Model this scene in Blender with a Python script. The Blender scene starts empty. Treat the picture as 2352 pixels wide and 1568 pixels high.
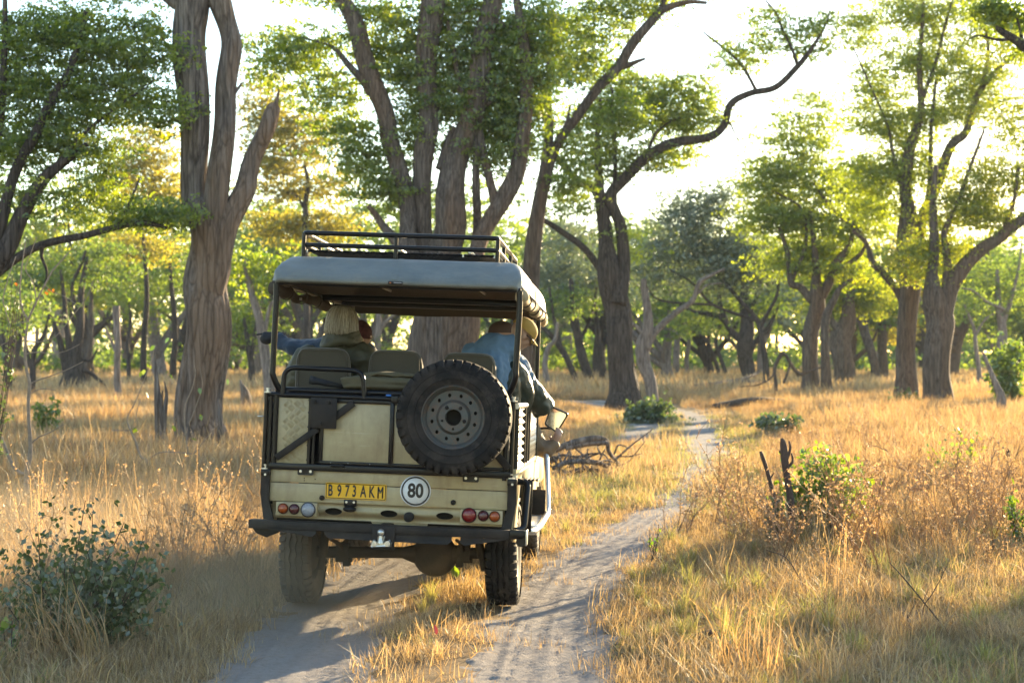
import bpy, math, random
import numpy as np
from math import sin, cos, tan, atan, atan2, pi, radians, sqrt
from mathutils import Vector, Matrix, Quaternion, noise
from mathutils.geometry import tessellate_polygon

random.seed(7); RNG = np.random.default_rng(7)
scene = bpy.context.scene
COL = scene.collection

# ---------------------------------------------------------------- camera
FPX = 3700.0; HC = 1.88; HOR = 812.0          # focal length in pixels of a 2352 px wide picture
PITCH = atan((HOR - 784) / FPX)
CAM = np.array([0, 0, HC])
FW = np.array([0, cos(PITCH), sin(PITCH)]); UP = np.array([0, -sin(PITCH), cos(PITCH)]); RT = np.array([1., 0, 0])
cd = bpy.data.cameras.new('camera'); cam = bpy.data.objects.new('camera', cd); COL.objects.link(cam)
cam.location = (0, 0, HC); cam.rotation_euler = (pi/2 + PITCH, 0, 0)
cd.sensor_width = 36; cd.lens = 36 * FPX / 2352; cd.clip_end = 3000; cd.clip_start = .1
cd.dof.use_dof = True; cd.dof.focus_distance = 11.4; cd.dof.aperture_fstop = 3.2
scene.camera = cam

# ---------------------------------------------------------------- light
SUN_AZ = radians(31); SUN_EL = radians(10.5)     # to the right of the view axis, low
SDIR = Vector((sin(SUN_AZ)*cos(SUN_EL), cos(SUN_AZ)*cos(SUN_EL), sin(SUN_EL)))
w = bpy.data.worlds.new('World'); scene.world = w; w.use_nodes = True
nt = w.node_tree; bg = nt.nodes['Background']
sky = nt.nodes.new('ShaderNodeTexSky'); sky.sky_type = 'NISHITA'; sky.sun_disc = False
sky.sun_elevation = SUN_EL; sky.sun_rotation = SUN_AZ; sky.air_density = 1.0; sky.dust_density = .3; sky.ozone_density = 1.0
nt.links.new(sky.outputs[0], bg.inputs[0]); bg.inputs[1].default_value = 0.118
sd = bpy.data.lights.new('sun', 'SUN'); sun = bpy.data.objects.new('sun', sd); COL.objects.link(sun)
sd.energy = 5.0; sd.angle = radians(.53); sd.color = (1.0, .77, .45)
sun.rotation_euler = SDIR.to_track_quat('Z', 'Y').to_euler()
vs = scene.view_settings
scene.display_settings.display_device = 'sRGB'
vs.view_transform = 'Standard'; vs.look = 'None'; vs.exposure = 2.3; vs.gamma = 1; vs.use_curve_mapping = False
cy = scene.cycles
cy.use_denoising = True; cy.max_bounces = 7; cy.diffuse_bounces = 3; cy.glossy_bounces = 3; cy.transmission_bounces = 4
cy.transparent_max_bounces = 8; cy.volume_bounces = 0; cy.caustics_reflective = False; cy.caustics_refractive = False
cy.sample_clamp_indirect = 6

# ---------------------------------------------------------------- geometry of the view -> places in the world
def ray(px, py): return FW + RT*(px-1176)/FPX - UP*(py-784)/FPX
def P(px, py, Y):
    d = ray(px, py); return CAM + d*(Y/d[1])
def G(px, py, z=0):
    d = ray(px, py); return CAM + d*((z-HC)/d[2])
# body frame of the vehicle (x right, y forward, z up, origin on the ground below the tailgate)
_f = ray(1430, 908); _f /= np.linalg.norm(_f)
_r0 = np.cross(_f, [0, 0, 1.]); _r0 /= np.linalg.norm(_r0); _u0 = np.cross(_r0, _f); _a = radians(2.0)
_r = _r0*cos(_a) - _u0*sin(_a); _u = np.cross(_r, _f)
BM = np.array([_r, _f, _u]).T; BO = np.array([-0.895, 11.2, 0.0])
def B(px, py, yl):
    d = ray(px, py); t = ((BO-CAM).dot(_f)+yl)/d.dot(_f); return BM.T @ (CAM + d*t - BO)

# ---------------------------------------------------------------- mesh helpers
class MB:
    """collects shapes; build() links them as one mesh object"""
    def __init__(s): s.v = []; s.f = []; s.n = 0; s.t = []
    def add(s, v, f, tint=None):
        v = np.asarray(v, float).reshape(-1, 3); s.v.append(v)
        for a in f:
            a = np.asarray(a, np.int64)
            if a.size: s.f.append(a + s.n); s.t.append(np.full(len(a), .5) if tint is None else np.broadcast_to(tint, len(a)))
        s.n += len(v); return s
    def box(s, c, size, rot=None):
        h = np.array(size)/2
        v = np.array([[x, y, z] for x in (-1, 1) for y in (-1, 1) for z in (-1, 1)])*h
        if rot is not None: v = v @ np.array(rot).T
        return s.add(v + np.array(c), [[[0,1,3,2],[4,6,7,5],[0,4,5,1],[2,3,7,6],[0,2,6,4],[1,5,7,3]]])
    def bar(s, p0, p1, w, h, up=(0, 0, 1)):
        p0 = np.array(p0, float); p1 = np.array(p1, float); d = p1-p0; L = np.linalg.norm(d); d = d/L
        u = np.array(up, float); x = np.cross(d, u); x /= np.linalg.norm(x); u = np.cross(x, d)
        return s.box((p0+p1)/2, (w, L, h), np.array([x, d, u]).T)
    def tube(s, pts, r, n=10, cap=True, amp=0, seed=0, closed=False, tint=None, lob=5):
        p = np.asarray(pts, float); m = len(p); r = np.broadcast_to(np.asarray(r, float), m)
        if closed: tg = np.roll(p, -1, 0) - np.roll(p, 1, 0)
        else: tg = np.gradient(p, axis=0)
        tg /= np.linalg.norm(tg, axis=1)[:, None] + 1e-12
        ref = np.array([0, 0, 1.]) if abs(tg[0][2]) < .9 else np.array([0, 1., 0])
        u = np.cross(tg[0], ref); u /= np.linalg.norm(u); U = [u]
        for i in range(1, m):
            u = U[-1] - tg[i]*U[-1].dot(tg[i]); u /= np.linalg.norm(u)+1e-12; U.append(u)
        U = np.array(U); W = np.cross(tg, U)
        th = np.arange(n)*2*pi/n
        rad = np.ones((m, n))
        if amp:
            g = np.random.default_rng(seed); sl = np.concatenate([[0], np.cumsum(np.linalg.norm(np.diff(p, axis=0), axis=1))])[:, None]
            for k in (2, 3, lob, lob*2+1, lob*3+2, lob*5, *((31, 37) if n > 70 else ())):
                ph = g.uniform(0, 6.28); q = g.uniform(.2, .7)/(np.mean(r)*2+.05); 
                rad += amp*(1/sqrt(k))*np.sin(k*th + ph + .9*np.sin(sl*q*.5 + g.uniform(0, 6)))*(.75+.35*np.sin(sl*q*.45+g.uniform(0, 6)))
        ring = p[:, None] + (U[:, None]*np.cos(th)[None, :, None] + W[:, None]*np.sin(th)[None, :, None])*(r[:, None]*rad)[:, :, None]
        idx = np.arange(m*n).reshape(m, n); a = idx if closed else idx[:-1]; b = np.roll(idx, -1, 0) if closed else idx[1:]
        q = np.stack([a, np.roll(a, -1, 1), np.roll(b, -1, 1), b], -1).reshape(-1, 4)
        fs = [q]
        if cap and not closed: fs += [idx[0][::-1][None], idx[-1][None]]
        return s.add(ring.reshape(-1, 3), fs, tint)
    def rod(s, p0, p1, r, n=12): return s.tube([p0, p1], r, n)
    def lathe(s, c, axis, prof, n=32, cap=True):
        """prof: (offset along axis, radius)"""
        c = np.array(c, float); ax = np.array(axis, float); ax /= np.linalg.norm(ax)
        ref = np.array([0, 0, 1.]) if abs(ax[2]) < .9 else np.array([1., 0, 0])
        u = np.cross(ax, ref); u /= np.linalg.norm(u); w_ = np.cross(ax, u); th = np.arange(n)*2*pi/n
        pr = np.asarray(prof, float); m = len(pr)
        v = c + ax*pr[:, 0][:, None, None] + (u*np.cos(th)[:, None] + w_*np.sin(th)[:, None])[None]*pr[:, 1][:, None, None]
        idx = np.arange(m*n).reshape(m, n); a = idx[:-1]; b = idx[1:]
        q = np.stack([a, np.roll(a, -1, 1), np.roll(b, -1, 1), b], -1).reshape(-1, 4)
        fs = [q]
        if cap and pr[0, 1] > 1e-6: fs.append(idx[0][::-1][None])
        if cap and pr[-1, 1] > 1e-6: fs.append(idx[-1][None])
        return s.add(v.reshape(-1, 3), fs)
    def ball(s, c, r, n=12):
        r = np.broadcast_to(np.asarray(r, float), 3); a = np.linspace(0, pi, n//2+1); th = np.arange(n)*2*pi/n
        v = np.stack([np.sin(a)[:, None]*np.cos(th), np.sin(a)[:, None]*np.sin(th), np.broadcast_to(np.cos(a)[:, None], (len(a), n))], -1)*r
        idx = np.arange(len(a)*n).reshape(len(a), n); A = idx[:-1]; Bq = idx[1:]
        q = np.stack([A, Bq, np.roll(Bq, -1, 1), np.roll(A, -1, 1)], -1).reshape(-1, 4)
        return s.add(v.reshape(-1, 3)+np.array(c), [q])
    def prism(s, poly, y0, y1, holes=(), T=None, bowl=False):
        """poly in (x,z), extruded along y; holes go right through"""
        loops = [list(poly)] + [list(h) for h in holes]
        tri = tessellate_polygon([[Vector((a, b, 0)) for a, b in l] for l in loops])
        pts = np.array([p for l in loops for p in l], float); k = len(pts)
        v = np.concatenate([np.stack([pts[:, 0], np.full(k, y0), pts[:, 1]], -1), np.stack([pts[:, 0], np.full(k, y1), pts[:, 1]], -1)])
        t = np.array(tri, int).reshape(-1, 3)
        fs = [t, t[:, ::-1]+k]; o = 0; q = []
        for l in loops:
            m = len(l)
            for i in range(m): q.append([o+i, o+(i+1) % m, o+(i+1) % m+k, o+i+k])
            o += m
        fs.append(np.array(q))
        if T is not None: v = v @ np.array(T[0]).T + np.array(T[1])
        return s.add(v, fs)
    def build(s, name, mat, parent=None, smooth=False, bevel=0, tint=False, mods=None, normals=False):
        me = bpy.data.meshes.new(name)
        if s.v:
            V = np.concatenate(s.v); tot = sum(a.size for a in s.f); nf = sum(len(a) for a in s.f)
            me.vertices.add(len(V)); me.vertices.foreach_set('co', V.astype(np.float32).ravel())
            me.loops.add(tot); me.loops.foreach_set('vertex_index', np.concatenate([a.ravel() for a in s.f]).astype(np.int32))
            cnt = np.concatenate([np.full(len(a), a.shape[1]) for a in s.f]).astype(np.int32)
            st = np.concatenate([[0], np.cumsum(cnt)[:-1]]).astype(np.int32)
            me.polygons.add(nf); me.polygons.foreach_set('loop_start', st)
            me.update(calc_edges=True)
            if tint:
                at = me.attributes.new('tint', 'FLOAT', 'FACE'); at.data.foreach_set('value', np.concatenate(s.t).astype(np.float32))
            if smooth is True: me.polygons.foreach_set('use_smooth', np.ones(nf, bool))
            me.validate()
            if normals:
                import bmesh
                bm = bmesh.new(); bm.from_mesh(me); bmesh.ops.recalc_face_normals(bm, faces=bm.faces); bm.to_mesh(me); bm.free()
        if mat: me.materials.append(mat)
        if isinstance(smooth, (int, float)) and not isinstance(smooth, bool):
            me.polygons.foreach_set('use_smooth', np.ones(len(me.polygons), bool)); me.set_sharp_from_angle(angle=radians(smooth))
        o = bpy.data.objects.new(name, me); COL.objects.link(o)
        if bevel:
            b = o.modifiers.new('bevel', 'BEVEL'); b.width = bevel; b.segments = 2; b.limit_method = 'ANGLE'; b.angle_limit = radians(40)
        if parent is not None: o.parent = parent
        return o

def smooth_path(pts, k=6):
    """Catmull-Rom through pts (any width of row)"""
    p = np.asarray(pts, float)
    if len(p) < 3: 
        t = np.linspace(0, 1, k+1)[:, None]; return p[0]*(1-t)+p[-1]*t
    q = np.concatenate([[2*p[0]-p[1]], p, [2*p[-1]-p[-2]]]); out = []
    for i in range(1, len(q)-2):
        for t in np.arange(k)/k:
            a, b, c, d = q[i-1], q[i], q[i+1], q[i+2]
            out.append(.5*((2*b)+(c-a)*t+(2*a-5*b+4*c-d)*t*t+(3*b-a-3*c+d)*t**3))
    out.append(p[-1]); return np.array(out)
def fillet(pts, r, k=5):
    """round the inner corners of a polyline"""
    p = [np.array(a, float) for a in pts]; out = [p[0]]
    for i in range(1, len(p)-1):
        a = p[i-1]-p[i]; b = p[i+1]-p[i]; la, lb = np.linalg.norm(a), np.linalg.norm(b); d = min(r, la*.49, lb*.49)
        s_, e_ = p[i]+a/la*d, p[i]+b/lb*d
        for t in np.linspace(0, 1, k+1): out.append((1-t)**2*s_+2*t*(1-t)*p[i]+t*t*e_)
    out.append(p[-1]); return np.array(out)

def tag(o, label=None, cat=None, group=None, kind=None):
    if label: o['label'] = label
    if cat: o['category'] = cat
    if group: o['group'] = group
    if kind: o['kind'] = kind
    return o
def thing(name, label, cat, loc=(0, 0, 0), group=None, rot=None):
    o = bpy.data.objects.new(name, None); COL.objects.link(o); o.location = loc; o.empty_display_size = .2
    if rot is not None: o.rotation_euler = rot
    return tag(o, label, cat, group)

# ---------------------------------------------------------------- materials
MATS = {}
def nd(t, kind, **kw):
    n = t.nodes.new(kind)
    for k, v in kw.items(): setattr(n, k, v)
    return n
def mat(name, col, rough=.7, metal=0, var=.15, scale=8, bump=0, bscale=60, spec=.5, dirt=None, dscale=3, coat=0, stretch=None, sheen=0):
    """plain surface: noise-varied colour, fine relief, optional dirt"""
    m = bpy.data.materials.new(name); m.use_nodes = True; t = m.node_tree; b = t.nodes['Principled BSDF']
    tc = nd(t, 'ShaderNodeTexCoord'); src = tc.outputs['Object']
    if stretch:
        mp = nd(t, 'ShaderNodeMapping'); mp.inputs['Scale'].default_value = stretch; t.links.new(src, mp.inputs[0]); src = mp.outputs[0]
    n = nd(t, 'ShaderNodeTexNoise'); n.inputs['Scale'].default_value = scale; n.inputs['Detail'].default_value = 6; n.inputs['Roughness'].default_value = .65; t.links.new(src, n.inputs['Vector'])
    r = nd(t, 'ShaderNodeValToRGB'); r.color_ramp.elements[0].position = .3; r.color_ramp.elements[1].position = .7
    c = np.array(col[:3]); r.color_ramp.elements[0].color = (*np.clip(c*(1-var), 0, 1), 1); r.color_ramp.elements[1].color = (*np.clip(c*(1+var), 0, 1), 1)
    t.links.new(n.outputs[0], r.inputs[0]); out = r.outputs[0]
    if dirt:
        n2 = nd(t, 'ShaderNodeTexNoise'); n2.inputs['Scale'].default_value = dscale; n2.inputs['Detail'].default_value = 8; n2.inputs['Roughness'].default_value = .7; t.links.new(src, n2.inputs['Vector'])
        r2 = nd(t, 'ShaderNodeValToRGB'); r2.color_ramp.elements[0].position = .40; r2.color_ramp.elements[1].position = .66
        r2.color_ramp.elements[1].color = (dirt[3],)*3+(1,)
        t.links.new(n2.outputs[0], r2.inputs[0]); mx = nd(t, 'ShaderNodeMix', data_type='RGBA'); mx.inputs[7].default_value = (*dirt[:3], 1)
        t.links.new(r2.outputs[0], mx.inputs[0]); t.links.new(out, mx.inputs[6]); out = mx.outputs[2]
    t.links.new(out, b.inputs['Base Color'])
    b.inputs['Roughness'].default_value = rough; b.inputs['Metallic'].default_value = metal; b.inputs['Specular IOR Level'].default_value = spec
    b.inputs['Coat Weight'].default_value = coat
    if sheen: b.inputs['Sheen Weight'].default_value = sheen
    if bump:
        n3 = nd(t, 'ShaderNodeTexNoise'); n3.inputs['Scale'].default_value = bscale; n3.inputs['Detail'].default_value = 5; t.links.new(src, n3.inputs['Vector'])
        bp = nd(t, 'ShaderNodeBump'); bp.inputs['Strength'].default_value = bump; bp.inputs['Distance'].default_value = .01
        t.links.new(n3.outputs[0], bp.inputs['Height']); t.links.new(bp.outputs[0], b.inputs['Normal'])
    MATS[name] = m; return m
def leafmat(name, c0, c1, trans, rough=.5, tw=.45, gloss=.06):
    """thin leaf / grass: face attribute tint blends c0..c1; light passes through"""
    m = bpy.data.materials.new(name); m.use_nodes = True; t = m.node_tree; t.nodes.remove(t.nodes['Principled BSDF'])
    at = nd(t, 'ShaderNodeAttribute', attribute_name='tint')
    mx = nd(t, 'ShaderNodeMix', data_type='RGBA'); mx.inputs[6].default_value = (*c0, 1); mx.inputs[7].default_value = (*c1, 1); t.links.new(at.outputs['Fac'], mx.inputs[0])
    m2 = nd(t, 'ShaderNodeMix', data_type='RGBA', blend_type='MULTIPLY'); m2.inputs[0].default_value = 1; m2.inputs[7].default_value = (*trans, 1); t.links.new(mx.outputs[2], m2.inputs[6])
    d = nd(t, 'ShaderNodeBsdfDiffuse'); tr = nd(t, 'ShaderNodeBsdfTranslucent'); g = nd(t, 'ShaderNodeBsdfGlossy'); g.inputs['Roughness'].default_value = rough
    t.links.new(mx.outputs[2], d.inputs[0]); t.links.new(m2.outputs[2], tr.inputs[0])
    a = nd(t, 'ShaderNodeMixShader'); a.inputs[0].default_value = tw; t.links.new(d.outputs[0], a.inputs[1]); t.links.new(tr.outputs[0], a.inputs[2])
    b = nd(t, 'ShaderNodeMixShader'); b.inputs[0].default_value = gloss; t.links.new(a.outputs[0], b.inputs[1]); t.links.new(g.outputs[0], b.inputs[2])
    g.inputs[0].default_value = (.9, .9, .9, 1)
    t.links.new(b.outputs[0], t.nodes['Material Output'].inputs['Surface']); MATS[name] = m; return m
def barkmat(name, c0, c1, streak=None, sc=17, crack=.42):
    m = bpy.data.materials.new(name); m.use_nodes = True; t = m.node_tree; b = t.nodes['Principled BSDF']; b.inputs['Roughness'].default_value = .9; b.inputs['Specular IOR Level'].default_value = .15
    tc = nd(t, 'ShaderNodeTexCoord'); mp = nd(t, 'ShaderNodeMapping'); mp.inputs['Scale'].default_value = (1, 1, .07); t.links.new(tc.outputs['Object'], mp.inputs[0])
    wn = nd(t, 'ShaderNodeTexNoise'); wn.inputs['Scale'].default_value = 5; wn.inputs['Detail'].default_value = 3; t.links.new(mp.outputs[0], wn.inputs['Vector'])
    wm = nd(t, 'ShaderNodeMix', data_type='VECTOR'); wm.inputs[0].default_value = .05; t.links.new(mp.outputs[0], wm.inputs[4]); t.links.new(wn.outputs['Color'], wm.inputs[5])
    v = nd(t, 'ShaderNodeTexNoise'); v.inputs['Scale'].default_value = sc; v.inputs['Detail'].default_value = 9; v.inputs['Roughness'].default_value = .72; t.links.new(wm.outputs[1], v.inputs['Vector'])
    vo = nd(t, 'ShaderNodeTexVoronoi', feature='DISTANCE_TO_EDGE'); vo.inputs['Scale'].default_value = sc*.8; t.links.new(wm.outputs[1], vo.inputs['Vector'])
    cr = nd(t, 'ShaderNodeValToRGB'); cr.color_ramp.elements[0].position = .0; cr.color_ramp.elements[1].position = .13; cr.color_ramp.elements[0].color = (1-crack,)*3+(1,); t.links.new(vo.outputs[0], cr.inputs[0])
    r = nd(t, 'ShaderNodeValToRGB'); r.color_ramp.elements[0].position = .36; r.color_ramp.elements[1].position = .66; r.color_ramp.elements[0].color = (*c0, 1); r.color_ramp.elements[1].color = (*c1, 1); t.links.new(v.outputs[0], r.inputs[0]); out = r.outputs[0]
    n2 = nd(t, 'ShaderNodeTexNoise'); n2.inputs['Scale'].default_value = 1.3; n2.inputs['Detail'].default_value = 5; t.links.new(mp.outputs[0], n2.inputs['Vector'])
    if streak:
        r2 = nd(t, 'ShaderNodeValToRGB'); r2.color_ramp.elements[0].position = .48; r2.color_ramp.elements[1].position = .62
        t.links.new(n2.outputs[0], r2.inputs[0]); mx = nd(t, 'ShaderNodeMix', data_type='RGBA'); mx.inputs[7].default_value = (*streak, 1)
        mm = nd(t, 'ShaderNodeMath', operation='MULTIPLY'); mm.inputs[1].default_value = .6; t.links.new(r2.outputs[0], mm.inputs[0]); t.links.new(mm.outputs[0], mx.inputs[0]); t.links.new(out, mx.inputs[6]); out = mx.outputs[2]
    m3 = nd(t, 'ShaderNodeMix', data_type='RGBA', blend_type='MULTIPLY'); m3.inputs[0].default_value = 1; t.links.new(out, m3.inputs[6]); t.links.new(cr.outputs[0], m3.inputs[7])
    t.links.new(m3.outputs[2], b.inputs['Base Color'])
    ad = nd(t, 'ShaderNodeMath', operation='ADD'); t.links.new(v.outputs[0], ad.inputs[0]); t.links.new(cr.outputs[0], ad.inputs[1])
    bp = nd(t, 'ShaderNodeBump'); bp.inputs['Strength'].default_value = 1; bp.inputs['Distance'].default_value = .045; t.links.new(ad.outputs[0], bp.inputs['Height']); t.links.new(bp.outputs[0], b.inputs['Normal'])
    MATS[name] = m; return m
# ================================================================ GROUND
def fbm(x, y, sc, oct=4, seed=0):
    g = np.random.default_rng(seed); z = np.zeros_like(x, float); a = 1
    for o in range(oct):
        for _ in range(4):
            t = g.uniform(0, 2*pi); k = 2*pi/sc*(2**o)*g.uniform(.7, 1.3)
            z += a*np.sin((x*cos(t)+y*sin(t))*k + g.uniform(0, 6.28) + 1.3*np.sin((x*sin(t)-y*cos(t))*k*.6+g.uniform(0, 6)))*.35
        a *= .5
    return z
# wheel ruts: centre lines (x at given y)
RY = np.array([0, 6, 9, 12, 14.25, 18.4, 23, 28, 32, 37, 42, 47, 52, 58, 66, 80])
RX = np.array([.05, .08, .16, .24, .60, 1.60, 2.6, 3.3, 3.85, 4.35, 4.9, 5.45, 5.6, 5.0, 3.4, -2.])
LX = np.array([-1.6, -1.45, -1.28, -1.38, -1.1, -.25, .75, 1.6, 2.2, 2.85, 3.5, 4.1, 4.3, 3.7, 2.1, -3.4])
_ys = np.linspace(0, 80, 161)
def _smooth(a):
    v = np.interp(_ys, RY, a); k = np.ones(9)/9; return np.convolve(np.pad(v, 4, 'edge'), k, 'valid')
RXs, LXs = _smooth(RX), _smooth(LX)
def rutR(y): return np.interp(y, _ys, RXs)
def rutL(y): return np.interp(y, _ys, LXs)
def trackdist(x, y):
    """0 inside a rut, grows outside (metres)"""
    return np.minimum(np.abs(x-rutR(y))-.42+.0*y+.22*np.clip((y-15)/3, 0, 1)*np.clip((33-y)/4, 0, 1), np.abs(x-rutL(y))-.46+1.2*np.clip((y-15)/2, 0, 1)*np.clip((36-y)/3, 0, 1)) + (y > 66)*9
def hgt(x, y):
    x = np.asarray(x, float); y = np.asarray(y, float)
    z = fbm(x, y, 9, 3, 3)*.05 + fbm(x, y, 2.2, 3, 5)*.022
    near = np.clip((np.minimum(np.abs(x-rutR(y)), np.abs(x-rutL(y)))-.3)/.7, 0, 1)
    z = z*near - .035*(1-near)*(y < 66)
    far = np.clip((y-70)/150, 0, 1)
    return z*(y < 120) + fbm(x, y, 90, 2, 11)*.25*far
def axis_pts(a, b, fine0, fine1, d0, gmax):
    out = [fine0]; 
    while out[-1] < fine1: out.append(out[-1]+d0)
    s_ = d0
    while out[-1] < b: s_ = min(s_*1.12, gmax); out.append(out[-1]+s_)
    lo = [fine0]; s_ = d0
    while lo[-1] > a: s_ = min(s_*1.12, gmax); lo.append(lo[-1]-s_)
    return np.array(lo[::-1][:-1]+out)
def grid(xs, ys, zf):
    X, Y = np.meshgrid(xs, ys); Z = zf(X, Y); v = np.stack([X, Y, Z], -1).reshape(-1, 3)
    i = np.arange(len(xs)*len(ys)).reshape(len(ys), len(xs))
    return v, np.stack([i[:-1, :-1], i[:-1, 1:], i[1:, 1:], i[1:, :-1]], -1).reshape(-1, 4)
# soil material: litter-coloured sandy ground
def soil(name, c0, c1, c2, bump=.5, ruts=False):
    m = bpy.data.materials.new(name); m.use_nodes = True; t = m.node_tree; b = t.nodes['Principled BSDF']; b.inputs['Roughness'].default_value = .95; b.inputs['Specular IOR Level'].default_value = .1
    tc = nd(t, 'ShaderNodeTexCoord')
    n1 = nd(t, 'ShaderNodeTexNoise'); n1.inputs['Scale'].default_value = .55; n1.inputs['Detail'].default_value = 8; n1.inputs['Roughness'].default_value = .7
    n2 = nd(t, 'ShaderNodeTexNoise'); n2.inputs['Scale'].default_value = 26; n2.inputs['Detail'].default_value = 7; n2.inputs['Roughness'].default_value = .75
    for n in (n1, n2): t.links.new(tc.outputs['Object'], n.inputs['Vector'])
    r = nd(t, 'ShaderNodeValToRGB'); e = r.color_ramp.elements; e[0].position = .35; e[1].position = .65; e[0].color = (*c0, 1); e[1].color = (*c1, 1); t.links.new(n1.outputs[0], r.inputs[0])
    r2 = nd(t, 'ShaderNodeValToRGB'); e = r2.color_ramp.elements; e[0].position = .45; e[1].position = .68; e[0].color = (0, 0, 0, 1); e[1].color = (1, 1, 1, 1); t.links.new(n2.outputs[0], r2.inputs[0])
    mx = nd(t, 'ShaderNodeMix', data_type='RGBA'); mx.inputs[7].default_value = (*c2, 1); mm = nd(t, 'ShaderNodeMath', operation='MULTIPLY'); mm.inputs[1].default_value = .6
    t.links.new(r2.outputs[0], mm.inputs[0]); t.links.new(mm.outputs[0], mx.inputs[0]); t.links.new(r.outputs[0], mx.inputs[6]); t.links.new(mx.outputs[2], b.inputs['Base Color'])
    bp = nd(t, 'ShaderNodeBump'); bp.inputs['Strength'].default_value = bump; bp.inputs['Distance'].default_value = .03; t.links.new(n2.outputs[0], bp.inputs['Height']); t.links.new(bp.outputs[0], b.inputs['Normal'])
    return m
M_soil = soil('soil', (.15, .105, .065), (.24, .17, .10), (.32, .23, .12))
M_dust = soil('track_dust', (.24, .215, .20), (.33, .30, .275), (.20, .17, .145), .7)
xs = axis_pts(-420, 420, -9, 9, .16, 14); ys = axis_pts(-40, 800, 5, 30, .16, 14)
v, f = grid(xs, ys, hgt)
tag(MB().add(v, [f]).build('ground', M_soil, smooth=True), kind='structure')
# the two ruts, sand with tyre prints pressed in, sinking below the verge at their ragged edges
for nm, rf, hw, sd_ in (('dirt_track', rutL, .50, 21), ('dirt_track', rutR, .46, 22)):
    yy = np.concatenate([np.arange(4, 19, .030), np.arange(19, 66, .12)]); u = np.linspace(-1, 1, 61)
    W = hw*1.45
    U, Y = np.meshgrid(u*W, yy); X = rf(Y)+U
    base = -.035 + .004*fbm(X, Y, .5, 3, sd_)
    tread = np.zeros_like(U)
    for c, w_, pit in ((-.12, .11, .085), (.17, .10, .095), (-.30, .08, .08)):
        c_ = c + .03*np.sin(Y*.8+c*9)
        k = np.exp(-((U-c_)/w_)**4); tread += k*(-.004 + .006*np.sign(np.sin((Y + np.abs(U-c_)*.6)*2*pi/pit))*(np.abs(U-c_) > .035)) + .003*np.exp(-((np.abs(U-c_)-w_*1.15)/.02)**2)
    z = np.maximum(base, -9) + tread*(Y < 19) + .006
    edge = np.clip((np.abs(U)-hw*.8+ .10*fbm(X, Y, .9, 3, sd_+3))/(hw*.5), 0, 1)
    if hw == .50: edge = np.maximum(edge, np.clip((Y-15)/2, 0, 1)*np.clip((36-Y)/3, 0, 1))
    zg = hgt(X, Y)
    Z = (1-edge)*(zg+.012+tread*(Y < 19)+.003*fbm(X, Y, .25, 2, sd_+7)) + edge*(zg-.03)
    vv = np.stack([X, Y, Z], -1).reshape(-1, 3); i = np.arange(X.size).reshape(X.shape)
    tag(MB().add(vv, [np.stack([i[:-1, :-1], i[:-1, 1:], i[1:, 1:], i[1:, :-1]], -1).reshape(-1, 4)]).build(nm, M_dust, smooth=True), kind='structure')

# ================================================================ GRASS
M_straw = leafmat('straw', (.23, .16, .082), (.63, .505, .305), (1.1, .91, .55), tw=.5)
M_rust = leafmat('rust_grass', (.20, .125, .06), (.57, .42, .235), (1.12, .9, .53), tw=.5)
M_green = leafmat('green_grass', (.13, .135, .05), (.45, .40, .19), (1.15, 1.15, .45), tw=.5)
M_weed = leafmat('weed_stalk', (.22, .14, .07), (.55, .41, .25), (1.1, .9, .6), tw=.5)
def blades(n, h, hv, w, spread, lean, droop, seed, segs=3, base=.06, curl=.3):
    g = np.random.default_rng(seed); H = h*g.uniform(1-hv, 1, n); az = g.uniform(0, 2*pi, n)
    r0 = base*np.sqrt(g.uniform(0, 1, n)) if spread == 0 else spread*np.sqrt(g.uniform(0, 1, n)); a0 = g.uniform(0, 2*pi, n)
    p0 = np.stack([r0*np.cos(a0), r0*np.sin(a0), np.full(n, -.03)], -1)
    ln = g.normal(0, lean, n); d = np.stack([np.cos(az), np.sin(az)], -1)
    S = np.linspace(0, 1, segs+1); V = []; dr = droop*g.uniform(.2, 1.2, n)
    side = np.stack([-np.sin(az + g.normal(0, .8, n)), np.cos(az + g.normal(0, .8, n)), g.normal(0, .1, n)], -1)
    for s_ in S:
        out = (np.sin(ln)*s_ + dr*s_*s_)*H; up = (np.cos(ln)*s_ - .5*dr*s_**3)*H
        c = p0 + np.concatenate([d*out[:, None], up[:, None]], 1) + np.stack([np.sin(s_*5+a0), np.cos(s_*4+az), 0*a0], -1)*(curl*.03*s_*H)[:, None]*3
        ww = w*(1-s_*.85)*.5
        V += [c-side*ww, c+side*ww]
    V = np.stack(V, 1); k = 2*(segs+1)
    f = np.array([[2*i, 2*i+1, 2*i+3, 2*i+2] for i in range(segs)])
    F = (np.arange(n)[:, None, None]*k + f[None]).reshape(-1, 4)
    return V.reshape(-1, 3), F, np.repeat(np.clip(g.normal(g.uniform(.35, .65), .33, n), 0, 1), segs)
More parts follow.
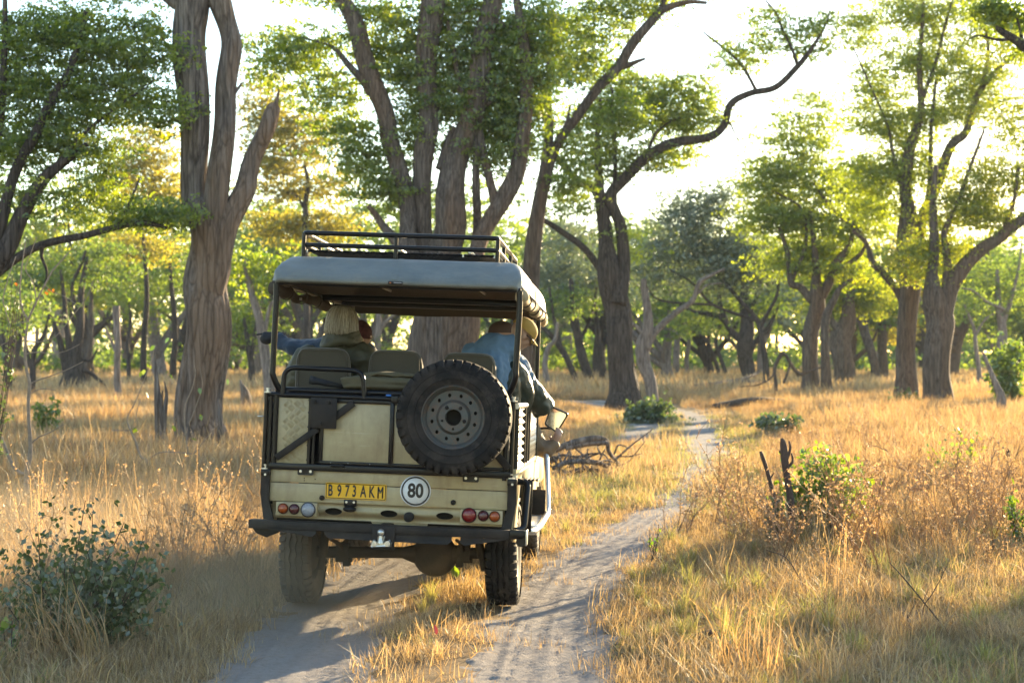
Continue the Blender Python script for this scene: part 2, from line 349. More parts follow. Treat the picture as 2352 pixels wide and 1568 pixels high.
def seedheads(n, h, spread, seed, size=.012):
    """thin stalks with tufted seed heads"""
    g = np.random.default_rng(seed); m = MB()
    for i in range(n):
        a = g.uniform(0, 6.28); r = spread*sqrt(g.uniform()); H = h*g.uniform(.6, 1); az = g.uniform(0, 6.28); l = g.uniform(.05, .35)
        b = np.array([r*cos(a), r*sin(a), -.02]); d = np.array([cos(az)*l, sin(az)*l, 1]); tip = b+d*H; mid = b+d*H*.55-np.array([cos(az), sin(az), 0])*.02
        sd2 = np.array([-sin(az), cos(az), 0])*.0022
        m.add([b-sd2, b+sd2, mid-sd2, mid+sd2, tip-sd2*.6, tip+sd2*.6], [[[0, 1, 3, 2], [2, 3, 5, 4]]], g.uniform(.3, .9))
        for j in range(9):
            t = 1-.28*g.uniform(); q = b+d*H*t; o = g.normal(0, 1, 3); o[2] = abs(o[2]); o /= np.linalg.norm(o); e = q+o*size*2.2; s2 = np.cross(o, g.normal(0, 1, 3)); s2 = s2/np.linalg.norm(s2)*size*.35
            m.add([q, (q+e)/2+s2, e, (q+e)/2-s2], [[[0, 1, 2, 3]]], g.uniform(.6, 1))
    return m
TUFTS = {}
def tuft(key, mb, mt):
    o = mb.build('tuft_'+key, mt, tint=True); COL.objects.unlink(o); TUFTS[key] = o; return o
def BL(*a, **k): 
    v, f, t = blades(*a, **k); return MB().add(v, [f], t)
for i in range(3):
    tuft('short%d' % i, BL(60, .17, .6, .0065, .17, .5, .7, 30+i), M_straw)
    tuft('lie%d' % i, BL(42, .17, .5, .006, .20, 1.3, .15, 40+i, segs=2), M_straw)
    tuft('gold%d' % i, BL(50, .34, .6, .0075, .15, .5, .8, 45+i, segs=4), M_straw)
    tuft('greenshort%d' % i, BL(70, .17, .6, .0075, .16, .45, .7, 50+i), M_green)
    tuft('greentuft%d' % i, BL(75, .36, .5, .008, 0, .35, .7, 55+i, base=.05), M_green)
    tuft('straw%d' % i, BL(52, .52, .5, .0085, .13, .28, .5, 60+i, segs=4), M_straw)
    tuft('rust%d' % i, BL(60, .50, .55, .0085, .17, .33, .4, 70+i, segs=4), M_rust)
    tuft('seed%d' % i, seedheads(10, .8, .2, 80+i, size=.009), M_rust)
    # coarse ones for the distance
    tuft('mid%d' % i, BL(70, .50, .6, .013, .42, .3, .5, 90+i, segs=2), M_straw)
    tuft('midrust%d' % i, BL(70, .46, .6, .014, .42, .35, .4, 95+i, segs=2), M_rust)
    tuft('far%d' % i, BL(90, .5, .6, .04, 1.3, .3, .3, 100+i, segs=1), M_straw)
    tuft('midgreen%d' % i, BL(80, .24, .6, .011, .4, .4, .6, 105+i, segs=2), M_green)
# wiry weeds: branching stalks with dry heads
def weed(seed, h=.7, nst=7, mt=None):
    g = np.random.default_rng(seed); m = MB()
    for i in range(nst):
        a = g.uniform(0, 6.28); p = np.array([g.normal(0, .05), g.normal(0, .05), -.03]); d = np.array([cos(a)*.28, sin(a)*.28, 1.]); d /= np.linalg.norm(d); H = h*g.uniform(.55, 1)
        pts = [p]
        for k in range(5): d = d+g.normal(0, .12, 3); d /= np.linalg.norm(d); pts.append(pts[-1]+d*H/5)
        pts = np.array(pts); m.tube(pts, np.linspace(.0035, .0015, 6), 4, cap=False, tint=g.uniform(.1, .7))
        for k in range(2, 6):
            for _ in range(3):
                e = d+g.normal(0, .6, 3); e[2] = abs(e[2]); e = e/np.linalg.norm(e)*g.uniform(.05, .16); q = pts[k]+e; m.tube([pts[k], (pts[k]+q)/2+g.normal(0, .01, 3), q], [.0018, .0013, .001], 3, cap=False, tint=g.uniform(.2, .8))
                for _ in range(4):
                    o = g.normal(0, 1, 3); o = o/np.linalg.norm(o)*g.uniform(.008, .018); s2 = np.cross(o, g.normal(0, 1, 3)); s2 = s2/np.linalg.norm(s2)*.006
                    m.add([q, q+o/2+s2, q+o, q+o/2-s2], [[[0, 1, 2, 3]]], g.uniform(.5, 1))
    return m
for i in range(3): tuft('weed%d' % i, weed(120+i), M_weed)

def scatter(name, pts, keys, smin, smax, kind='stuff', label=None, tilt=.12, seed=0, zs=None, cat=None):
    """one stuff object: tufts instanced on points"""
    g = np.random.default_rng(seed); n = len(pts)
    me = bpy.data.meshes.new(name); me.vertices.add(n); me.vertices.foreach_set('co', pts.astype(np.float32).ravel())
    a = me.attributes.new('rot', 'FLOAT_VECTOR', 'POINT'); a.data.foreach_set('vector', np.stack([g.normal(0, tilt, n), g.normal(0, tilt, n), g.uniform(0, 6.28, n)], -1).astype(np.float32).ravel())
    s_ = g.uniform(smin, smax, n) if zs is None else zs
    a = me.attributes.new('scl', 'FLOAT_VECTOR', 'POINT'); a.data.foreach_set('vector', np.stack([s_*g.uniform(.9, 1.15, n), s_*g.uniform(.9, 1.15, n), s_*g.uniform(.75, 1.25, n)], -1).astype(np.float32).ravel())
    o = bpy.data.objects.new(name, me); COL.objects.link(o)
    c = bpy.data.collections.new('src_'+name)
    for k in keys: c.objects.link(TUFTS[k])
    ng = bpy.data.node_groups.new('scatter_'+name, 'GeometryNodeTree')
    ng.interface.new_socket('Geometry', in_out='INPUT', socket_type='NodeSocketGeometry'); ng.interface.new_socket('Geometry', in_out='OUTPUT', socket_type='NodeSocketGeometry')
    gi, go = ng.nodes.new('NodeGroupInput'), ng.nodes.new('NodeGroupOutput'); ip = ng.nodes.new('GeometryNodeInstanceOnPoints'); ci = ng.nodes.new('GeometryNodeCollectionInfo')
    ci.inputs['Collection'].default_value = c; ci.inputs['Separate Children'].default_value = True; ci.inputs['Reset Children'].default_value = True
    ra = ng.nodes.new('GeometryNodeInputNamedAttribute'); ra.data_type = 'FLOAT_VECTOR'; ra.inputs[0].default_value = 'rot'
    sa = ng.nodes.new('GeometryNodeInputNamedAttribute'); sa.data_type = 'FLOAT_VECTOR'; sa.inputs[0].default_value = 'scl'
    er = ng.nodes.new('FunctionNodeEulerToRotation'); ip.inputs['Pick Instance'].default_value = True
    L = ng.links.new
    L(gi.outputs[0], ip.inputs['Points']); L(ci.outputs[0], ip.inputs['Instance']); L(ra.outputs[0], er.inputs[0]); L(er.outputs[0], ip.inputs['Rotation']); L(sa.outputs[0], ip.inputs['Scale']); L(ip.outputs[0], go.inputs[0])
    md = o.modifiers.new('scatter', 'NODES'); md.node_group = ng
    return tag(o, kind=kind)
def fieldpts(n, y0, y1, keep, seed, power=1.0, margin=1.1):
    """random ground points inside the view wedge (a little wider), thinned by keep(x,y) in 0..1"""
    g = np.random.default_rng(seed); y = y0*(y1/y0)**g.uniform(0, 1, n) if power == 0 else y0+(y1-y0)*g.uniform(0, 1, n)**power
    x = g.uniform(-1, 1, n)*(y*.3178*margin+1.0)
    k = g.uniform(0, 1, n) < keep(x, y); x, y = x[k], y[k]
    return np.stack([x, y, hgt(x, y)], -1)
def nz(x, y, sc, seed): return np.clip(.5+.5*fbm(x, y, sc, 3, seed), 0, 1)
def centre_strip(x, y): return (x > rutL(y)) & (x < rutR(y))
_bpile = G(1345, 1088); _rb = P(1850, 900, 15.6)
def open_spot(x, y):
    k = np.clip((np.hypot((x-_bpile[0])/2.6, (y-_bpile[1]+2.2)/4.0)-.8)/.4, 0, 1)
    return k*np.clip((np.hypot((x-_rb[0])/.9, (y-14.6)/1.4)-.5)/.6, .12, 1)
def right_side(x, y): return x > rutR(y)
def verge(x, y, a=.0, b=.35): return np.clip((trackdist(x, y)-a)/b, 0, 1)
def in_vehicle(x, y):
    t = np.array([x-BO[0], y-BO[1]]); yl = t[0]*_f[0]+t[1]*_f[1]; xl = t[0]*_r[0]+t[1]*_r[1]
    return (yl > -.1) & (yl < 4.2) & (np.abs(xl+.0) < .95)
# near carpet, both sides and the strip between the ruts
short = fieldpts(20000, 6.5, 24, lambda x, y: verge(x, y, -.05, .25)*np.where(centre_strip(x, y), np.clip((y-8.9)/2, .12, .8)*nz(x, y, 1.2, 1)**.7, .9), 1, 1.3)
scatter('dry_grass', short, ['short0', 'short1', 'short2', 'lie0', 'lie1', 'lie2'], .7, 1.2, seed=1)
gr = fieldpts(8000, 6.5, 24, lambda x, y: verge(x, y, .05, .3)*nz(x, y, 3, 2)**1.2*np.where(right_side(x, y), np.where(y < 12.5, 1.4, .9), np.where(centre_strip(x, y), .55*np.clip((y-9.3)/2, .1, 1), .35)), 2, 1.3)
scatter('green_grass', gr, ['greenshort0', 'greenshort1', 'greenshort2', 'greentuft0'], .5, 1.0, seed=2)
lit = fieldpts(4200, 7, 26, lambda x, y: (trackdist(x, y) < .05)*nz(x, y, 1.1, 9)**1.4*np.clip((trackdist(x, y)+.5)*1.7, .08, 1), 3, 1.2)
scatter('straw_litter', lit, ['lie0', 'lie1', 'lie2'], .5, .9, tilt=.02, seed=3)
tall = fieldpts(9000, 8.5, 27, lambda x, y: open_spot(x, y)*verge(x, y, .5, 1.0)*~centre_strip(x, y)*np.where(right_side(x, y), np.clip((y-12.5-.2*x)/4, 0.04, 1)*nz(x, y, 3.2, 4), .75*np.clip((y-8.2)/3, .1, 1)), 4, 1.1)
scatter('tall_dry_grass', tall, ['straw0', 'straw1', 'straw2', 'rust0', 'rust1', 'rust2', 'seed0'], .6, 1.15, seed=4, zs=RNG.uniform(.55, 1.1, len(tall))*(.7+.6*nz(tall[:, 0], tall[:, 1], 1.8, 23)))
gd = fieldpts(6500, 7.5, 24, lambda x, y: open_spot(x, y)**.5*verge(x, y, .15, .5)*np.where(centre_strip(x, y), .12*np.clip((y-10)/3, 0, 1), nz(x, y, 1.6, 14)**1.3), 14, 1.2)
scatter('golden_tussocks', gd, ['gold0', 'gold1', 'gold2'], .5, 1.25, seed=14)
wd = fieldpts(1300, 9, 30, lambda x, y: open_spot(x, y)*verge(x, y, .5, .8)*~centre_strip(x, y)*np.where(right_side(x, y), .38*np.clip((y-11)/5, .02, 1)*nz(x, y, 2.5, 6), .22*nz(x, y, 3, 16)), 5, 1.0)
scatter('dry_weeds', wd, ['weed0', 'weed1', 'weed2'], .6, 1.3, seed=5)
# middle distance
md_ = fieldpts(26000, 21, 75, lambda x, y: open_spot(x, y)*np.clip((trackdist(x, y)-.1)/1.2, 0, 1)*(.25+.75*nz(x, y, 6, 7)), 6, 1.25)
scatter('golden_grass', md_, ['mid0', 'mid1', 'mid2', 'midrust0', 'midrust1', 'midrust2'], .7, 1.35, seed=6, zs=(.30+.75*np.clip((trackdist(md_[:, 0], md_[:, 1])-.3)/3.2, 0, 1))*RNG.uniform(.7, 1.3, len(md_))*(.75+.5*nz(md_[:, 0], md_[:, 1], 4, 19)))
mg = fieldpts(5000, 20, 50, lambda x, y: np.clip(1-(trackdist(x, y)-.2)/2.2, 0, 1)*(trackdist(x, y) > .05), 7, 1.2)
scatter('verge_grass', mg, ['midgreen0', 'midgreen1', 'midgreen2', 'mid0'], .6, 1.0, seed=7)
fr = fieldpts(14000, 70, 330, lambda x, y: .3+.7*nz(x, y, 20, 8), 8, 1.2)
scatter('distant_grass', fr, ['far0', 'far1', 'far2'], .9, 1.5, seed=8)
# ================================================================ TREES
M_bark = barkmat('bark_grey_brown', (.055, .043, .038), (.22, .175, .15), (.19, .115, .075))
M_barkd = barkmat('bark_dark', (.038, .031, .03), (.145, .115, .10))
M_barkdead = barkmat('dead_wood', (.075, .06, .053), (.31, .255, .225), (.25, .15, .09), sc=13)
M_barkpale = barkmat('bark_pale', (.17, .13, .115), (.40, .33, .29))
M_lg = leafmat('leaf_green', (.030, .080, .016), (.18, .23, .026), (3.1, 2.7, .38), tw=.58, gloss=.07)
M_ly = leafmat('leaf_yellow', (.06, .11, .02), (.25, .27, .035), (2.5, 2.3, .5), tw=.55, gloss=.05)
M_lgold = leafmat('leaf_golden', (.10, .115, .03), (.31, .275, .065), (2.1, 1.9, .5), tw=.55, gloss=.05)
M_lo = leafmat('leaf_olive_grey', (.07, .10, .075), (.17, .21, .15), (1.7, 1.7, .7), tw=.4, gloss=.10)
M_lf = leafmat('leaf_far', (.04, .09, .03), (.20, .24, .06), (1.9, 1.95, .6), tw=.52, gloss=.05)
M_lorange = leafmat('leaf_orange', (.4, .13, .02), (.6, .22, .03), (1.4, 1.2, .6), tw=.6)

def leaves(m, cen, rad, per, size, seed, flat=.38, up=.45, tlo=.0, thi=1., elong=1.9):
    """leaf quads round cluster centres; tint varies by cluster and by leaf"""
    g = np.random.default_rng(seed); n = len(cen)
    if not n: return
    k = np.repeat(np.arange(n), per); N = len(k); r = np.broadcast_to(rad, n)[k]
    # little sprays inside a cluster
    sp = g.normal(0, 1, (n, 9, 3)); pick = g.integers(0, 9, N)
    off = sp[k, pick]*.74 + g.normal(0, .21, (N, 3)); off[:, 2] *= flat
    c = cen[k] + off*r[:, None]
    nrm = g.normal(0, 1, (N, 3)); nrm[:, 2] *= .75; nrm /= np.linalg.norm(nrm, axis=1)[:, None]
    a = np.cross(nrm, g.normal(0, 1, (N, 3))); a /= np.linalg.norm(a, axis=1)[:, None]+1e-9; b = np.cross(nrm, a)
    s_ = size*1.12*g.uniform(.55, 1.25, N)[:, None]; L = a*s_; W = b*s_/elong
    v = np.stack([c-L*.5, c+W*.5+L*.05, c+L*.5, c-W*.5+L*.05], 1).reshape(-1, 3)
    ct = g.uniform(0, 1, n)[k]
    t = tlo+(thi-tlo)*np.clip(.55*ct+.45*g.uniform(0, 1, N)+g.normal(0, .08, N), 0, 1)
    m.add(v, [np.arange(N*4).reshape(N, 4)], t)
def connect(m, nodes, cen, seed, r0=.02, sag=.12, n=4, stop=None):
    """thin branches from the skeleton to each leaf cluster, nearest first"""
    g = np.random.default_rng(seed); nodes = [np.array(nodes)]; allp = nodes[0]
    left = list(range(len(cen))); d = np.array([np.min(np.linalg.norm(allp-c, axis=1)) for c in cen])
    for i in np.argsort(d):
        c = cen[i]; q = c - allp; dist = np.linalg.norm(q, axis=1) + .6*np.maximum(0, allp[:, 2]-c[2]); j = int(np.argmin(dist)); a = allp[j]; L = np.linalg.norm(c-a)
        if L < .15: continue
        mid = (a+c)/2 + g.normal(0, .11*L, 3) + np.array([0, 0, -sag*L]); pts = smooth_path([a, a*.6+mid*.4+g.normal(0, .04*L, 3), mid, c*.6+mid*.4+g.normal(0, .05*L, 3), c], 2)
        ra = min(r0*(.5+.35*L), r0*2.4)
        m.tube(pts, np.linspace(ra, r0*.22, len(pts)), n, cap=False)
        allp = np.concatenate([allp, pts[2:]])
DENS = 1.25
def padpoints(pads, Y, seed, dpt=1.0):
    g = np.random.default_rng(seed); out = []; 
    for p_ in pads:
        cx, cy, rx, ry, n = p_[:5]; n = int(n*DENS+.5); dy = p_[5] if len(p_) > 5 else 0
        u = g.normal(0, 1, (n, 3)); u /= np.linalg.norm(u, axis=1)[:, None]; u *= g.uniform(.15, 1, n)[:, None]**.5
        s_ = Y/FPX
        for q in u: 
            yy = Y+dy+(q[1]*.75+.5)*max(rx, ry)*s_*dpt; out.append(P(cx+q[0]*rx, cy+q[2]*ry, Y+dy) + np.array([0, yy-(Y+dy), 0]))
    return np.array(out)
TREES = {}
def tree(name, label, stems, pads, Y, bark, leafm, seed, rad=.55, per=70, size=.10, r0=.018, group=None, amp=.045, nside=14, tw=(.0, 1.), cat='tree', dpt=1.0, flat=.38, elong=1.9, parts=None, ground=True):
    """stems: lists of (px, py, width px[, extra depth m]); the first point of the first stem stands on the ground"""
    first = stems[0][0]; bx = P(first[0], 900, Y)[0]; base = np.array([bx, Y + (first[3] if len(first) > 3 else 0), 0]); base[2] = hgt(base[0], base[1]) if ground else 0
    t = thing(name, label, cat, tuple(base), group); m = MB(); nodes = []; g = np.random.default_rng(seed)
    for si, st in enumerate(stems):
        w = []
        for p_ in st:
            q = P(p_[0], p_[1], Y) if len(p_) < 4 else P(p_[0], p_[1], Y+p_[3]); w.append([*q, max(p_[2], 1.5)*Y/FPX/2])
        w = np.array(w)
        if si == 0 and ground:
            b0 = w[0].copy(); w[0, 2] = max(w[0, 2], .25); b0[:3] = [w[0, 0], w[0, 1], -.25]; b0[3] *= 1.22; w = np.concatenate([[b0], w])
        else:  # a limb grows out of the wood it starts on
            w[0, 3] *= 1.05
        w = w[np.concatenate([[True], np.linalg.norm(np.diff(w[:, :3], axis=0), axis=1) > .02])]
        sp = smooth_path(w, 7); rr = sp[:, 3]
        q_ = np.linspace(0, 1, len(sp))[:, None]*len(w); sp[:, :3] += (np.sin(q_*1.9+g.uniform(0, 6, 3))*np.sin(q_*pi/len(w)))*rr[:, None]*.22
        big = rr.mean() > .12
        m.tube(sp[:, :3], rr, nside if big else 8, amp=amp if big else amp*.6, seed=seed*31+si, lob=5)
        nodes.append(sp[2 if si == 0 else 0:, :3])
    nodes = np.concatenate(nodes)
    cen = padpoints(pads, Y, seed, dpt) if pads else np.zeros((0, 3))
    if len(cen): connect(m, nodes, cen, seed+1, r0)
    m.v = [v - base for v in m.v]
    tr = m.build('trunk', bark, t, smooth=True)
    if len(cen):
        c = MB(); leaves(c, cen, rad, per, size, seed+2, tlo=tw[0], thi=tw[1], flat=flat, elong=elong); c.v = [v - base for v in c.v]
        c.build('crown', leafm, t, tint=True)
    return t

# ---- the tall dead tree on the left
tA = tree('dead_tree', 'tall grey dead tree with split trunk and broken side branch, left of the vehicle',
  [[(456, 1050, 128), (455, 980, 112), (462, 880, 108), (470, 780, 104), (474, 700, 100), (478, 620, 98), (476, 560, 92), (462, 500, 74), (448, 430, 60), (443, 311, 66), (437, 183, 76), (437, 73, 77), (440, 0, 79), (446, -160, 66), (470, -330, 40)],
   [(470, 800, 40), (478, 700, 66, -.06), (486, 620, 76, -.1), (494, 560, 68, -.1), (500, 476, 55, -.15), (503, 366, 52, -.1), (518, 256, 48), (526, 183, 47), (529, 110, 47), (523, 55, 44), (505, -5, 52), (470, -90, 40), (430, -220, 30)],
   [(478, 740, 36), (490, 650, 52, -.1), (502, 590, 58, -.15), (520, 520, 58, -.15), (542, 474, 52), (564, 425, 48), (582, 366, 41), (604, 315, 38), (620, 272, 36), (630, 248, 32), (634, 238, 12), (638, 222, 7), (641, 205, 3)],
   [(420, 120, 30), (398, 118, 18), (386, 106, 12), (380, 98, 5)],
   [(420, 275, 22), (398, 277, 9), (380, 279, 5)],
   [(450, 30, 30), (405, 8, 26), (370, -12, 20), (330, -60, 14)],
   [(520, 236, 20), (545, 205, 8), (556, 190, 3)]],
  [(345, 70, 30, 12, 5), (380, 300, 14, 8, 1), (700, -160, 140, 60, 14), (330, -120, 90, 50, 12)], 30, M_barkdead, M_ly, 101, rad=.22, per=26, size=.13, amp=.07, nside=110)
# ---- many-stemmed tree behind the vehicle
tB = tree('forest_tree', 'huge many stemmed tree rising directly behind the vehicle roof',
  [[(1018, 1000, 178), (1018, 860, 158), (1018, 740, 148), (1018, 660, 128), (1022, 600, 84), (1028, 530, 70), (1031, 476, 68), (1050, 380, 56), (1078, 275, 51), (1099, 183, 47), (1113, 92, 47), (1133, 0, 42), (1150, -120, 34), (1160, -260, 22)],
   [(975, 700, 60, -.3), (952, 620, 44, -.3), (938, 550, 37, -.3), (934, 476, 38), (920, 385, 40), (896, 311, 41), (877, 249, 41), (856, 176, 43), (831, 103, 40), (807, 37, 37), (775, -25, 30), (740, -120, 22)],
   [(1000, 660, 60, .2), (972, 560, 44, .2), (970, 450, 40), (977, 350, 46), (981, 293, 46), (981, 183, 45), (987, 92, 52), (993, 0, 56), (1000, -120, 44), (1010, -260, 28)],
   [(1050, 700, 56, -.4), (1088, 600, 38, -.4), (1113, 531, 38), (1153, 458, 43), (1190, 385, 39), (1204, 311, 33), (1206, 220, 31), (1208, 128, 29), (1197, 55, 22), (1186, 0, 18), (1180, -120, 12)],
   [(1060, 700, 40, .5), (1091, 560, 22, .5), (1094, 430, 18), (1094, 311, 13)],
   [(1140, 480, 22), (1125, 420, 20), (1108, 330, 18), (1098, 285, 13)],
   [(1062, 225, 16), (1050, 170, 12), (1038, 100, 11), (1028, 48, 9)],
   [(852, 215, 20), (828, 180, 18), (794, 139, 14), (757, 106, 7), (684, 84, 4)],
   [(925, 570, 30, -.3), (880, 520, 20), (860, 488, 15), (845, 473, 10)],
   [(1090, 250, 18), (1130, 230, 13), (1142, 200, 10), (1120, 165, 7)],
   [(1160, 60, 12), (1100, 25, 9), (1050, 30, 5)], [(1010, 390, 22), (1022, 350, 18), (1040, 290, 14)]],
  [(690, 95, 100, 40, 26), (640, 150, 70, 40, 14), (750, 210, 70, 60, 22), (790, 310, 70, 60, 20), (880, 60, 90, 70, 34), (930, 160, 60, 90, 34), (1060, 60, 100, 90, 60), (1040, 200, 90, 80, 50), (1170, 120, 80, 110, 56), (1150, 250, 90, 70, 44), (1250, 60, 80, 70, 36), (1130, 330, 90, 60, 40), (850, 390, 70, 70, 26), (900, 440, 60, 60, 18), (1220, 200, 60, 90, 30), (960, 290, 60, 60, 20), (1000, -120, 300, 100, 60), (720, -60, 120, 60, 22)], 44, M_bark, M_lg, 102, rad=.52, per=125, size=.105, amp=.06, nside=84)
tC = tree('forest_tree', 'brown leaning tree just right of the many stemmed one, with a high limb reaching right',
  [[(1195, 905, 50), (1204, 780, 42), (1214, 660, 40), (1226, 571, 37), (1244, 440, 32), (1255, 350, 26), (1262, 278, 21), (1258, 200, 14), (1262, 120, 10), (1268, 30, 7)],
   [(1240, 455, 30), (1275, 340, 22), (1330, 260, 22), (1375, 205, 23), (1416, 157, 24), (1448, 106, 25), (1495, 55, 22), (1522, 23, 18), (1578, 5, 12), (1624, 7, 8)],
   [(1258, 345, 16), (1281, 330, 14), (1300, 285, 9), (1310, 240, 6)], [(1235, 500, 14), (1262, 420, 8), (1262, 400, 4)], [(1416, 157, 12), (1440, 150, 14), (1482, 135, 6)], [(1510, 40, 14), (1525, 0, 12), (1540, -60, 9)]],
  [(1290, 90, 90, 80, 34), (1380, 40, 90, 60, 30), (1300, 420, 60, 40, 14), (1345, 150, 60, 60, 22), (1480, 0, 90, 40, 20), (1420, 250, 60, 50, 20), (1310, 350, 50, 50, 14), (1560, -80, 120, 60, 16), (1400, -90, 160, 60, 30)], 50, M_bark, M_lg, 103, rad=.52, per=105, size=.108, amp=.05, nside=20)
tD = tree('forest_tree', 'dark twin trunk tree beside the track with a long limb reaching right across the sky',
  [[(1431, 925, 78), (1430, 870, 62), (1428, 818, 56), (1418, 740, 56), (1411, 685, 58), (1404, 630, 52), (1390, 560, 34), (1385, 500, 30), (1379, 440, 22), (1374, 384, 18), (1372, 310, 12), (1380, 230, 8)],
   [(1418, 700, 40, -.2), (1432, 620, 32), (1431, 560, 29), (1425, 520, 28), (1411, 486, 27), (1403, 454, 27), (1425, 417, 26), (1472, 370, 24), (1541, 333, 22), (1624, 315, 20), (1661, 287, 18), (1680, 241, 17), (1726, 213, 15), (1782, 199, 14), (1833, 153, 13), (1865, 111, 9), (1897, 55, 5), (1910, 10, 3)],
   [(1395, 500, 22), (1370, 444, 19), (1340, 425, 18), (1315, 400, 17), (1285, 370, 13), (1272, 345, 9)],
   [(1400, 640, 24), (1380, 620, 18), (1340, 570, 16), (1290, 530, 14), (1250, 507, 12), (1225, 500, 6)],
   [(1832, 150, 9), (1818, 110, 7), (1796, 65, 6), (1785, 35, 5), (1758, 0, 4)],
   [(1735, 205, 8), (1703, 148, 7), (1660, 110, 6), (1615, 74, 4)], [(1411, 480, 14), (1412, 380, 10), (1410, 280, 8), (1405, 200, 6)],
   [(1672, 275, 5), (1690, 310, 4), (1700, 335, 3)], [(1480, 368, 8), (1510, 300, 7), (1560, 270, 5)]],
  [(1480, 240, 90, 80, 46), (1560, 240, 90, 60, 39), (1350, 300, 80, 70, 39), (1400, 370, 70, 50, 25), (1500, 360, 90, 30, 23), (1630, 260, 60, 50, 18), (1690, 130, 80, 50, 17), (1780, 60, 70, 60, 18), (1880, 70, 70, 60, 23), (1400, 200, 70, 70, 32), (1420, 560, 60, 50, 9), (1330, 460, 60, 40, 13), (1580, 330, 90, 40, 16), (1590, 190, 60, 30, 10)], 55, M_barkd, M_lg, 104, rad=.52, per=100, size=.108, amp=.06, nside=72)
tE = tree('bare_tree', 'pale leafless forked tree standing just right of the dark twin trunk',
  [[(1499, 915, 28), (1490, 870, 28), (1481, 837, 30), (1479, 789, 34), (1486, 745, 24), (1486, 696, 18), (1479, 660, 16), (1478, 640, 12)],
   [(1482, 800, 24), (1503, 764, 18), (1547, 720, 14), (1591, 691, 12), (1608, 647, 11), (1640, 628, 8), (1664, 618, 6)], [(1480, 770, 12), (1466, 754, 10), (1452, 742, 8)], [(1597, 680, 6), (1625, 655, 4), (1660, 650, 3)]],
  [], 57, M_barkpale, M_lg, 105, amp=.04)
tO = tree('olive_tree', 'silvery grey green bushy tree behind the pale forked one',
  [[(1760, 862, 16), (1755, 800, 14), (1740, 740, 12), (1700, 690, 10), (1660, 640, 8)], [(1745, 750, 10), (1780, 690, 8), (1790, 640, 6)], [(1735, 735, 8), (1640, 700, 7), (1590, 650, 6), (1540, 620, 5)], [(1640, 700, 6), (1520, 690, 5), (1480, 650, 4)]],
  [(1560, 560, 90, 50, 46), (1690, 570, 90, 50, 50), (1640, 630, 120, 40, 46), (1490, 630, 50, 50, 20), (1610, 500, 70, 40, 26), (1740, 620, 60, 40, 24), (1690, 480, 50, 40, 16), (1560, 490, 60, 40, 16), (1640, 450, 60, 30, 12)], 84, M_barkd, M_lo, 106, rad=.85, per=90, size=.17, flat=.6)
tO2 = tree('olive_tree', 'grey green bushy tree showing between the brown leaning tree and the dark twin trunk',
  [[(1350, 872, 14), (1335, 800, 14), (1310, 720, 12), (1300, 660, 8)], [(1330, 790, 8), (1360, 720, 7), (1370, 660, 5)]],
  [(1300, 560, 60, 60, 36), (1360, 640, 60, 40, 26), (1270, 640, 50, 50, 22)], 92, M_barkd, M_lo, 107, rad=.9, per=80, size=.18, flat=.6)
tF = tree('forest_tree', 'dark spreading tree in the middle distance right of the pale forked one',
  [[(1718, 868, 34), (1715, 830, 34), (1713, 793, 36), (1713, 735, 30), (1710, 686, 22), (1712, 640, 14)], [(1708, 790, 20), (1680, 760, 14), (1659, 730, 13), (1630, 722, 12), (1596, 715, 8), (1560, 700, 5)], [(1668, 740, 12), (1655, 700, 11), (1649, 662, 9), (1640, 630, 6)], [(1718, 800, 16), (1745, 775, 12), (1771, 740, 8), (1790, 700, 5)], [(1712, 740, 12), (1735, 690, 10), (1750, 640, 6)]],
  [(1640, 690, 60, 30, 16), (1760, 690, 60, 40, 22), (1700, 640, 90, 30, 24), (1600, 740, 60, 25, 10)], 98, M_barkd, M_lf, 108, rad=.9, per=60, size=.2)
for i, (st, lab) in enumerate([([(1654, 866, 9), (1640, 825, 9), (1625, 784, 8), (1600, 750, 6), (1590, 720, 4)], 'thin trunk leaning left beside the dark spreading tree'), ([(1667, 863, 10), (1655, 820, 9), (1644, 784, 9), (1655, 740, 7)], 'thin trunk closest to the left side of the dark spreading tree'), ([(1554, 864, 17), (1554, 820, 16), (1553, 780, 15), (1550, 730, 12), (1556, 690, 8)], 'pale straight trunk far behind the track bend'), ([(1579, 864, 12), (1578, 820, 11), (1582, 780, 10), (1574, 740, 8)], 'very pale thin straight trunk beside the grey straight one far behind')]):
    tree('distant_tree', lab, [st], [(st[-1][0], st[-1][1]-20, 50, 30, 9)], 112+i*4, M_barkpale if i > 1 else M_barkd, M_lf, 109+i, rad=.9, per=50, size=.22)
tG = tree('forest_tree', 'twisted tree with a forked top, largest left of the two tall right hand trunks',
  [[(1861, 884, 46), (1860, 840, 38), (1866, 769, 38), (1870, 720, 40), (1876, 680, 34), (1876, 637, 22), (1870, 570, 14), (1860, 480, 9)], [(1868, 690, 24), (1854, 676, 20), (1835, 660, 17), (1820, 652, 16), (1812, 620, 13), (1808, 580, 11), (1790, 520, 8)], [(1878, 690, 28), (1898, 662, 23), (1910, 630, 21), (1922, 606, 20), (1945, 575, 14), (1960, 520, 9), (1950, 460, 6)], [(1820, 645, 10), (1850, 560, 8), (1840, 480, 6), (1780, 440, 4)], [(1900, 640, 12), (1990, 560, 10), (1910, 480, 9), (1870, 420, 6)]],
  [(1820, 430, 100, 80, 75), (1850, 320, 80, 60, 43), (1790, 500, 80, 50, 48), (1890, 540, 100, 60, 62), (1950, 430, 80, 60, 48), (1860, 600, 110, 35, 45), (1870, 250, 50, 50, 16), (1760, 400, 50, 60, 18), (2000, 500, 60, 60, 27)], 72, M_bark, M_lg, 120, rad=.8, per=110, size=.135, amp=.06, nside=22, tw=(.2, 1))
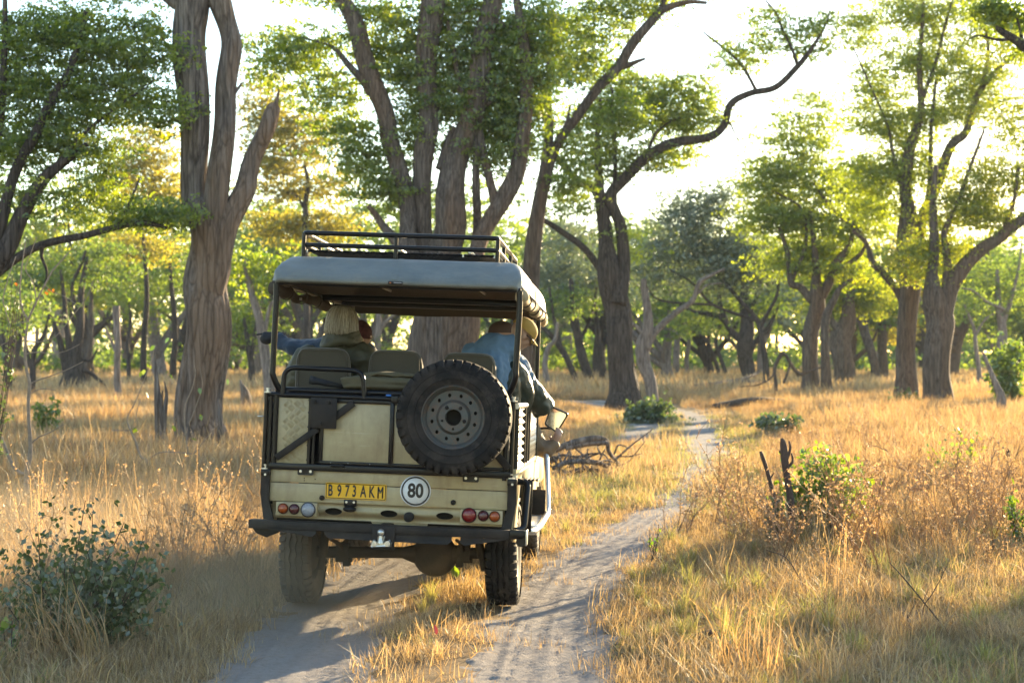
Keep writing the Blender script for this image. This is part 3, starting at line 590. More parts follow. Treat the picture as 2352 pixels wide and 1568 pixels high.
tree('forest_tree', 'slimmer twisted trunk pressed against the right side of the forked top tree',
  [[(1898, 890, 26), (1893, 808, 20), (1898, 735, 19), (1912, 696, 16), (1930, 660, 12), (1960, 640, 8)]], [(1960, 620, 60, 30, 16)], 71, M_bark, M_ly, 121, rad=.7, per=60, size=.16, amp=.06, nside=16)
tree('forest_tree', 'thick grey trunk with a drooping yellow crown behind the slimmer twisted trunk',
  [[(1934, 874, 46), (1936, 830, 46), (1937, 779, 50), (1945, 730, 36), (1950, 690, 26), (1960, 640, 16)], [(1930, 770, 22), (1912, 735, 16), (1900, 700, 10)]], [(1960, 650, 90, 50, 46), (2010, 690, 60, 40, 24), (1900, 690, 50, 30, 14)], 84, M_bark, M_ly, 122, rad=.8, per=80, size=.18, amp=.06, nside=18)
tree('forest_tree', 'thin trunk slanting left just right of the thick grey trunk',
  [[(2010, 862, 20), (2003, 820, 20), (1990, 769, 21), (1974, 720, 20), (1968, 690, 14)], [(1985, 750, 12), (1998, 710, 10), (2010, 670, 6)]], [(1980, 700, 60, 40, 18)], 96, M_bark, M_ly, 123, rad=.8, per=60, size=.2)
tree('forest_tree', 'upright grey trunk with one short limb to the right, left of the tall slender trunk',
  [[(2027, 860, 26), (2027, 810, 22), (2029, 759, 22), (2026, 710, 16), (2020, 660, 10)], [(2029, 770, 12), (2045, 745, 10), (2062, 735, 6)]], [(2030, 690, 50, 50, 20)], 100, M_bark, M_lf, 124, rad=.9, per=60, size=.2)
tJ = tree('forest_tree', 'tall slender trunk with thin upward limbs, left of the broad fluted trunk',
  [[(2078, 908, 58), (2080, 850, 46), (2083, 793, 43), (2083, 696, 45), (2087, 610, 54), (2094, 545, 56), (2082, 470, 32), (2078, 440, 28), (2092, 347, 26), (2106, 290, 20), (2115, 241, 17), (2112, 150, 12), (2118, 60, 9), (2120, -60, 6)],
   [(2100, 590, 36), (2112, 530, 28), (2120, 500, 27), (2143, 440, 26), (2166, 385, 24), (2189, 333, 22), (2217, 301, 19), (2240, 231, 16), (2262, 195, 13), (2282, 167, 11), (2310, 145, 8), (2345, 122, 6)],
   [(2083, 705, 24), (2061, 667, 18), (2030, 630, 17), (2005, 603, 15), (1990, 560, 11), (1960, 530, 8)], [(2256, 200, 10), (2270, 116, 8), (2262, 60, 6)], [(2130, 470, 14), (2138, 380, 12), (2140, 280, 9), (2150, 180, 6)], [(2080, 440, 10), (2052, 360, 8), (2040, 290, 7), (2000, 200, 5), (1960, 110, 4)], [(2115, 241, 10), (2150, 140, 8), (2170, 60, 7), (2195, -20, 5)], [(2085, 460, 12), (2060, 400, 8), (2048, 340, 6)]],
  [(2060, 160, 90, 80, 60), (2020, 260, 60, 70, 44), (2110, 300, 80, 70, 60), (2180, 130, 90, 80, 60), (2050, 390, 60, 50, 36), (2000, 400, 60, 50, 32), (2270, 200, 70, 80, 48), (1980, 70, 60, 50, 24), (2060, 20, 90, 50, 40), (2200, 250, 70, 60, 40), (2180, 30, 90, 50, 44), (2020, 480, 70, 45, 32), (2130, 400, 60, 50, 24), (2290, 60, 60, 50, 28), (2150, -90, 200, 60, 72)], 60, M_bark, M_lg, 125, rad=.65, per=92, size=.105, amp=.05, nside=24, tw=(.35, 1))
tK = tree('forest_tree', 'broad fluted trunk at the right with one heavy limb arching off to the right edge',
  [[(2154, 912, 72), (2154, 860, 62), (2154, 793, 60), (2155, 735, 64), (2150, 680, 52), (2140, 637, 28), (2143, 600, 24), (2147, 555, 22), (2143, 463, 16), (2150, 380, 10)],
   [(2162, 730, 46), (2180, 662, 40), (2205, 623, 35), (2232, 596, 31), (2259, 568, 28), (2305, 537, 26), (2352, 502, 24), (2420, 440, 18), (2480, 360, 12)], [(2172, 680, 26), (2176, 620, 20), (2172, 570, 17), (2171, 530, 14), (2200, 460, 10), (2230, 380, 8), (2260, 300, 6)], [(2300, 540, 12), (2330, 460, 10), (2340, 380, 8)]],
  [(2210, 480, 80, 50, 47), (2300, 400, 70, 80, 44), (2165, 570, 60, 40, 30), (2330, 270, 60, 70, 30), (2290, 500, 60, 40, 23), (2420, 380, 60, 80, 30), (2240, 420, 60, 60, 23), (2120, 600, 60, 50, 30), (2340, 120, 50, 60, 17)], 57, M_bark, M_ly, 126, rad=.65, per=92, size=.105, amp=.06, nside=26)
tree('forest_tree', 'grey forked trunk far right behind the arching limb',
  [[(2300, 850, 26), (2302, 800, 23), (2302, 769, 22), (2296, 720, 18), (2293, 686, 15), (2290, 620, 9)], [(2302, 750, 12), (2320, 690, 10), (2340, 620, 7), (2345, 560, 4)]], [(2320, 640, 60, 60, 22), (2270, 650, 50, 40, 16), (2250, 720, 40, 30, 8)], 88, M_barkpale, M_lf, 127, rad=.8, per=60, size=.18)
tree('bare_tree', 'thin pale crooked trunk left of the grey forked trunk at the far right',
  [[(2249, 860, 12), (2241, 800, 10), (2239, 760, 9), (2229, 735, 7), (2215, 700, 4)], [(2240, 770, 6), (2262, 735, 5), (2290, 715, 4)], [(2307, 712, 7), (2262, 690, 6), (2235, 668, 5), (2212, 662, 4)]], [(2240, 700, 40, 30, 8)], 80, M_barkpale, M_lf, 128, rad=.6, per=40, size=.16)
tree('overhanging_branch', 'dark leafy branch hanging in at the top right corner', [[(2480, 330, 30), (2440, 230, 26), (2400, 150, 22), (2352, 108, 20), (2330, 92, 20), (2300, 72, 16), (2285, 60, 8)], [(2330, 88, 10), (2290, 92, 7), (2250, 82, 4), (2225, 90, 2)], [(2352, 108, 10), (2340, 60, 6), (2330, 20, 4)]], [(2310, 30, 50, 26, 20), (2280, 10, 40, 20, 10), (2400, 80, 60, 60, 24)], 30, M_barkd, M_lg, 129, rad=.3, per=60, size=.09, cat='branch', r0=.012, ground=False)

# ---- the left side
tL = tree('forest_tree', 'big dark crowned tree filling the top left corner with low spreading limbs',
  [[(-160, 1080, 90), (-140, 900, 74), (-110, 760, 66), (-60, 660, 58), (-10, 600, 48), (20, 560, 42), (55, 487, 34), (92, 421, 29), (125, 390, 23), (165, 360, 16), (200, 330, 11)],
   [(-60, 670, 30), (0, 620, 24), (60, 580, 19), (120, 556, 18), (201, 538, 16), (270, 522, 14), (330, 512, 12), (384, 523, 7)],
   [(-20, 610, 34), (0, 520, 30), (25, 430, 26), (50, 360, 26), (90, 290, 26), (128, 220, 24), (155, 170, 20), (180, 100, 14), (200, 20, 9)],
   [(-30, 620, 28), (-30, 480, 26), (-10, 360, 24), (0, 260, 22), (8, 160, 18), (12, 60, 14), (10, -60, 10)],
   [(125, 390, 14), (180, 320, 10), (260, 250, 8), (340, 200, 5)], [(270, 522, 8), (300, 460, 6), (320, 410, 4)], [(100, 560, 10), (95, 590, 8), (108, 625, 6), (100, 660, 3)]],
  [(50, 90, 110, 90, 54), (190, 80, 110, 90, 52), (310, 110, 90, 90, 36), (110, 220, 120, 70, 44), (250, 220, 100, 60, 34), (60, 340, 100, 70, 34), (350, 250, 60, 60, 14), (200, 330, 90, 50, 24), (300, 480, 90, 40, 26), (140, 470, 60, 40, 8), (220, 410, 60, 40, 10), (-60, 250, 80, 200, 40), (380, 500, 40, 25, 8), (120, -90, 250, 80, 44), (50, 470, 40, 40, 6), (30, 200, 60, 60, 18)], 29, M_barkd, M_lg, 130, rad=.36, per=125, size=.068, r0=.018, amp=.05, nside=22)
tree('forest_tree', 'dense cluster of dark stems fanning out left of the dead tree',
  [[(165, 888, 60), (168, 850, 44), (176, 812, 28), (183, 760, 20), (183, 702, 17), (190, 647, 13), (200, 590, 8)], [(160, 850, 24), (157, 775, 15), (150, 720, 12), (146, 684, 10), (140, 620, 7)], [(155, 860, 20), (135, 775, 13), (118, 730, 11), (106, 702, 9), (80, 650, 6)], [(172, 850, 14), (198, 852, 10), (222, 868, 9), (236, 880, 8), (246, 896, 6)], [(165, 820, 9), (185, 824, 8), (208, 828, 6), (225, 800, 4)], [(175, 720, 12), (165, 660, 9), (183, 615, 8), (198, 574, 6)]],
  [(150, 620, 90, 50, 26), (240, 600, 60, 50, 20), (70, 640, 50, 50, 14)], 74, M_barkd, M_lf, 131, rad=.7, per=60, size=.16, amp=.05)
tree('dead_tree', 'bare grey pole of a snag standing in the grass left of the dead tree', [[(271, 908, 18), (270, 850, 15), (269, 794, 15), (268, 740, 16), (267, 702, 16)], [(268, 812, 8), (260, 795, 7), (250, 770, 6), (242, 748, 4)]], [], 60, M_barkpale, M_lg, 132)
for i, (sts, pd, Y_, lab, bk, lm) in enumerate([
  ([[(73, 888, 18), (74, 840, 14), (82, 800, 12), (100, 770, 9), (115, 720, 6)], [(73, 860, 8), (60, 790, 7), (50, 720, 5)]], [(60, 700, 50, 50, 12)], 66, 'short dark forked trunk at the left between the bare sapling and the stem cluster', M_barkd, M_lf),
  ([[(18, 888, 18), (16, 830, 15), (10, 780, 10), (0, 720, 7)], [(16, 830, 8), (34, 780, 7), (45, 730, 5)]], [(10, 720, 50, 60, 14)], 70, 'leaning trunk at the very left edge of the grass', M_barkd, M_lf),
  ([[(200, 886, 16), (203, 840, 14), (205, 794, 14), (208, 720, 11), (212, 650, 7)]], [(215, 650, 50, 40, 12)], 82, 'single straight stem just right of the fanning stem cluster', M_bark, M_lf),
  ([[(297, 880, 11), (295, 830, 10), (293, 794, 9), (300, 740, 7), (296, 690, 4)]], [(300, 700, 50, 60, 26)], 95, 'thin stem with a bright yellow crown right of the grey snag', M_barkd, M_ly),
  ([[(394, 880, 18), (398, 830, 15), (403, 794, 14), (399, 720, 13), (394, 660, 10), (390, 600, 7)]], [(390, 600, 50, 50, 18), (350, 660, 50, 40, 16)], 86, 'dark stem half hidden behind the left edge of the dead tree', M_barkd, M_lf),
  ([[(577, 884, 18), (576, 840, 16), (575, 812, 16), (568, 780, 11), (560, 730, 7)], [(577, 815, 10), (585, 770, 8), (590, 730, 5)]], [(570, 730, 60, 40, 26), (560, 790, 40, 20, 5)], 82, 'small dark tree with low crown right of the dead tree', M_barkd, M_lg),
  ([[(619, 896, 28), (614, 850, 26), (608, 794, 24), (596, 740, 19), (586, 702, 18), (574, 655, 14), (560, 600, 9)], [(606, 770, 10), (622, 702, 9), (640, 686, 8), (660, 670, 6), (690, 640, 4)]], [(570, 620, 70, 50, 22), (680, 640, 60, 40, 18)], 58, 'pale slanting trunk seen beside the left roof post of the vehicle', M_barkpale, M_lg),
  ([[(868, 880, 20), (868, 800, 16), (870, 740, 14), (862, 700, 10), (850, 640, 7)], [(870, 760, 10), (890, 735, 9), (920, 712, 7), (950, 700, 5)]], [(880, 640, 70, 50, 24), (910, 790, 30, 20, 5)], 86, 'forked grey tree seen through the vehicle between the seats', M_barkpale, M_lf),
  ([[(700, 880, 18), (702, 760, 16), (704, 640, 16), (702, 520, 15), (700, 470, 13), (708, 425, 10), (700, 380, 6)], [(700, 480, 8), (680, 450, 7), (650, 440, 5)]], [(650, 400, 80, 70, 60), (700, 310, 70, 70, 44), (620, 310, 60, 80, 50), (740, 520, 60, 50, 34), (640, 520, 70, 40, 34), (600, 220, 60, 70, 30), (760, 440, 50, 50, 20)], 76, 'golden yellow crowned tree between the dead tree and the many stemmed tree', M_barkd, M_lgold),
  ([[(330, 880, 16), (332, 780, 14), (336, 680, 12), (330, 560, 9), (320, 470, 6)]], [(330, 340, 70, 70, 50), (270, 420, 70, 60, 40), (370, 420, 50, 70, 34), (320, 560, 80, 50, 34)], 80, 'pale yellow crowned tree showing just left of the dead tree', M_barkd, M_lgold),
  ([[(1352, 874, 24), (1340, 820, 22), (1325, 760, 18), (1315, 700, 14), (1312, 640, 9)]], [(1320, 690, 60, 40, 18)], 90, 'dark trunk slanting left, right of the vehicle roof post', M_barkd, M_lf),
  ([[(1322, 872, 14), (1308, 840, 14), (1290, 800, 14), (1265, 770, 12), (1245, 750, 8)], [(1290, 800, 8), (1270, 720, 7), (1262, 660, 5)]], [(1270, 700, 50, 40, 14)], 88, 'dark trunk bent low to the left, right of the vehicle roof post', M_barkd, M_lf),
  ([[(1256, 872, 14), (1252, 830, 13), (1258, 800, 12), (1275, 780, 9), (1280, 740, 6)]], [], 84, 'pale curved bare trunk closest to the vehicle roof on its right', M_barkpale, M_lf),
  ([[(1382, 868, 14), (1378, 800, 13), (1370, 740, 11), (1366, 680, 8)]], [(1370, 690, 40, 40, 12)], 94, 'dim slender stem pressed behind the left side of the dark twin trunk', M_barkd, M_lf),
  ]):
    tree('distant_tree' if Y_ > 65 else 'forest_tree', lab, sts, pd, Y_, bk, lm, 140+i, rad=.75, per=62, size=.165, amp=.05)

# ---- woodland further back: every tree stands by itself
def far_tree(x, Y, h, seed, leafm, bark, label, lean=0, crown=.62, group='trees of the woodland behind', nl=40, low=.22):
    g = np.random.default_rng(seed); base = np.array([x, Y, hgt(x, Y)]); t = thing('distant_tree', label, 'tree', tuple(base), group); m = MB(); nodes = []; R = h*.028*g.uniform(.8, 1.4)
    top = np.array([lean*h, g.normal(0, .05)*h, h*.9]); k = g.uniform(.12, .3)
    tr = smooth_path([[0, 0, -.2, R*1.3], [lean*h*.1, 0, h*k*.5, R], [lean*h*.25+g.normal(0, .02)*h, 0, h*k, R*.95], [*(top*.6+g.normal(0, .04, 3)*h), R*.5], [*top, R*.15]], 4)
    m.tube(tr[:, :3], tr[:, 3], 9, amp=.05, seed=seed); nodes.append(tr[3:, :3])
    for i in range(g.integers(3, 6)):
        s_ = tr[g.integers(4, 9)]; a = g.uniform(0, 6.28); L = h*g.uniform(.3, .55); e = s_[:3]+np.array([cos(a)*.6, sin(a)*.4, .75])*L
        b = smooth_path([[*s_[:3], s_[3]*.7], [*(s_[:3]*.5+e*.5+g.normal(0, .05, 3)*h), s_[3]*.4], [*e, s_[3]*.12]], 4); m.tube(b[:, :3], b[:, 3], 7, amp=.05, seed=seed+i); nodes.append(b[1:, :3])
    nodes = np.concatenate(nodes)
    c = []
    for _ in range(nl):
        u = g.normal(0, 1, 3); u /= np.linalg.norm(u); u *= g.uniform(.2, 1)**.6; c.append([lean*h*.7+u[0]*h*.36, u[1]*h*.30, h*crown+u[2]*h*(1-crown)*1.05])
    c = np.array(c); c[:, 2] = np.maximum(c[:, 2], h*low); connect(m, nodes, c, seed+5, r0=.03, n=3)
    m.build('trunk', bark, t, smooth=True); cr = MB(); leaves(cr, c, h*.09, 80, .33 if Y > 110 else .27, seed+2); cr.build('crown', leafm, t, tint=True); return t
where = ['behind the stem cluster at the left edge', 'left of the fanning stem cluster', 'behind the fanning stem cluster', 'between the stem cluster and the grey snag', 'directly behind the grey snag', 'right of the grey snag', 'behind the left edge of the dead tree', 'just right of the dead tree', 'behind the pale slanting trunk', 'left of the vehicle roof rack', 'behind the left of the roof rack', 'behind the left stem of the many stemmed tree', 'seen through the middle of the vehicle', 'behind the many stemmed tree', 'behind the right stem of the many stemmed tree', 'right of the vehicle roof rack', 'behind the bent low trunk', 'behind the dark twin trunk', 'right of the pale forked tree', 'behind the track bend', 'above the fallen logs', 'behind the dark spreading tree', 'right of the dark spreading tree', 'left of the twisted tree', 'behind the twisted tree', 'behind the thick grey trunk', 'between the thick grey trunk and tall slender trunk', 'behind the tall slender trunk', 'between the two big right hand trees', 'right of the broad fluted trunk', 'under the arching limb', 'at the far right edge']
FAR = []
for i, wh in enumerate(where):
    px = -40 + i*(2460/31) + RNG.normal(0, 14); Y_ = [104, 128, 152, 116, 140][i % 5]*RNG.uniform(.95, 1.05); h = Y_/FPX*RNG.uniform(380, 520) if px < 1150 else Y_/FPX*RNG.uniform(290, 400)
    yel = i in (3, 4, 5, 9, 26, 27)
    FAR.append(far_tree(P(px, 850, Y_)[0], Y_, h, 300+i, (M_ly if i % 2 else M_lgold) if yel else (M_lo if i in (14, 16, 18, 23) else M_lf), [M_barkd, M_bark, M_barkpale][i % 3], ('hazy yellow green tree ' if yel else 'hazy green tree ')+wh, lean=RNG.normal(0, .12), nl=72))
# the wood's far edge reads as one mass
m = MB(); c = MB(); g = np.random.default_rng(9); n = 125
xs_ = g.uniform(-1, 1, n)*95; ys_ = g.uniform(175, 330, n); 
for x, y in zip(xs_*(ys_/200), ys_):
    h = g.uniform(13, 21) if x < 0 else g.uniform(9, 16); m.tube([[x, y, -.5], [x+g.normal(0, .4), y, h*.4], [x+g.normal(0, 1), y, h*.75]], [.3, .24, .1], 6)
    u = g.normal(0, 1, (30, 3))*np.array([h*.25, h*.2, h*.2])+np.array([x, y, h*.55]); u[:, 2] = np.maximum(u[:, 2], 1); leaves(c, u, 1.2, 26, .8, int(x*7+y*13) % 9999)
for k in range(420):
    y = g.uniform(125, 320); x = g.uniform(-1, 1)*y*.42; hh = g.uniform(1.5, 4.5); u = g.normal(0, 1, (9, 3))*np.array([1.6, 1.2, .5])*hh*.4+np.array([x, y, hh*.5]); u[:, 2] = np.maximum(u[:, 2], .4); leaves(c, u, .8, 17, .48, k+9000)
far = m.build('distant_woodland', M_barkpale, smooth=True); tag(far, kind='stuff')
cr = c.build('foliage', M_lf, far, tint=True); tag(cr, kind='stuff')
# ================================================================ VEHICLE
M_paint = mat('khaki_paint', (.44, .375, .225), rough=.38, var=.08, scale=5, bump=.05, bscale=180, dirt=(.20, .14, .085, .55), dscale=2.0, spec=.4)
M_black = mat('black_powder_coat', (.005, .005, .007), spec=.28, rough=.3, var=.25, scale=14, bump=.05, bscale=260, dirt=(.05, .04, .03, .08), dscale=6)
M_steel = mat('dusty_black_steel', (.010, .0095, .011), spec=.25, rough=.6, var=.25, scale=12, bump=.06, bscale=200, dirt=(.09, .07, .055, .3), dscale=5)
M_canvas = mat('grey_green_canvas', (.115, .128, .122), rough=.5, var=.12, scale=3, bump=.9, bscale=7, dirt=(.27, .24, .18, .35), dscale=2.5, spec=.55)
M_lining = mat('brown_canvas_lining', (.07, .055, .04), rough=.85, var=.08, scale=8, bump=.1, bscale=300)
M_tan_sunlit = mat('sunlit_tan_canvas', (.42, .33, .20), rough=.85, var=.12, scale=9, bump=.2, bscale=160)  # rolled canvas with sunlight put into its colour
M_seat = mat('olive_seat_cover', (.062, .054, .038), rough=.85, var=.07, scale=12, bump=.12, bscale=420, sheen=.3)
M_rubber = mat('tyre_rubber', (.009, .009, .011), spec=.2, rough=.72, var=.2, scale=12, bump=.12, bscale=120, dirt=(.07, .055, .045, .4), dscale=4)
M_rubberd = mat('dusty_tyre_rubber', (.04, .035, .03), rough=.85, var=.2, scale=12, bump=.12, bscale=120, dirt=(.20, .145, .10, .8), dscale=3)
M_rim = mat('grey_rim_paint', (.045, .056, .058), rough=.5, var=.1, scale=14, dirt=(.15, .07, .035, .35), dscale=11, bump=.05)
M_zinc = mat('zinc_bolt', (.55, .55, .54), rough=.35, metal=.9, var=.1)
M_alu = mat('bare_aluminium', (.62, .60, .56), rough=.33, metal=.85, var=.06)
M_plate = mat('yellow_plate', (.78, .43, .012), rough=.35, var=.03, scale=20)
M_ink = mat('black_print', (.012, .01, .01), rough=.5, var=.1)
M_white = mat('white_sticker', (.74, .76, .80), rough=.4, var=.02)
M_red = mat('red_lens', (.20, .008, .010), rough=.2, var=.12, scale=60, coat=.6, bump=.25, bscale=240)
M_dred = mat('dark_red_lens', (.09, .015, .018), rough=.22, var=.12, scale=60, coat=.6, bump=.25, bscale=240)
M_amber = mat('amber_lens', (.34, .065, .010), rough=.22, var=.12, scale=60, coat=.6, bump=.25, bscale=240)
M_clear = mat('clear_lens', (.30, .32, .37), rough=.15, var=.2, scale=90, coat=.8, bump=.6, bscale=160)
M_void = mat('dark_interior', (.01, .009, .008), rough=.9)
M_under = mat('dusty_underbody', (.035, .027, .02), rough=.85, var=.3, scale=8, bump=.2, bscale=60, dirt=(.10, .068, .045, .5), dscale=4)
M_mirror = mat('mirror_glass', (.42, .43, .45), rough=.06, metal=1, var=.0)
M_blue = mat('blue_plastic', (.02, .16, .55), rough=.4)

def grime(m, sc, stretch, lo, hi, col, fac):
    t = m.node_tree; b = t.nodes['Principled BSDF']; src = b.inputs['Base Color'].links[0].from_socket; tc = nd(t, 'ShaderNodeTexCoord'); mp = nd(t, 'ShaderNodeMapping'); mp.inputs['Scale'].default_value = stretch; t.links.new(tc.outputs['Object'], mp.inputs[0])
    n = nd(t, 'ShaderNodeTexNoise'); n.inputs['Scale'].default_value = sc; n.inputs['Detail'].default_value = 8; n.inputs['Roughness'].default_value = .7; t.links.new(mp.outputs[0], n.inputs['Vector'])
    r = nd(t, 'ShaderNodeValToRGB'); r.color_ramp.elements[0].position = lo; r.color_ramp.elements[1].position = hi; r.color_ramp.elements[1].color = (fac, fac, fac, 1); t.links.new(n.outputs[0], r.inputs[0])
    mx = nd(t, 'ShaderNodeMix', data_type='RGBA'); mx.inputs[7].default_value = (*col, 1); t.links.new(r.outputs[0], mx.inputs[0]); t.links.new(src, mx.inputs[6]); t.links.new(mx.outputs[2], b.inputs['Base Color'])
grime(M_paint, 38, (1, 1, 1), .60, .68, (.20, .15, .09), .3); grime(M_paint, 5, (1.6, 1, .35), .50, .72, (.22, .16, .10), .6); grime(M_paint, 20, (.08, 1, 3), .63, .66, (.62, .58, .46), .5)
grime(M_canvas, 6, (1, 1, .25), .50, .70, (.20, .18, .14), .5); grime(M_canvas, 50, (1, 1, 1), .60, .64, (.07, .07, .065), .5); grime(M_rim, 30, (1, 1, 1), .54, .62, (.13, .065, .035), .6); grime(M_rubber, 9, (1, 1, 1), .50, .70, (.085, .07, .058), .6); grime(M_white, 12, (1, 1, .4), .55, .75, (.5, .44, .34), .5)
_bmm = Matrix([[float(BM[i][j]) for j in range(3)] for i in range(3)]).to_4x4()
CAR = thing('safari_vehicle', 'open khaki game viewing truck with canvas roof, rear spare wheel and yellow number plate', 'safari vehicle', tuple(BO))
CAR.matrix_world = Matrix.Translation(Vector(BO)) @ _bmm
def VP(o, sm=None): o.parent = CAR; return o
def tub(name, pts, r, mt=None, fil=.05, n=12, parent=None):
    p = fillet(pts, fil) if fil and len(pts) > 2 else np.array(pts, float)
    return MB().tube(p, r, n).build(name, mt or M_black, parent or CAR, smooth=50)
def bolts(name, pts, r, h, axis=(0, -1, 0), mt=None, parent=None, hexa=True):
    for q in pts:
        q = np.array(q, float); a = np.array(axis, float)
        MB().lathe(q, a, [(0, r*1.5), (h*.25, r*1.5), (h*.27, r), (h, r*.96), (h, 0)], 6 if hexa else 12).build(name, mt or M_zinc, parent or CAR, smooth=30)
def ell(cx, cz, a, b, n=28, ph=0): return [(cx+a*cos(t+ph), cz+b*sin(t+ph)) for t in np.arange(n)*2*pi/n]
def rrect(x0, x1, z0, z1, r, k=4):
    o = []
    for cx, cz, a0 in ((x1-r, z1-r, 0), (x0+r, z1-r, pi/2), (x0+r, z0+r, pi), (x1-r, z0+r, 1.5*pi)):
        for t in np.linspace(0, pi/2, k+1): o.append((cx+r*cos(a0+t), cz+r*sin(a0+t)))
    return o
def bx(name, x0, x1, y0, y1, z0, z1, mt, parent=None, bev=.004):
    return MB().box(((x0+x1)/2, (y0+y1)/2, (z0+z1)/2), (x1-x0, y1-y0, z1-z0)).build(name, mt, parent or CAR, bevel=bev)

# ---- tailgate
bx('rear_panel', -.835, .835, 0, .03, .958, 1.052, M_paint)
bx('rear_panel', -.835, .835, 0, .03, .826, .954, M_paint)
th = radians(20); Rv = [[1, 0, 0], [0, cos(th), -sin(th)], [0, sin(th), cos(th)]]
ovals = [B(766, 1169.5, .03), B(893.3, 1173.5, .03), B(1021.5, 1178.4, .03)]
MB().prism([(-.815, 0), (-.815, -.125), (-.12, -.125), (-.11, -.155), (.27, -.155), (.28, -.125), (.815, -.125), (.815, 0)][::-1], 0, .003,
  [ell(q[0], -.062, .060, .027) for q in ovals], T=([[1, 0, 0], [0, cos(th), -sin(th)], [0, sin(th), cos(th)]], [0, .012, .824])).build('valance', M_paint, CAR)
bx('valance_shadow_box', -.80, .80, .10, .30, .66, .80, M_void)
for s_, pts in ((0, [(650, 1167, 11.2, M_amber, 'amber indicator'), (675.8, 1168.5, 11.2, M_dred, 'dark red tail light'), (707.7, 1170, 15.8, M_clear, 'clear reversing light')]),
                (1, [(1077.5, 1182.7, 15.8, M_red, 'large bright red fog light'), (1110, 1184, 11.5, M_dred, 'dark red tail light'), (1136, 1185.7, 11.5, M_amber, 'amber indicator')])):
    q0 = B(634, 1152, -.03) if not s_ else B(1057, 1170, -.03); x0 = q0[0]; x1 = (B(729, 1152, -.03) if not s_ else B(1155, 1170, -.03))[0]
    lb = bx('light_box', x0, x1, -.035, .06, .727, .823, M_paint, bev=.006)
    for px, py, r, m_, lab in pts:
        q = B(px, py, -.04); rr = r/FPX*11.15
        L_ = MB().lathe((q[0], -.034, q[2]), (0, -1, 0), [(0, rr*1.12), (.006, rr*1.12), (.007, rr), (.014, rr*.97), (.022, rr*.8), (.027, rr*.45), (.029, 0)], 28).build('light_lens', m_, lb, smooth=40); L_['label'] = lab
        MB().lathe((q[0], -.034, q[2]), (0, -1, 0), [(0, rr*1.05), (.012, rr*1.10), (.016, rr*1.02), (.012, rr*.98)], 28, cap=False).build('lens_rim', M_steel, lb, smooth=40)
        rb_ = MB(); [rb_.box((q[0]+dx_*rr, -.034-.027*sqrt(max(0, 1-dx_*dx_))**.7, q[2]), (.0018, .003, 2*rr*sqrt(max(0, 1-dx_*dx_))*.86)) for dx_ in np.arange(-.75, .76, .25)]; rb_.build('lens_ribs', m_, L_)['kind'] = 'stuff'
        bolts('lens_screw', [(q[0]-rr*.9, -.042, q[2]), (q[0]+rr*.9, -.042, q[2])], .0025, .005, parent=lb, hexa=False)
def text(body, size, loc, mt, name, parent, ext=.0012, off=.0, sx=1., rot=(pi/2, 0, 0), spacing=1.0, rm=None):
    cu = bpy.data.curves.new(name, 'FONT'); cu.body = body; cu.size = size; cu.align_x = 'CENTER'; cu.align_y = 'CENTER'; cu.extrude = ext; cu.offset = off; cu.space_character = spacing; cu.resolution_u = 4
    o = bpy.data.objects.new(name, cu); COL.objects.link(o); dg = bpy.context.evaluated_depsgraph_get(); me = bpy.data.meshes.new_from_object(o.evaluated_get(dg)); bpy.data.objects.remove(o)
    me.materials.clear(); me.materials.append(mt); o = bpy.data.objects.new(name, me); COL.objects.link(o); o.parent = parent
    o.matrix_local = rm if rm is not None else Matrix.Translation(Vector(loc)) @ Matrix.Rotation(rot[1], 4, 'Y') @ Matrix.Rotation(rot[0], 4, 'X') @ Matrix.Diagonal((sx, 1, 1, 1)); return o
# number plate: black rim, yellow field, pressed characters
pc = B(817, 1128.5, -.012)
npl = MB().prism(rrect(pc[0]-.214, pc[0]+.214, pc[2]-.056, pc[2]+.056, .008), -.006, 0).build('number_plate', M_plate, CAR, bevel=.001)
MB().prism(rrect(pc[0]-.210, pc[0]+.210, pc[2]-.052, pc[2]+.052, .007), -.0075, -.0055, [rrect(pc[0]-.2055, pc[0]+.2055, pc[2]-.0475, pc[2]+.0475, .005)[::-1]]).build('plate_border', M_ink, npl)
for ch, px in zip('B973AK', (771.5, 788.8+.5, 803.5+.5, 818.2+.5, 836.5, 855.5, 873.5)):
    q = B({'B': 758.5, '9': 779, '7': 797, '3': 813.5, 'A': 834, 'K': 853.5, 'M': 873.5}[ch], 1128, -.012)
    o = text(ch, .112, (q[0], -.0078, pc[2]-.001), M_ink, 'plate_character', npl, off=.0022 if ch not in 'M' else .0008, sx=.54 if ch not in 'M' else .47)
bolts('plate_rivet', [(pc[0]-.165, -.009, pc[2]+.004), (pc[0]+.172, -.009, pc[2]+.006)], .0018, .002, parent=npl, hexa=False)
q = B(873.5, 1128, -.012); mm4 = MB(); hx, hz_ = .0155, .040
for a_, b_ in (((-hx, -hz_), (-hx, hz_)), ((hx, -hz_), (hx, hz_)), ((-hx, hz_-.004), (0, -.002)), ((hx, hz_-.004), (0, -.002))):
    mm4.bar((q[0]+a_[0], -.0078-abs(b_[0])*.02, pc[2]+a_[1]), (q[0]+b_[0], -.0078-abs(b_[0])*.02, pc[2]+b_[1]), .003, .0085, up=(1, 0, 0))
mm4.build('plate_character', M_ink, npl)
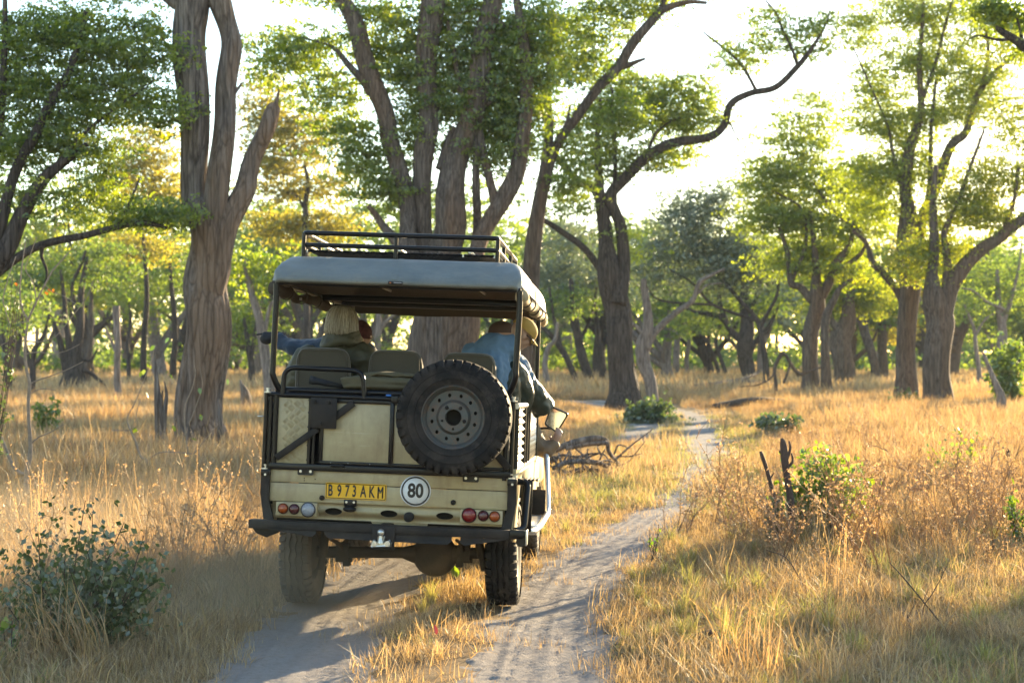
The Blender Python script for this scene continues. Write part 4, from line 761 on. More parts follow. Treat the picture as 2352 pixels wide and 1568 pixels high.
# speed disc
dc = B(954, 1127.3, -.012); R_ = .108
sdk = MB().lathe((dc[0], 0, dc[2]), (0, -1, 0), [(0, R_), (.003, R_), (.003, 0)], 64).build('speed_disc', M_white, CAR)
MB().prism(ell(dc[0], dc[2], .100, .100, 64), -.0045, -.0032, [ell(dc[0], dc[2], .090, .090, 64)[::-1]]).build('disc_ring', M_ink, sdk)
text('80', .135, (dc[0], -.0042, dc[2]-.002), M_ink, 'disc_number', sdk, off=.0042, sx=.82)
for px, py in ((738.4, 1143), (1040.6, 1153.7)):
    q = B(px, py, -.02); MB().lathe((q[0], 0, q[2]), (0, -1, 0), [(0, .018), (.012, .018), (.022, .014), (.026, .006), (.027, 0)], 20).build('rubber_buffer', M_rubber, CAR, smooth=40)
q = B(804, 1153, -.01); pl = bx('plate_lamp', q[0]-.045, q[0]+.045, -.008, 0, q[2]-.03, q[2]+.018, M_black)
MB().ball((q[0], -.02, q[2]-.047), (.048, .03, .022), 16).build('lamp_hood', M_black, pl, smooth=True); bolts('lamp_bolt', [(q[0]-.026, -.008, q[2]), (q[0]+.026, -.008, q[2])], .006, .004, parent=pl)
q = B(938.4, 1187, -.03); so = MB().lathe((q[0], .04, q[2]), (0, -1, 0), [(0, .032), (.05, .032), (.06, .035), (.075, .035), (.08, .02), (.08, 0)], 20).build('trailer_socket', M_steel, CAR, smooth=40)
# hinges on the bottom rail, small holes
for px, py in ((703, 1083), (1082, 1099)):
    q = B(px, py, -.01); h = MB().prism(rrect(q[0]-.056, q[0]+.056, q[2]-.022, q[2]+.022, .01), -.032, -.024).build('hinge_plate', M_black, CAR, bevel=.001); bolts('hinge_bolt', [(q[0]-.035, -.032, q[2]+.004), (q[0]+.035, -.032, q[2]+.004)], .007, .004, parent=h)
for px, py in ((699, 1103), (699, 1098), (724, 1100)):
    q = B(px, py, 0); MB().lathe((q[0], .0, q[2]), (0, -1, 0), [(0, .004), (.0012, .004), (.0012, 0)], 10).build('drill_hole', M_void, CAR)

# ---- upper tail frame
zt = 1.568; zb = 1.072
bx('bottom_rail', -.845, .85, -.025, .03, 1.046, 1.092, M_black)
tub('top_rail', [(-.87, 0, zt), (.02, -.005, zt-.002)], .019)
tub('top_rail', [(-.83, .045, zt+.035), (.84, .045, zt+.035)], .02)
bx('latch_block', .0, .05, -.03, .03, zt-.03, zt+.02, M_black)
MB().box((B(893, 908, -.02)[0], -.03, zt+.022), (.035, .02, .014)).build('blue_clip', M_blue, CAR, bevel=.003)
for x in (-.885, -.852, .805, .85): tub('corner_post', [(x, .0, 1.03), (x, .0, zt+.01)], .0155)
for x in (-.815,): tub('corner_post', [(x, .0, 1.08), (x, .0, zt)], .019)
for z in (1.045, zt+.01):
    for x in (-.875, .85): MB().lathe((x, 0, z), (0, 0, 1), [(0, .028), (.008, .028), (.009, .012), (.025, .012), (.026, .016), (.033, .016), (.034, 0)], 14).build('hinge_pin', M_zinc, CAR, smooth=30)
xs0, xs1 = B(640, 990, 0)[0], B(708, 990, 0)[0]
tp = bx('tread_panel', xs0-.01, xs1+.005, .004, .010, 1.088, zt-.02, M_paint)
# raised five bar pattern
mb = MB(); cell = .068
for i in range(-1, 6):
    for j in range(-1, 9):
        cx = xs0+.040+i*cell*.62; cz = 1.10+j*cell*.86+(i % 2)*cell*.43
        sg = 1 if (i+j) % 2 else -1
        for k in range(5):
            d = (k-2)*.0085; a = radians(40*sg+ (8 if sg > 0 else 0)); 
            px_, pz_ = cx - d*sin(a)*1.0, cz + d*cos(a)
            L_ = .019
            if px_-L_ < xs0+.02 or px_+L_ > xs1 or pz_ < 1.10 or pz_ > zt-.035: continue
            mb.box((px_, .0032, pz_), (L_*2, .005, .0036), [[cos(a), 0, -sin(a)], [0, 1, 0], [sin(a), 0, cos(a)]])
o = mb.build('tread_pattern', M_paint, tp); o['kind'] = 'stuff'
for z in (1.12, 1.22, 1.35, 1.45, 1.535): MB().lathe((xs1-.004, .004, z), (0, -1, 0), [(0, .006), (.003, .005), (.004, 0)], 8).build('rivet', M_black, tp)
for px in (711, 721): x = B(px, 1000, 0)[0]; tub('tail_upright', [(x, -.002, 1.09), (x, -.002, zt-.02)], .0135)
xa, xb, xc, xd = B(733, 1000, 0)[0], B(741, 1000, 0)[0], B(894, 1000, 0)[0], B(904, 1000, 0)[0]
bx('tail_upright', xa, xb+.004, -.006, .02, 1.094, zt-.03, M_black)
mp_ = bx('hatch_panel', xb-.01, xc+.01, .006, .014, 1.10, 1.535, M_paint)
bx('hatch_panel', xd-.01, .80, .006, .014, 1.10, 1.535, M_paint)
bx('hatch_divider', xc, xd, -.012, .012, 1.10, 1.545, M_black)
bx('hatch_rail', xb+.006, .80, -.010, .02, 1.525, 1.552, M_black); bx('hatch_rail', xb-.012, .80, -.012, .012, 1.094, 1.118, M_black)
for z in (1.16, 1.30, 1.44): MB().lathe(((xc+xd)/2, -.012, z), (0, -1, 0), [(0, .005), (.003, .004), (.004, 0)], 8).build('rivet', M_void, CAR)
for px in (760, 800, 850): MB().lathe((B(px, 1060, 0)[0], -.012, 1.106), (0, -1, 0), [(0, .004), (.003, .003), (.004, 0)], 8).build('rivet', M_zinc, CAR)
q = B(776, 1069, -.02); tub('tail_handle', [(q[0]-.048, -.032, q[2]), (q[0]+.048, -.032, q[2])], .011)
a_, b_ = B(714, 912, -.05), B(772, 985, -.05)
bk = bx('wheel_carrier_plate', a_[0], b_[0], -.055, -.045, b_[2], a_[2], M_steel)
bolts('carrier_bolt', [(B(724, 922, -.05)[0], -.055, B(724, 922, -.05)[2]), (B(756, 923, -.05)[0], -.055, B(756, 923, -.05)[2]), (B(737, 972, -.05)[0], -.055, B(737, 972, -.05)[2])], .011, .03, mt=M_steel, parent=bk)
MB().bar(B(634, 1051, -.03), B(729, 985, -.03), .014, .046, up=(0, 0, 1)).build('diagonal_brace', M_steel, CAR, bevel=.003)
MB().bar(B(768, 958, -.03), B(812, 925, -.03), .014, .05, up=(0, 0, 1)).build('diagonal_brace', M_steel, CAR, bevel=.003)
MB().bar(B(1168, 1075, -.02), B(1090, 985, -.02), .014, .05, up=(0, 0, 1)).build('diagonal_brace', M_steel, CAR, bevel=.003)
MB().lathe((-.92, -.0, B(607, 957, 0)[2]), (0, 0, 1), [(0, .02), (.004, .024), (.008, .02)], 14).build('tie_ring', M_zinc, CAR)
# corner guards beside the tail
for sx in (-1, 1):
    pts = [(sx*.85, .87), (sx*.87, .78), (sx*.868, .70)]
    m_ = MB(); pr = [(sx*.835, 1.04), (sx*.892, 1.04), (sx*.895, .88), (sx*.865, .70), (sx*.80, .70), (sx*.835, .84)]
    if sx < 0: pr = pr[::-1]
    m_.prism(pr, -.03, .0).build('corner_guard', M_steel, CAR, bevel=.003)
    bx('corner_strap', min(sx*.83, sx*.897), max(sx*.83, sx*.897), -.036, .0, 1.0, 1.045, M_black)
    bolts('strap_bolt', [(sx*.865, -.036, 1.008)], .006, .004)

# ---- bumper
zt_, zb_ = .700, .640; xr = .865
bu = MB().box((( -.945+xr)/2, -.10, (zt_+zb_)/2), (xr+.945, .08, zt_-zb_)).build('bumper', M_steel, CAR, bevel=.004)
MB().prism([(-.80, zb_), (-.50, .600), (-.47, .622), (-.47, zb_)], -.142, -.136).build('bumper_flange', M_steel, bu, bevel=.001)
MB().prism([(-.41, zb_), (-.41, .622), (-.38, .595), (.44, .585), (.47, .61), (.47, zb_)], -.142, -.136).build('bumper_flange', M_steel, bu, bevel=.001)
MB().prism([(.53, zb_), (.53, .60), (.56, .585), (xr, zb_-.002)], -.142, -.136).build('bumper_flange', M_steel, bu, bevel=.001)
bx('bumper_end', xr, .975, -.13, -.06, .640, .702, M_black, bu); bx('bumper_cap', .976, .986, -.15, -.04, .60, .705, M_zinc, bu)
MB().lathe((.945, -.13, .625), (0, 1, 0), [(0, .035), (.09, .035)], 16).build('bumper_pipe', M_black, bu, smooth=40)
MB().prism([(-.935, zb_), (-.90, .60), (-.83, .575), (-.75, .61), (-.72, zb_)], -.07, -.05).build('bumper_gusset', M_steel, bu)
q0, q1 = B(854.4, 1207, -.15), B(905.5, 1262.5, -.15)
tpl = bx('tow_plate', q0[0], q1[0], -.157, -.145, q1[2], q0[2], M_steel)
q = B(875, 1222, -.21); tb = MB().ball((q[0], -.215, q[2]), .025, 20); tb.lathe((q[0], -.215, q[2]-.015), (0, 0, -1), [(0, .014), (.03, .013), (.045, .02), (.06, .021), (.062, 0)], 18)
tb.build('tow_ball', M_zinc, tpl, smooth=40)
qa, qb = B(861.6, 1247.5, -.17), B(890.7, 1247.5, -.17)
MB().prism([(qa[0]-.02, qa[2]-.018), (qb[0]+.02, qb[2]-.018), (qb[0]+.026, qb[2]+.004), (qb[0]+.01, qb[2]+.022), (q[0]+.025, qb[2]+.012), (q[0]+.018, qb[2]+.045), (q[0]-.018, qb[2]+.045), (q[0]-.025, qa[2]+.012), (qa[0]-.01, qa[2]+.022), (qa[0]-.026, qa[2]+.004)], -.20, -.157).build('tow_bracket', M_zinc, tpl, bevel=.004)
bolts('tow_bolt', [(qa[0], -.20, qa[2]), (qb[0], -.20, qb[2])], .014, .012, parent=tpl)
bx('tow_bar', (qa[0]+qb[0])/2-.03, (qa[0]+qb[0])/2+.05, -.06, .5, .66, .70, M_steel)

# ---- tyres
def tyre(mt, axis, R, W, parent, loc=(0, 0, 0), rim_in=.205, rim_out=None, letters=False, name='tyre'):
    """axis 'x' or 'y' (y: outer face looks to -y)"""
    prof = [(-W*.42, rim_in), (-W*.50, rim_in+.03), (-W*.545, R*.74), (-W*.53, R*.86), (-W*.46, R*.935), (-W*.40, R*.945), (0, R*.945), (W*.40, R*.945), (W*.46, R*.935), (W*.53, R*.86), (W*.545, R*.74), (W*.50, rim_in+.03), (W*.42, rim_in), (-W*.42, rim_in)]
    m = MB().lathe((0, 0, 0), (1, 0, 0), prof, 96, cap=False)
    def ring(x, w, amp, fr, ph, r0, r1, n=288):
        t = np.arange(n)*2*pi/n; off = amp*np.abs(((t*fr/pi+ph) % 2)-1)*2-amp
        v = []
        for xx, rr in ((x-w/2, r0), (x-w/2*.85, r1), (x+w/2*.85, r1), (x+w/2, r0)): v.append(np.stack([xx+off, rr*np.cos(t), rr*np.sin(t)], -1))
        v = np.stack(v, 1); i = np.arange(n*4).reshape(n, 4); j = np.roll(i, -1, 0); m.add(v.reshape(-1, 3), [np.stack([i[:, :-1], i[:, 1:], j[:, 1:], j[:, :-1]], -1).reshape(-1, 4)])
    ring(0, W*.15, W*.034, 22, 0, R*.93, R*1.0); ring(-W*.22, W*.15, W*.034, 22, .5, R*.93, R*.998); ring(W*.22, W*.15, W*.034, 22, 1, R*.93, R*.998)
    nb = 38
    for s_ in (-1, 1):
        for k in range(nb):
            a = (k+(.25 if s_ > 0 else 0))*2*pi/nb; c, s2 = cos(a), sin(a); w_ = .64*2*pi*R/nb
            pr = [(.335, 1.0), (.50, .985), (.575, .925), (.585, .85), (.52, .86), (.44, .93), (.335, .93)]   # across, radius
            V = []
            for e, tw in ((-1, 0), (1, 0)):
                for i, (x, rr) in enumerate(pr):
                    ww = w_*(.5 if i not in (3, 4) else .36); V.append([s_*x*W, rr*R*c - e*ww*s2, rr*R*s2 + e*ww*c])
            n = len(pr); q = [[i, (i+1) % n, (i+1) % n+n, i+n] for i in range(n)]; m.add(V, [q, [list(range(n))[::-1]], [list(range(n, 2*n))]])
    if letters:
        for r_ in (.80, .665): m.lathe((-W*.545*.985, 0, 0), (1, 0, 0), [(-.001, r_*R-.003), (-.004, r_*R), (-.001, r_*R+.003)], 64, cap=False)
    if axis == 'y': # -x (outer) -> -y
        for i, v in enumerate(m.v): m.v[i] = v[:, [1, 0, 2]]*np.array([1, 1, 1])
    m.v = [v + np.array(loc) for v in m.v]
    return m.build(name, mt, parent, smooth=35, normals=True)
sc = B(1040.6, 958.3, -.31); SC = np.array([sc[0], -.225, sc[2]])
sp = tyre(M_rubber, 'y', .392, .215, CAR, SC, letters=True, name='spare_wheel'); sp['label'] = 'spare wheel with chunky block tread bolted to the tail'
hole = [ell(.151*cos(a), .151*sin(a), .011, .013, 12)[::-1] for a in np.arange(12)*pi/6+.22]
lug = [ell(.079*cos(a), .079*sin(a), .0085, .0085, 10)[::-1] for a in np.arange(5)*2*pi/5-pi/2]
yf = -.225
rim = MB().lathe(SC+np.array([0, -.085, 0]), (0, 1, 0), [(-.012, .206), (-.016, .213), (-.010, .221), (.0, .217), (.004, .208), (.014, .197), (.026, .188), (.045, .182)], 72, cap=False)
rim.prism(ell(0, 0, .184, .184, 64), 0, .004, hole+[ell(0, 0, .118, .118, 48)[::-1]], T=(np.eye(3), SC+np.array([0, -.045, 0])))
rim.lathe(SC+np.array([0, -.045, 0]), (0, 1, 0), [(0, .119), (-.006, .113), (-.022, .104), (-.026, .098)], 56, cap=False)
rim.prism(ell(0, 0, .099, .099, 48), 0, .004, lug+[ell(0, 0, .055, .055, 40)[::-1]], T=(np.eye(3), SC+np.array([0, -.071, 0])))
rim.lathe(SC+np.array([0, -.071, 0]), (0, 1, 0), [(0, .056), (-.004, .055), (.0, .053), (.05, .053)], 40, cap=False)
rm_ = rim.build('rim', M_rim, sp, smooth=40)
MB().lathe(SC+np.array([0, .03, 0]), (0, 1, 0), [(0, .18), (.01, .18), (.01, 0)], 40).build('rim_back', M_void, sp)
for k in (0, 1, 4):
    a = k*2*pi/5-pi/2+2*pi/5*2; MB().lathe(SC+np.array([.079*cos(a), -.067, .079*sin(a)]), (0, -1, 0), [(0, .014), (.006, .014), (.007, .011), (.020, .010), (.021, 0)], 6).build('wheel_nut', M_steel, sp)
MB().rod(SC+np.array([0, .05, 0]), SC+np.array([0, .24, 0]), .06, 16).build('wheel_carrier_boss', M_steel, CAR, smooth=40)
# raised sidewall lettering
for word, a0, st in (('TRAKTUF', 40, -12.0),):
    for i, ch in enumerate(word):
        a = radians(a0+i*st); rr = .30
        c_, s2 = cos(a), sin(a); Rm = Matrix(((s2, c_, 0), (0, 0, -1), (-c_, s2, 0))).to_4x4()
        text(ch, .042, None, M_rubber, 'sidewall_letter', sp, ext=.0015, off=.001, rm=Matrix.Translation(Vector((SC[0]+rr*c_, SC[1]-.1165, SC[2]+rr*s2))) @ Rm)

# ---- running wheels (they stand level on the ground while the body leans)
fh = np.array([_f[0], _f[1], 0]); fh /= np.linalg.norm(fh); rh = np.array([fh[1], -fh[0], 0])
WH = Matrix([[rh[0], fh[0], 0], [rh[1], fh[1], 0], [0, 0, 1]]).to_4x4(); CI = CAR.matrix_world.inverted()
AX = np.array([-.822, 12.22, .375]); AXF = AX + fh*2.78; AXF[2] = .375
for ax, nm in ((AX, 'rear'), (AXF, 'front')):
    for sx in (-1, 1):
        c = Vector(ax + rh*sx*.765); dusty = M_rubberd if sx < 0 or nm == 'front' else M_rubber
        w_ = tyre(dusty, 'x', .385, .205, CAR, name='wheel')
        w_.matrix_local = CI @ Matrix.Translation(c) @ WH @ Matrix.Rotation(random.uniform(0, 6), 4, 'X')
        r_ = MB().lathe((0, 0, 0), (sx, 0, 0), [(.085, .205), (.095, .213), (.09, .20), (.06, .185), (.03, .18), (.03, .12), (.05, .10), (.055, .06), (.10, .055), (.10, 0)], 36).build('rim', M_rim, w_, smooth=40)
        MB().lathe((0, 0, 0), (-sx, 0, 0), [(.02, .18), (.05, .17), (.09, .13), (.10, .06)], 30).build('brake_drum', M_under, w_, smooth=40)
def wpart(mbs, name, mt):
    o = mbs.build(name, mt, CAR, smooth=40); o.matrix_local = CI @ Matrix.Translation(Vector(AX)) @ WH; return o
m = MB(); m.tube([(-.66, 0, 0), (-.3, 0, 0), (.3, 0, 0), (.66, 0, 0)], .043, 14); m.ball((.24, 0, -.015), (.17, .13, .165), 24); m.tube([(.0, 0, 0), (.1, 0, -.01), (.24, 0, -.02), (.38, 0, -.01), (.5, 0, 0)], [.045, .075, .11, .075, .045], 14)
wpart(m, 'rear_axle', M_under)
m = MB(); m.tube([(.24, .1, .0), (.2, 1.2, .1), (.1, 2.4, .15)], .035, 10); wpart(m, 'propeller_shaft', M_under)
for sx in (-1, 1):
    m = MB(); m.tube([(sx*.56, -.12, .30), (sx*.60, -.10, -.02)], .032, 12); m.tube([(sx*.575, -.11, .16), (sx*.62, -.09, -.12)], .024, 12); wpart(m, 'shock_absorber', M_under)
    m = MB()
    for k in range(5): m.tube(smooth_path([(sx*.46, -.55+k*.07, .16-k*.012), (sx*.46, 0, .07-k*.014), (sx*.46, .55-k*.07, .16-k*.012)], 4), .012, 6)
    m.box((sx*.46, 0, .0), (.09, .12, .12)); m.tube([(sx*.40, .03, -.05), (sx*.52, .03, -.05)], .03, 10); m.box((sx*.43, -.02, -.075), (.05, .08, .05)); wpart(m, 'leaf_spring', M_under)
    m = MB(); m.box((sx*.40, 1.2, .26), (.08, 4.0, .13)); wpart(m, 'chassis_rail', M_under)
for bb in (((0, -.72, .27), (.9, .08, .11)), ((0, -.1, .30), (.8, .08, .08)), ((0, 1.0, .28), (.8, .1, .1))): wpart(MB().box(*bb), 'cross_member', M_under)
m = MB(); m.box((.05, .62, .22), (.62, .55, .16)); wpart(m, 'fuel_tank', M_under)
m = MB(); m.tube(fillet([(-.45, -.3, .18), (-.33, -.35, .17), (-.22, -.1, .19), (-.2, .6, .2)], .1), .022, 10); wpart(m, 'exhaust_pipe', M_under)
m = MB(); m.ball((.53, -.52, .23), (.06, .02, .05), 10); wpart(m, 'white_rag', M_white)
bx('wheel_arch_liner', -.80, .80, .08, 1.6, .70, .74, M_under)

# ---- tub sides, floor, cab
for sx in (-1, 1):
    x0, x1 = sorted((sx*.842, sx*.872)); arch = [(1.0+.47*cos(t), .56+.47*sin(t)) for t in np.linspace(0, pi, 14)]
    pr = [(.02, .66), (.02, 1.075), (3.0, 1.075), (3.0, .68)] + [a for a in arch if a[1] > .5]
    # polygon in (y,z), pushed along x
    MB().prism(pr[::-1], x0, x1, T=([[0, 1, 0], [1, 0, 0], [0, 0, 1]], [0, 0, 0])).build('side_panel', M_paint, CAR, normals=True)
    bx('side_rail', min(sx*.84, sx*.886), max(sx*.84, sx*.886), .03, 2.7, 1.076, 1.11, M_paint)
    # corrugated aluminium guard
    yv = np.linspace(.10, .86, 3); zv = np.linspace(1.115, 1.52, 65); Yg, Zg = np.meshgrid(yv, zv); Xg = sx*(.872+.010*np.sin((Zg-1.1)*2*pi/.052)); i = np.arange(Yg.size).reshape(Yg.shape)
    cg = MB().add(np.stack([Xg, Yg, Zg], -1).reshape(-1, 3), [np.stack([i[:-1, :-1], i[:-1, 1:], i[1:, 1:], i[1:, :-1]], -1).reshape(-1, 4)]).build('corrugated_guard', M_alu, CAR, smooth=True)
    s_ = cg.modifiers.new('s', 'SOLIDIFY'); s_.thickness = .003
    for y in (.06, .90, 1.22, 1.50, 2.66): tub('side_post', [(sx*.872, y, 1.10), (sx*.872, y, 1.54 if y < 1.3 else 1.50)], .02)
    tub('side_top_rail', [(sx*.872, .04, 1.548), (sx*.872, 1.5, 1.548)], .021, M_alu)
    tub('side_top_rail', [(sx*.872, 1.5, 1.505), (sx*.872, 2.66, 1.505)], .016)
    # expanded metal mesh
    mb = MB(); 
    for k in range(26):
        y0 = 1.52+k*.045; 
        for d in (1, -1):
            a, b = (y0, 1.12), (y0+d*.2, 1.49)
            mb.bar((sx*.874, a[0], a[1]), (sx*.874, b[0], b[1]), .004, .006, up=(1, 0, 0))
    o = mb.build('mesh_guard', M_alu, CAR); o['kind'] = 'stuff'
    bx('cab_side', min(sx*.80, sx*.86), max(sx*.80, sx*.86), 3.02, 3.75, .70, 1.15, M_paint)
    bx('front_wing', min(sx*.58, sx*.86), max(sx*.58, sx*.86), 3.75, 4.62, .78, 1.12, M_paint, bev=.04)
    # roll bar legs and hoops
    rp = lambda px, py: B(px, py, 0)
bx('load_floor', -.84, .84, .05, 3.4, .80, .83, M_steel); bx('cab_floor', -.82, .82, 2.6, 3.8, .66, .70, M_steel)
bx('bonnet', -.55, .55, 3.7, 4.65, 1.12, 1.17, M_paint, bev=.02); bx('front_grille', -.6, .6, 4.6, 4.66, .65, 1.10, M_black); bx('scuttle', -.85, .85, 3.45, 3.75, 1.05, 1.22, M_paint, bev=.02)
# rear hoop legs
hoopL = [B(635, 651, .0), B(634, 700, 0), B(627, 838, 0), B(627.5, 862, 0), B(642, 893, .02), B(662, 901, .04)]
hoopR = [B(1194, 670, .0), B(1193, 720, 0), B(1185, 840, 0), B(1184, 866, 0), B(1172, 898, .02), B(1158, 912, .04)]
MB().tube(smooth_path(hoopL, 5), .0215, 14).build('roof_post', M_black, CAR, smooth=50); MB().tube(smooth_path(hoopR, 5), .0215, 14).build('roof_post', M_black, CAR, smooth=50)
for y in (2.68,):
    for sx in (-1, 1): tub('roof_post', [(sx*.865, y, 1.10), (sx*.86, y, 2.36)], .020)
tub('roof_cross_bar', [(-.86, .0, 2.352), (.87, .0, 2.352)], .016); tub('roof_cross_bar', [(-.85, 1.75, 2.355), (.85, 1.75, 2.355)], .026); tub('roof_cross_bar', [(-.85, 2.68, 2.36), (.85, 2.68, 2.36)], .024)
for x in (-.48, .36): tub('roof_strut', [(x, .42, 2.50), (x, 3.0, 2.50)], .011, M_alu)
for sx in (-1, 1): tub('roof_side_bar', [(sx*.86, 0, 2.352), (sx*.86, 3.3, 2.352)], .016)
# grab hoop
q = [B(650, 904, -.01), B(651.5, 870, -.01), B(653, 843, -.01), B(700, 843.5, -.01), B(812, 849.5, -.01), B(833, 851, -.01), B(835.5, 880, -.01), B(836.5, 912, -.01)]
gh = MB().tube(fillet([q[0], q[2]+np.array([0, 0, .0]), q[5]+np.array([.004, 0, .0]), q[7]], .085, 8), .0175, 14).build('grab_hoop', M_black, CAR, smooth=50)

# ---- canvas roof
def roofz(x, y, ex=.885, y0=-.05, y1=3.34):
    dx = np.clip((ex-np.abs(x))/.13, 0, 1); dy = np.clip((y-y0)/.36, 0, 1); de = np.clip((y1-y)/.22, 0, 1)
    fx = np.sqrt(np.clip(1-(1-dx)**2, 0, 1)); fy = dy**.85; fe = np.sqrt(np.clip(1-(1-de)**2, 0, 1))
    k = 9.; h = -np.log((np.exp(-k*fx)+np.exp(-k*fy)+np.exp(-k*fe))/3+1e-9)/k; h = h/(-np.log(np.exp(-k))/k) ; h = np.minimum(h, 1)
    return 2.362 + .205*np.clip(h, 0, 1) - .012*(1-np.clip(np.abs(x)/.8, 0, 1)**2)*0
ex = .885; y0_, y1_ = -.05, 3.34
xv = np.concatenate([-ex+.0+ (1-np.cos(np.linspace(0, pi/2, 10)))*.14, np.linspace(-.72, .72, 22), (ex-(1-np.cos(np.linspace(0, pi/2, 10)))*.14)[::-1]])
yv = np.concatenate([y0_+np.linspace(0, .42, 16), np.linspace(.5, 3.05, 22), (y1_-(1-np.cos(np.linspace(0, pi/2, 8)))*.25)[::-1]])
Xg, Yg = np.meshgrid(xv, yv); cr_ = np.clip((.10-(ex-np.abs(Xg)))/.10, 0, 1)*np.clip((.10-(Yg-y0_))/.10, 0, 1)
Zg = roofz(Xg, Yg); Xc = Xg - np.sign(Xg)*cr_*.035; Yc = Yg + cr_*.035
sagw = .004*np.sin(Xg*23+Yg*7)*np.sin(Yg*9)*np.clip((Yg-.2), 0, 1)+.0035*np.sin(Xg*9+1)*np.clip(1-np.abs(Yg-.1)/.25, 0, 1)+.004*np.sin((np.abs(Xg)-Yg)*38)*np.clip((np.abs(Xg)-.6)/.25, 0, 1)*np.clip(1-Yg/.4, 0, 1); Zg = Zg + sagw
# rounded lip: rings that fold down and under the edge
V = [np.stack([Xc, Yc, Zg], -1).reshape(-1, 3)]; ny, nx = Xg.shape; idx = np.arange(ny*nx).reshape(ny, nx); F = [np.stack([idx[:-1, :-1], idx[:-1, 1:], idx[1:, 1:], idx[1:, :-1]], -1).reshape(-1, 4)]
per = np.concatenate([idx[0, :-1], idx[:-1, -1], idx[-1, :0:-1], idx[:0:-1, 0]]); P0 = V[0][per]; prev = per; n0 = ny*nx
cenr = np.array([0, 1.6, 0])
for dz, ins in ((-.010, -.006), (-.024, -.004), (-.034, .008), (-.034, .024), (-.022, .036)):
    q = P0.copy(); d = np.stack([np.sign(q[:, 0])*(np.abs(q[:, 0]) > ex-.05), np.where(q[:, 1] < y0_+.05, -1, np.where(q[:, 1] > y1_-.05, 1, 0)), 0*q[:, 0]], -1).astype(float); d /= np.linalg.norm(d, axis=1)[:, None]+1e-9
    q = q - d*ins; q[:, 2] += dz; cur = n0 + np.arange(len(q)); n0 += len(q); V.append(q); F.append(np.stack([prev, cur, np.roll(cur, -1), np.roll(prev, -1)], -1)); prev = cur
can = MB().add(np.concatenate(V), F).build('canvas_roof', M_canvas, CAR, smooth=60, normals=True)
sm = can.modifiers.new('s', 'SOLIDIFY'); sm.thickness = .006; sm.offset = -1
# seam strip and maker's tab on the rear slope
m = MB(); ys2 = np.linspace(-.045, .30, 12); xm = B(908, 620, 0)[0]
vv = [(xm+s_*.018, y-.002, float(roofz(np.array(xm), np.array(y)))+.004) for y in ys2 for s_ in (-1, 1)]; m.add(vv, [[[2*i, 2*i+1, 2*i+3, 2*i+2] for i in range(11)]]); m.build('canvas_seam', M_canvas, can, smooth=True)
q = B(908, 650, -.06); tabm = bx('maker_tab', q[0]-.050, q[0]+.050, -.0615, -.0585, q[2]-.010, q[2]+.012, M_ink, can, bev=0)
text('KAVANGO', .011, (q[0]+.016, -.062, q[2]+.002), M_white, 'tab_lettering', tabm, ext=.0002)
MB().prism(ell(q[0]-.035, q[2]+.001, .007, .006, 8), -.063, -.0616).build('tab_emblem', mat('rust_print', (.45, .16, .06)), tabm)
# dark lining just under the skin
Zl = Zg-.022; MB().add(np.stack([Xc*.97, .06+(Yc-.06)*.975, Zl], -1).reshape(-1, 3), [F[0][:, ::-1]]).build('roof_lining', M_lining, CAR, smooth=True)
# front flap
m = MB(); xv2 = np.linspace(-.84, .86, 20); m.add([(x, 3.28+.01*sin(x*9), z) for x in xv2 for z in (2.40, 2.30+.006*sin(x*7))], [[[2*i, 2*i+1, 2*i+3, 2*i+2] for i in range(19)]]); m.build('front_flap', M_lining, CAR, smooth=True)
# rolled up side curtains with straps; the right one coloured as sunlit
for sx in (-1, 1):
    yy = np.linspace(.05, 3.3, 60); sg = .012*np.sin(yy*5.2)+.008*np.sin(yy*13); pts = np.stack([sx*(.872+.006*np.sin(yy*9)), yy, 2.335-.03+sg], -1)
    rc = MB().tube(pts, .038+.008*np.sin(yy*4+1)+.004*np.sin(yy*17), 14, amp=.06, seed=5).build('rolled_side_curtain', M_tan_sunlit if sx > 0 else M_lining, CAR, smooth=True)
    for y in np.arange(.45, 3.2, .55): MB().tube([(sx*.872+.052*cos(a), y+.004*sin(3*a), 2.31+.052*sin(a)) for a in np.linspace(0, 2*pi, 17)[:-1]], .006, 5, closed=True).build('strap', M_lining, rc)
    MB().box((sx*.84, .8, 2.285), (.03, .012, .02)).build('buckle', M_zinc, rc)
# ---- roof rack
zr1, zr2, zf = 2.746, B(698, 562, .4)[2], 2.625; xl, xr_, yr0, yr1 = -.746, .668, .40, 2.35
rk = MB().tube(fillet([(xl+.3, yr0, zr1), (xl, yr0, zr1), (xl, yr1, zr1), (xr_, yr1, zr1), (xr_, yr0, zr1), (xl+.3, yr0, zr1)], .045, 6), .0175, 12).build('roof_rack', M_black, CAR, smooth=50)
MB().tube(fillet([(xl+.3, yr0, zr2), (xl-.003, yr0, zr2), (xl-.003, yr1, zr2), (xr_, yr1, zr2), (xr_, yr0, zr2), (xl+.3, yr0, zr2)], .045, 6), .0170, 12).build('lower_rail', M_black, rk, smooth=50)
for x, y in ((xl, yr0), (xl+.675, yr0), (xr_, yr0+.01), (xl, 1.0), (xl, 1.7), (xl, yr1), (xr_, 1.0), (xr_, 1.7), (xr_, yr1)): MB().rod((x, y, zf-.06), (x, y, zr1), .015).build('rack_post', M_black, rk, smooth=50)
for x in (xl+.16, xl+.7, xr_-.2): MB().rod((x, yr0, zf+.02), (x, yr1, zf+.02), .013).build('rack_floor_bar', M_zinc, rk, smooth=50)
m = MB(); [m.tube([(x, .47+.0*x, zf-.004) for x in (xl, xr_)], .009, 6)]; t_ = np.linspace(xl, xr_, 160); m.tube(np.stack([t_, .47+.007*np.cos(t_*150), zf-.004+.007*np.sin(t_*150)], -1), .006, 5); m.build('rope_bound_bar', M_black, rk, smooth=50)
m = MB()
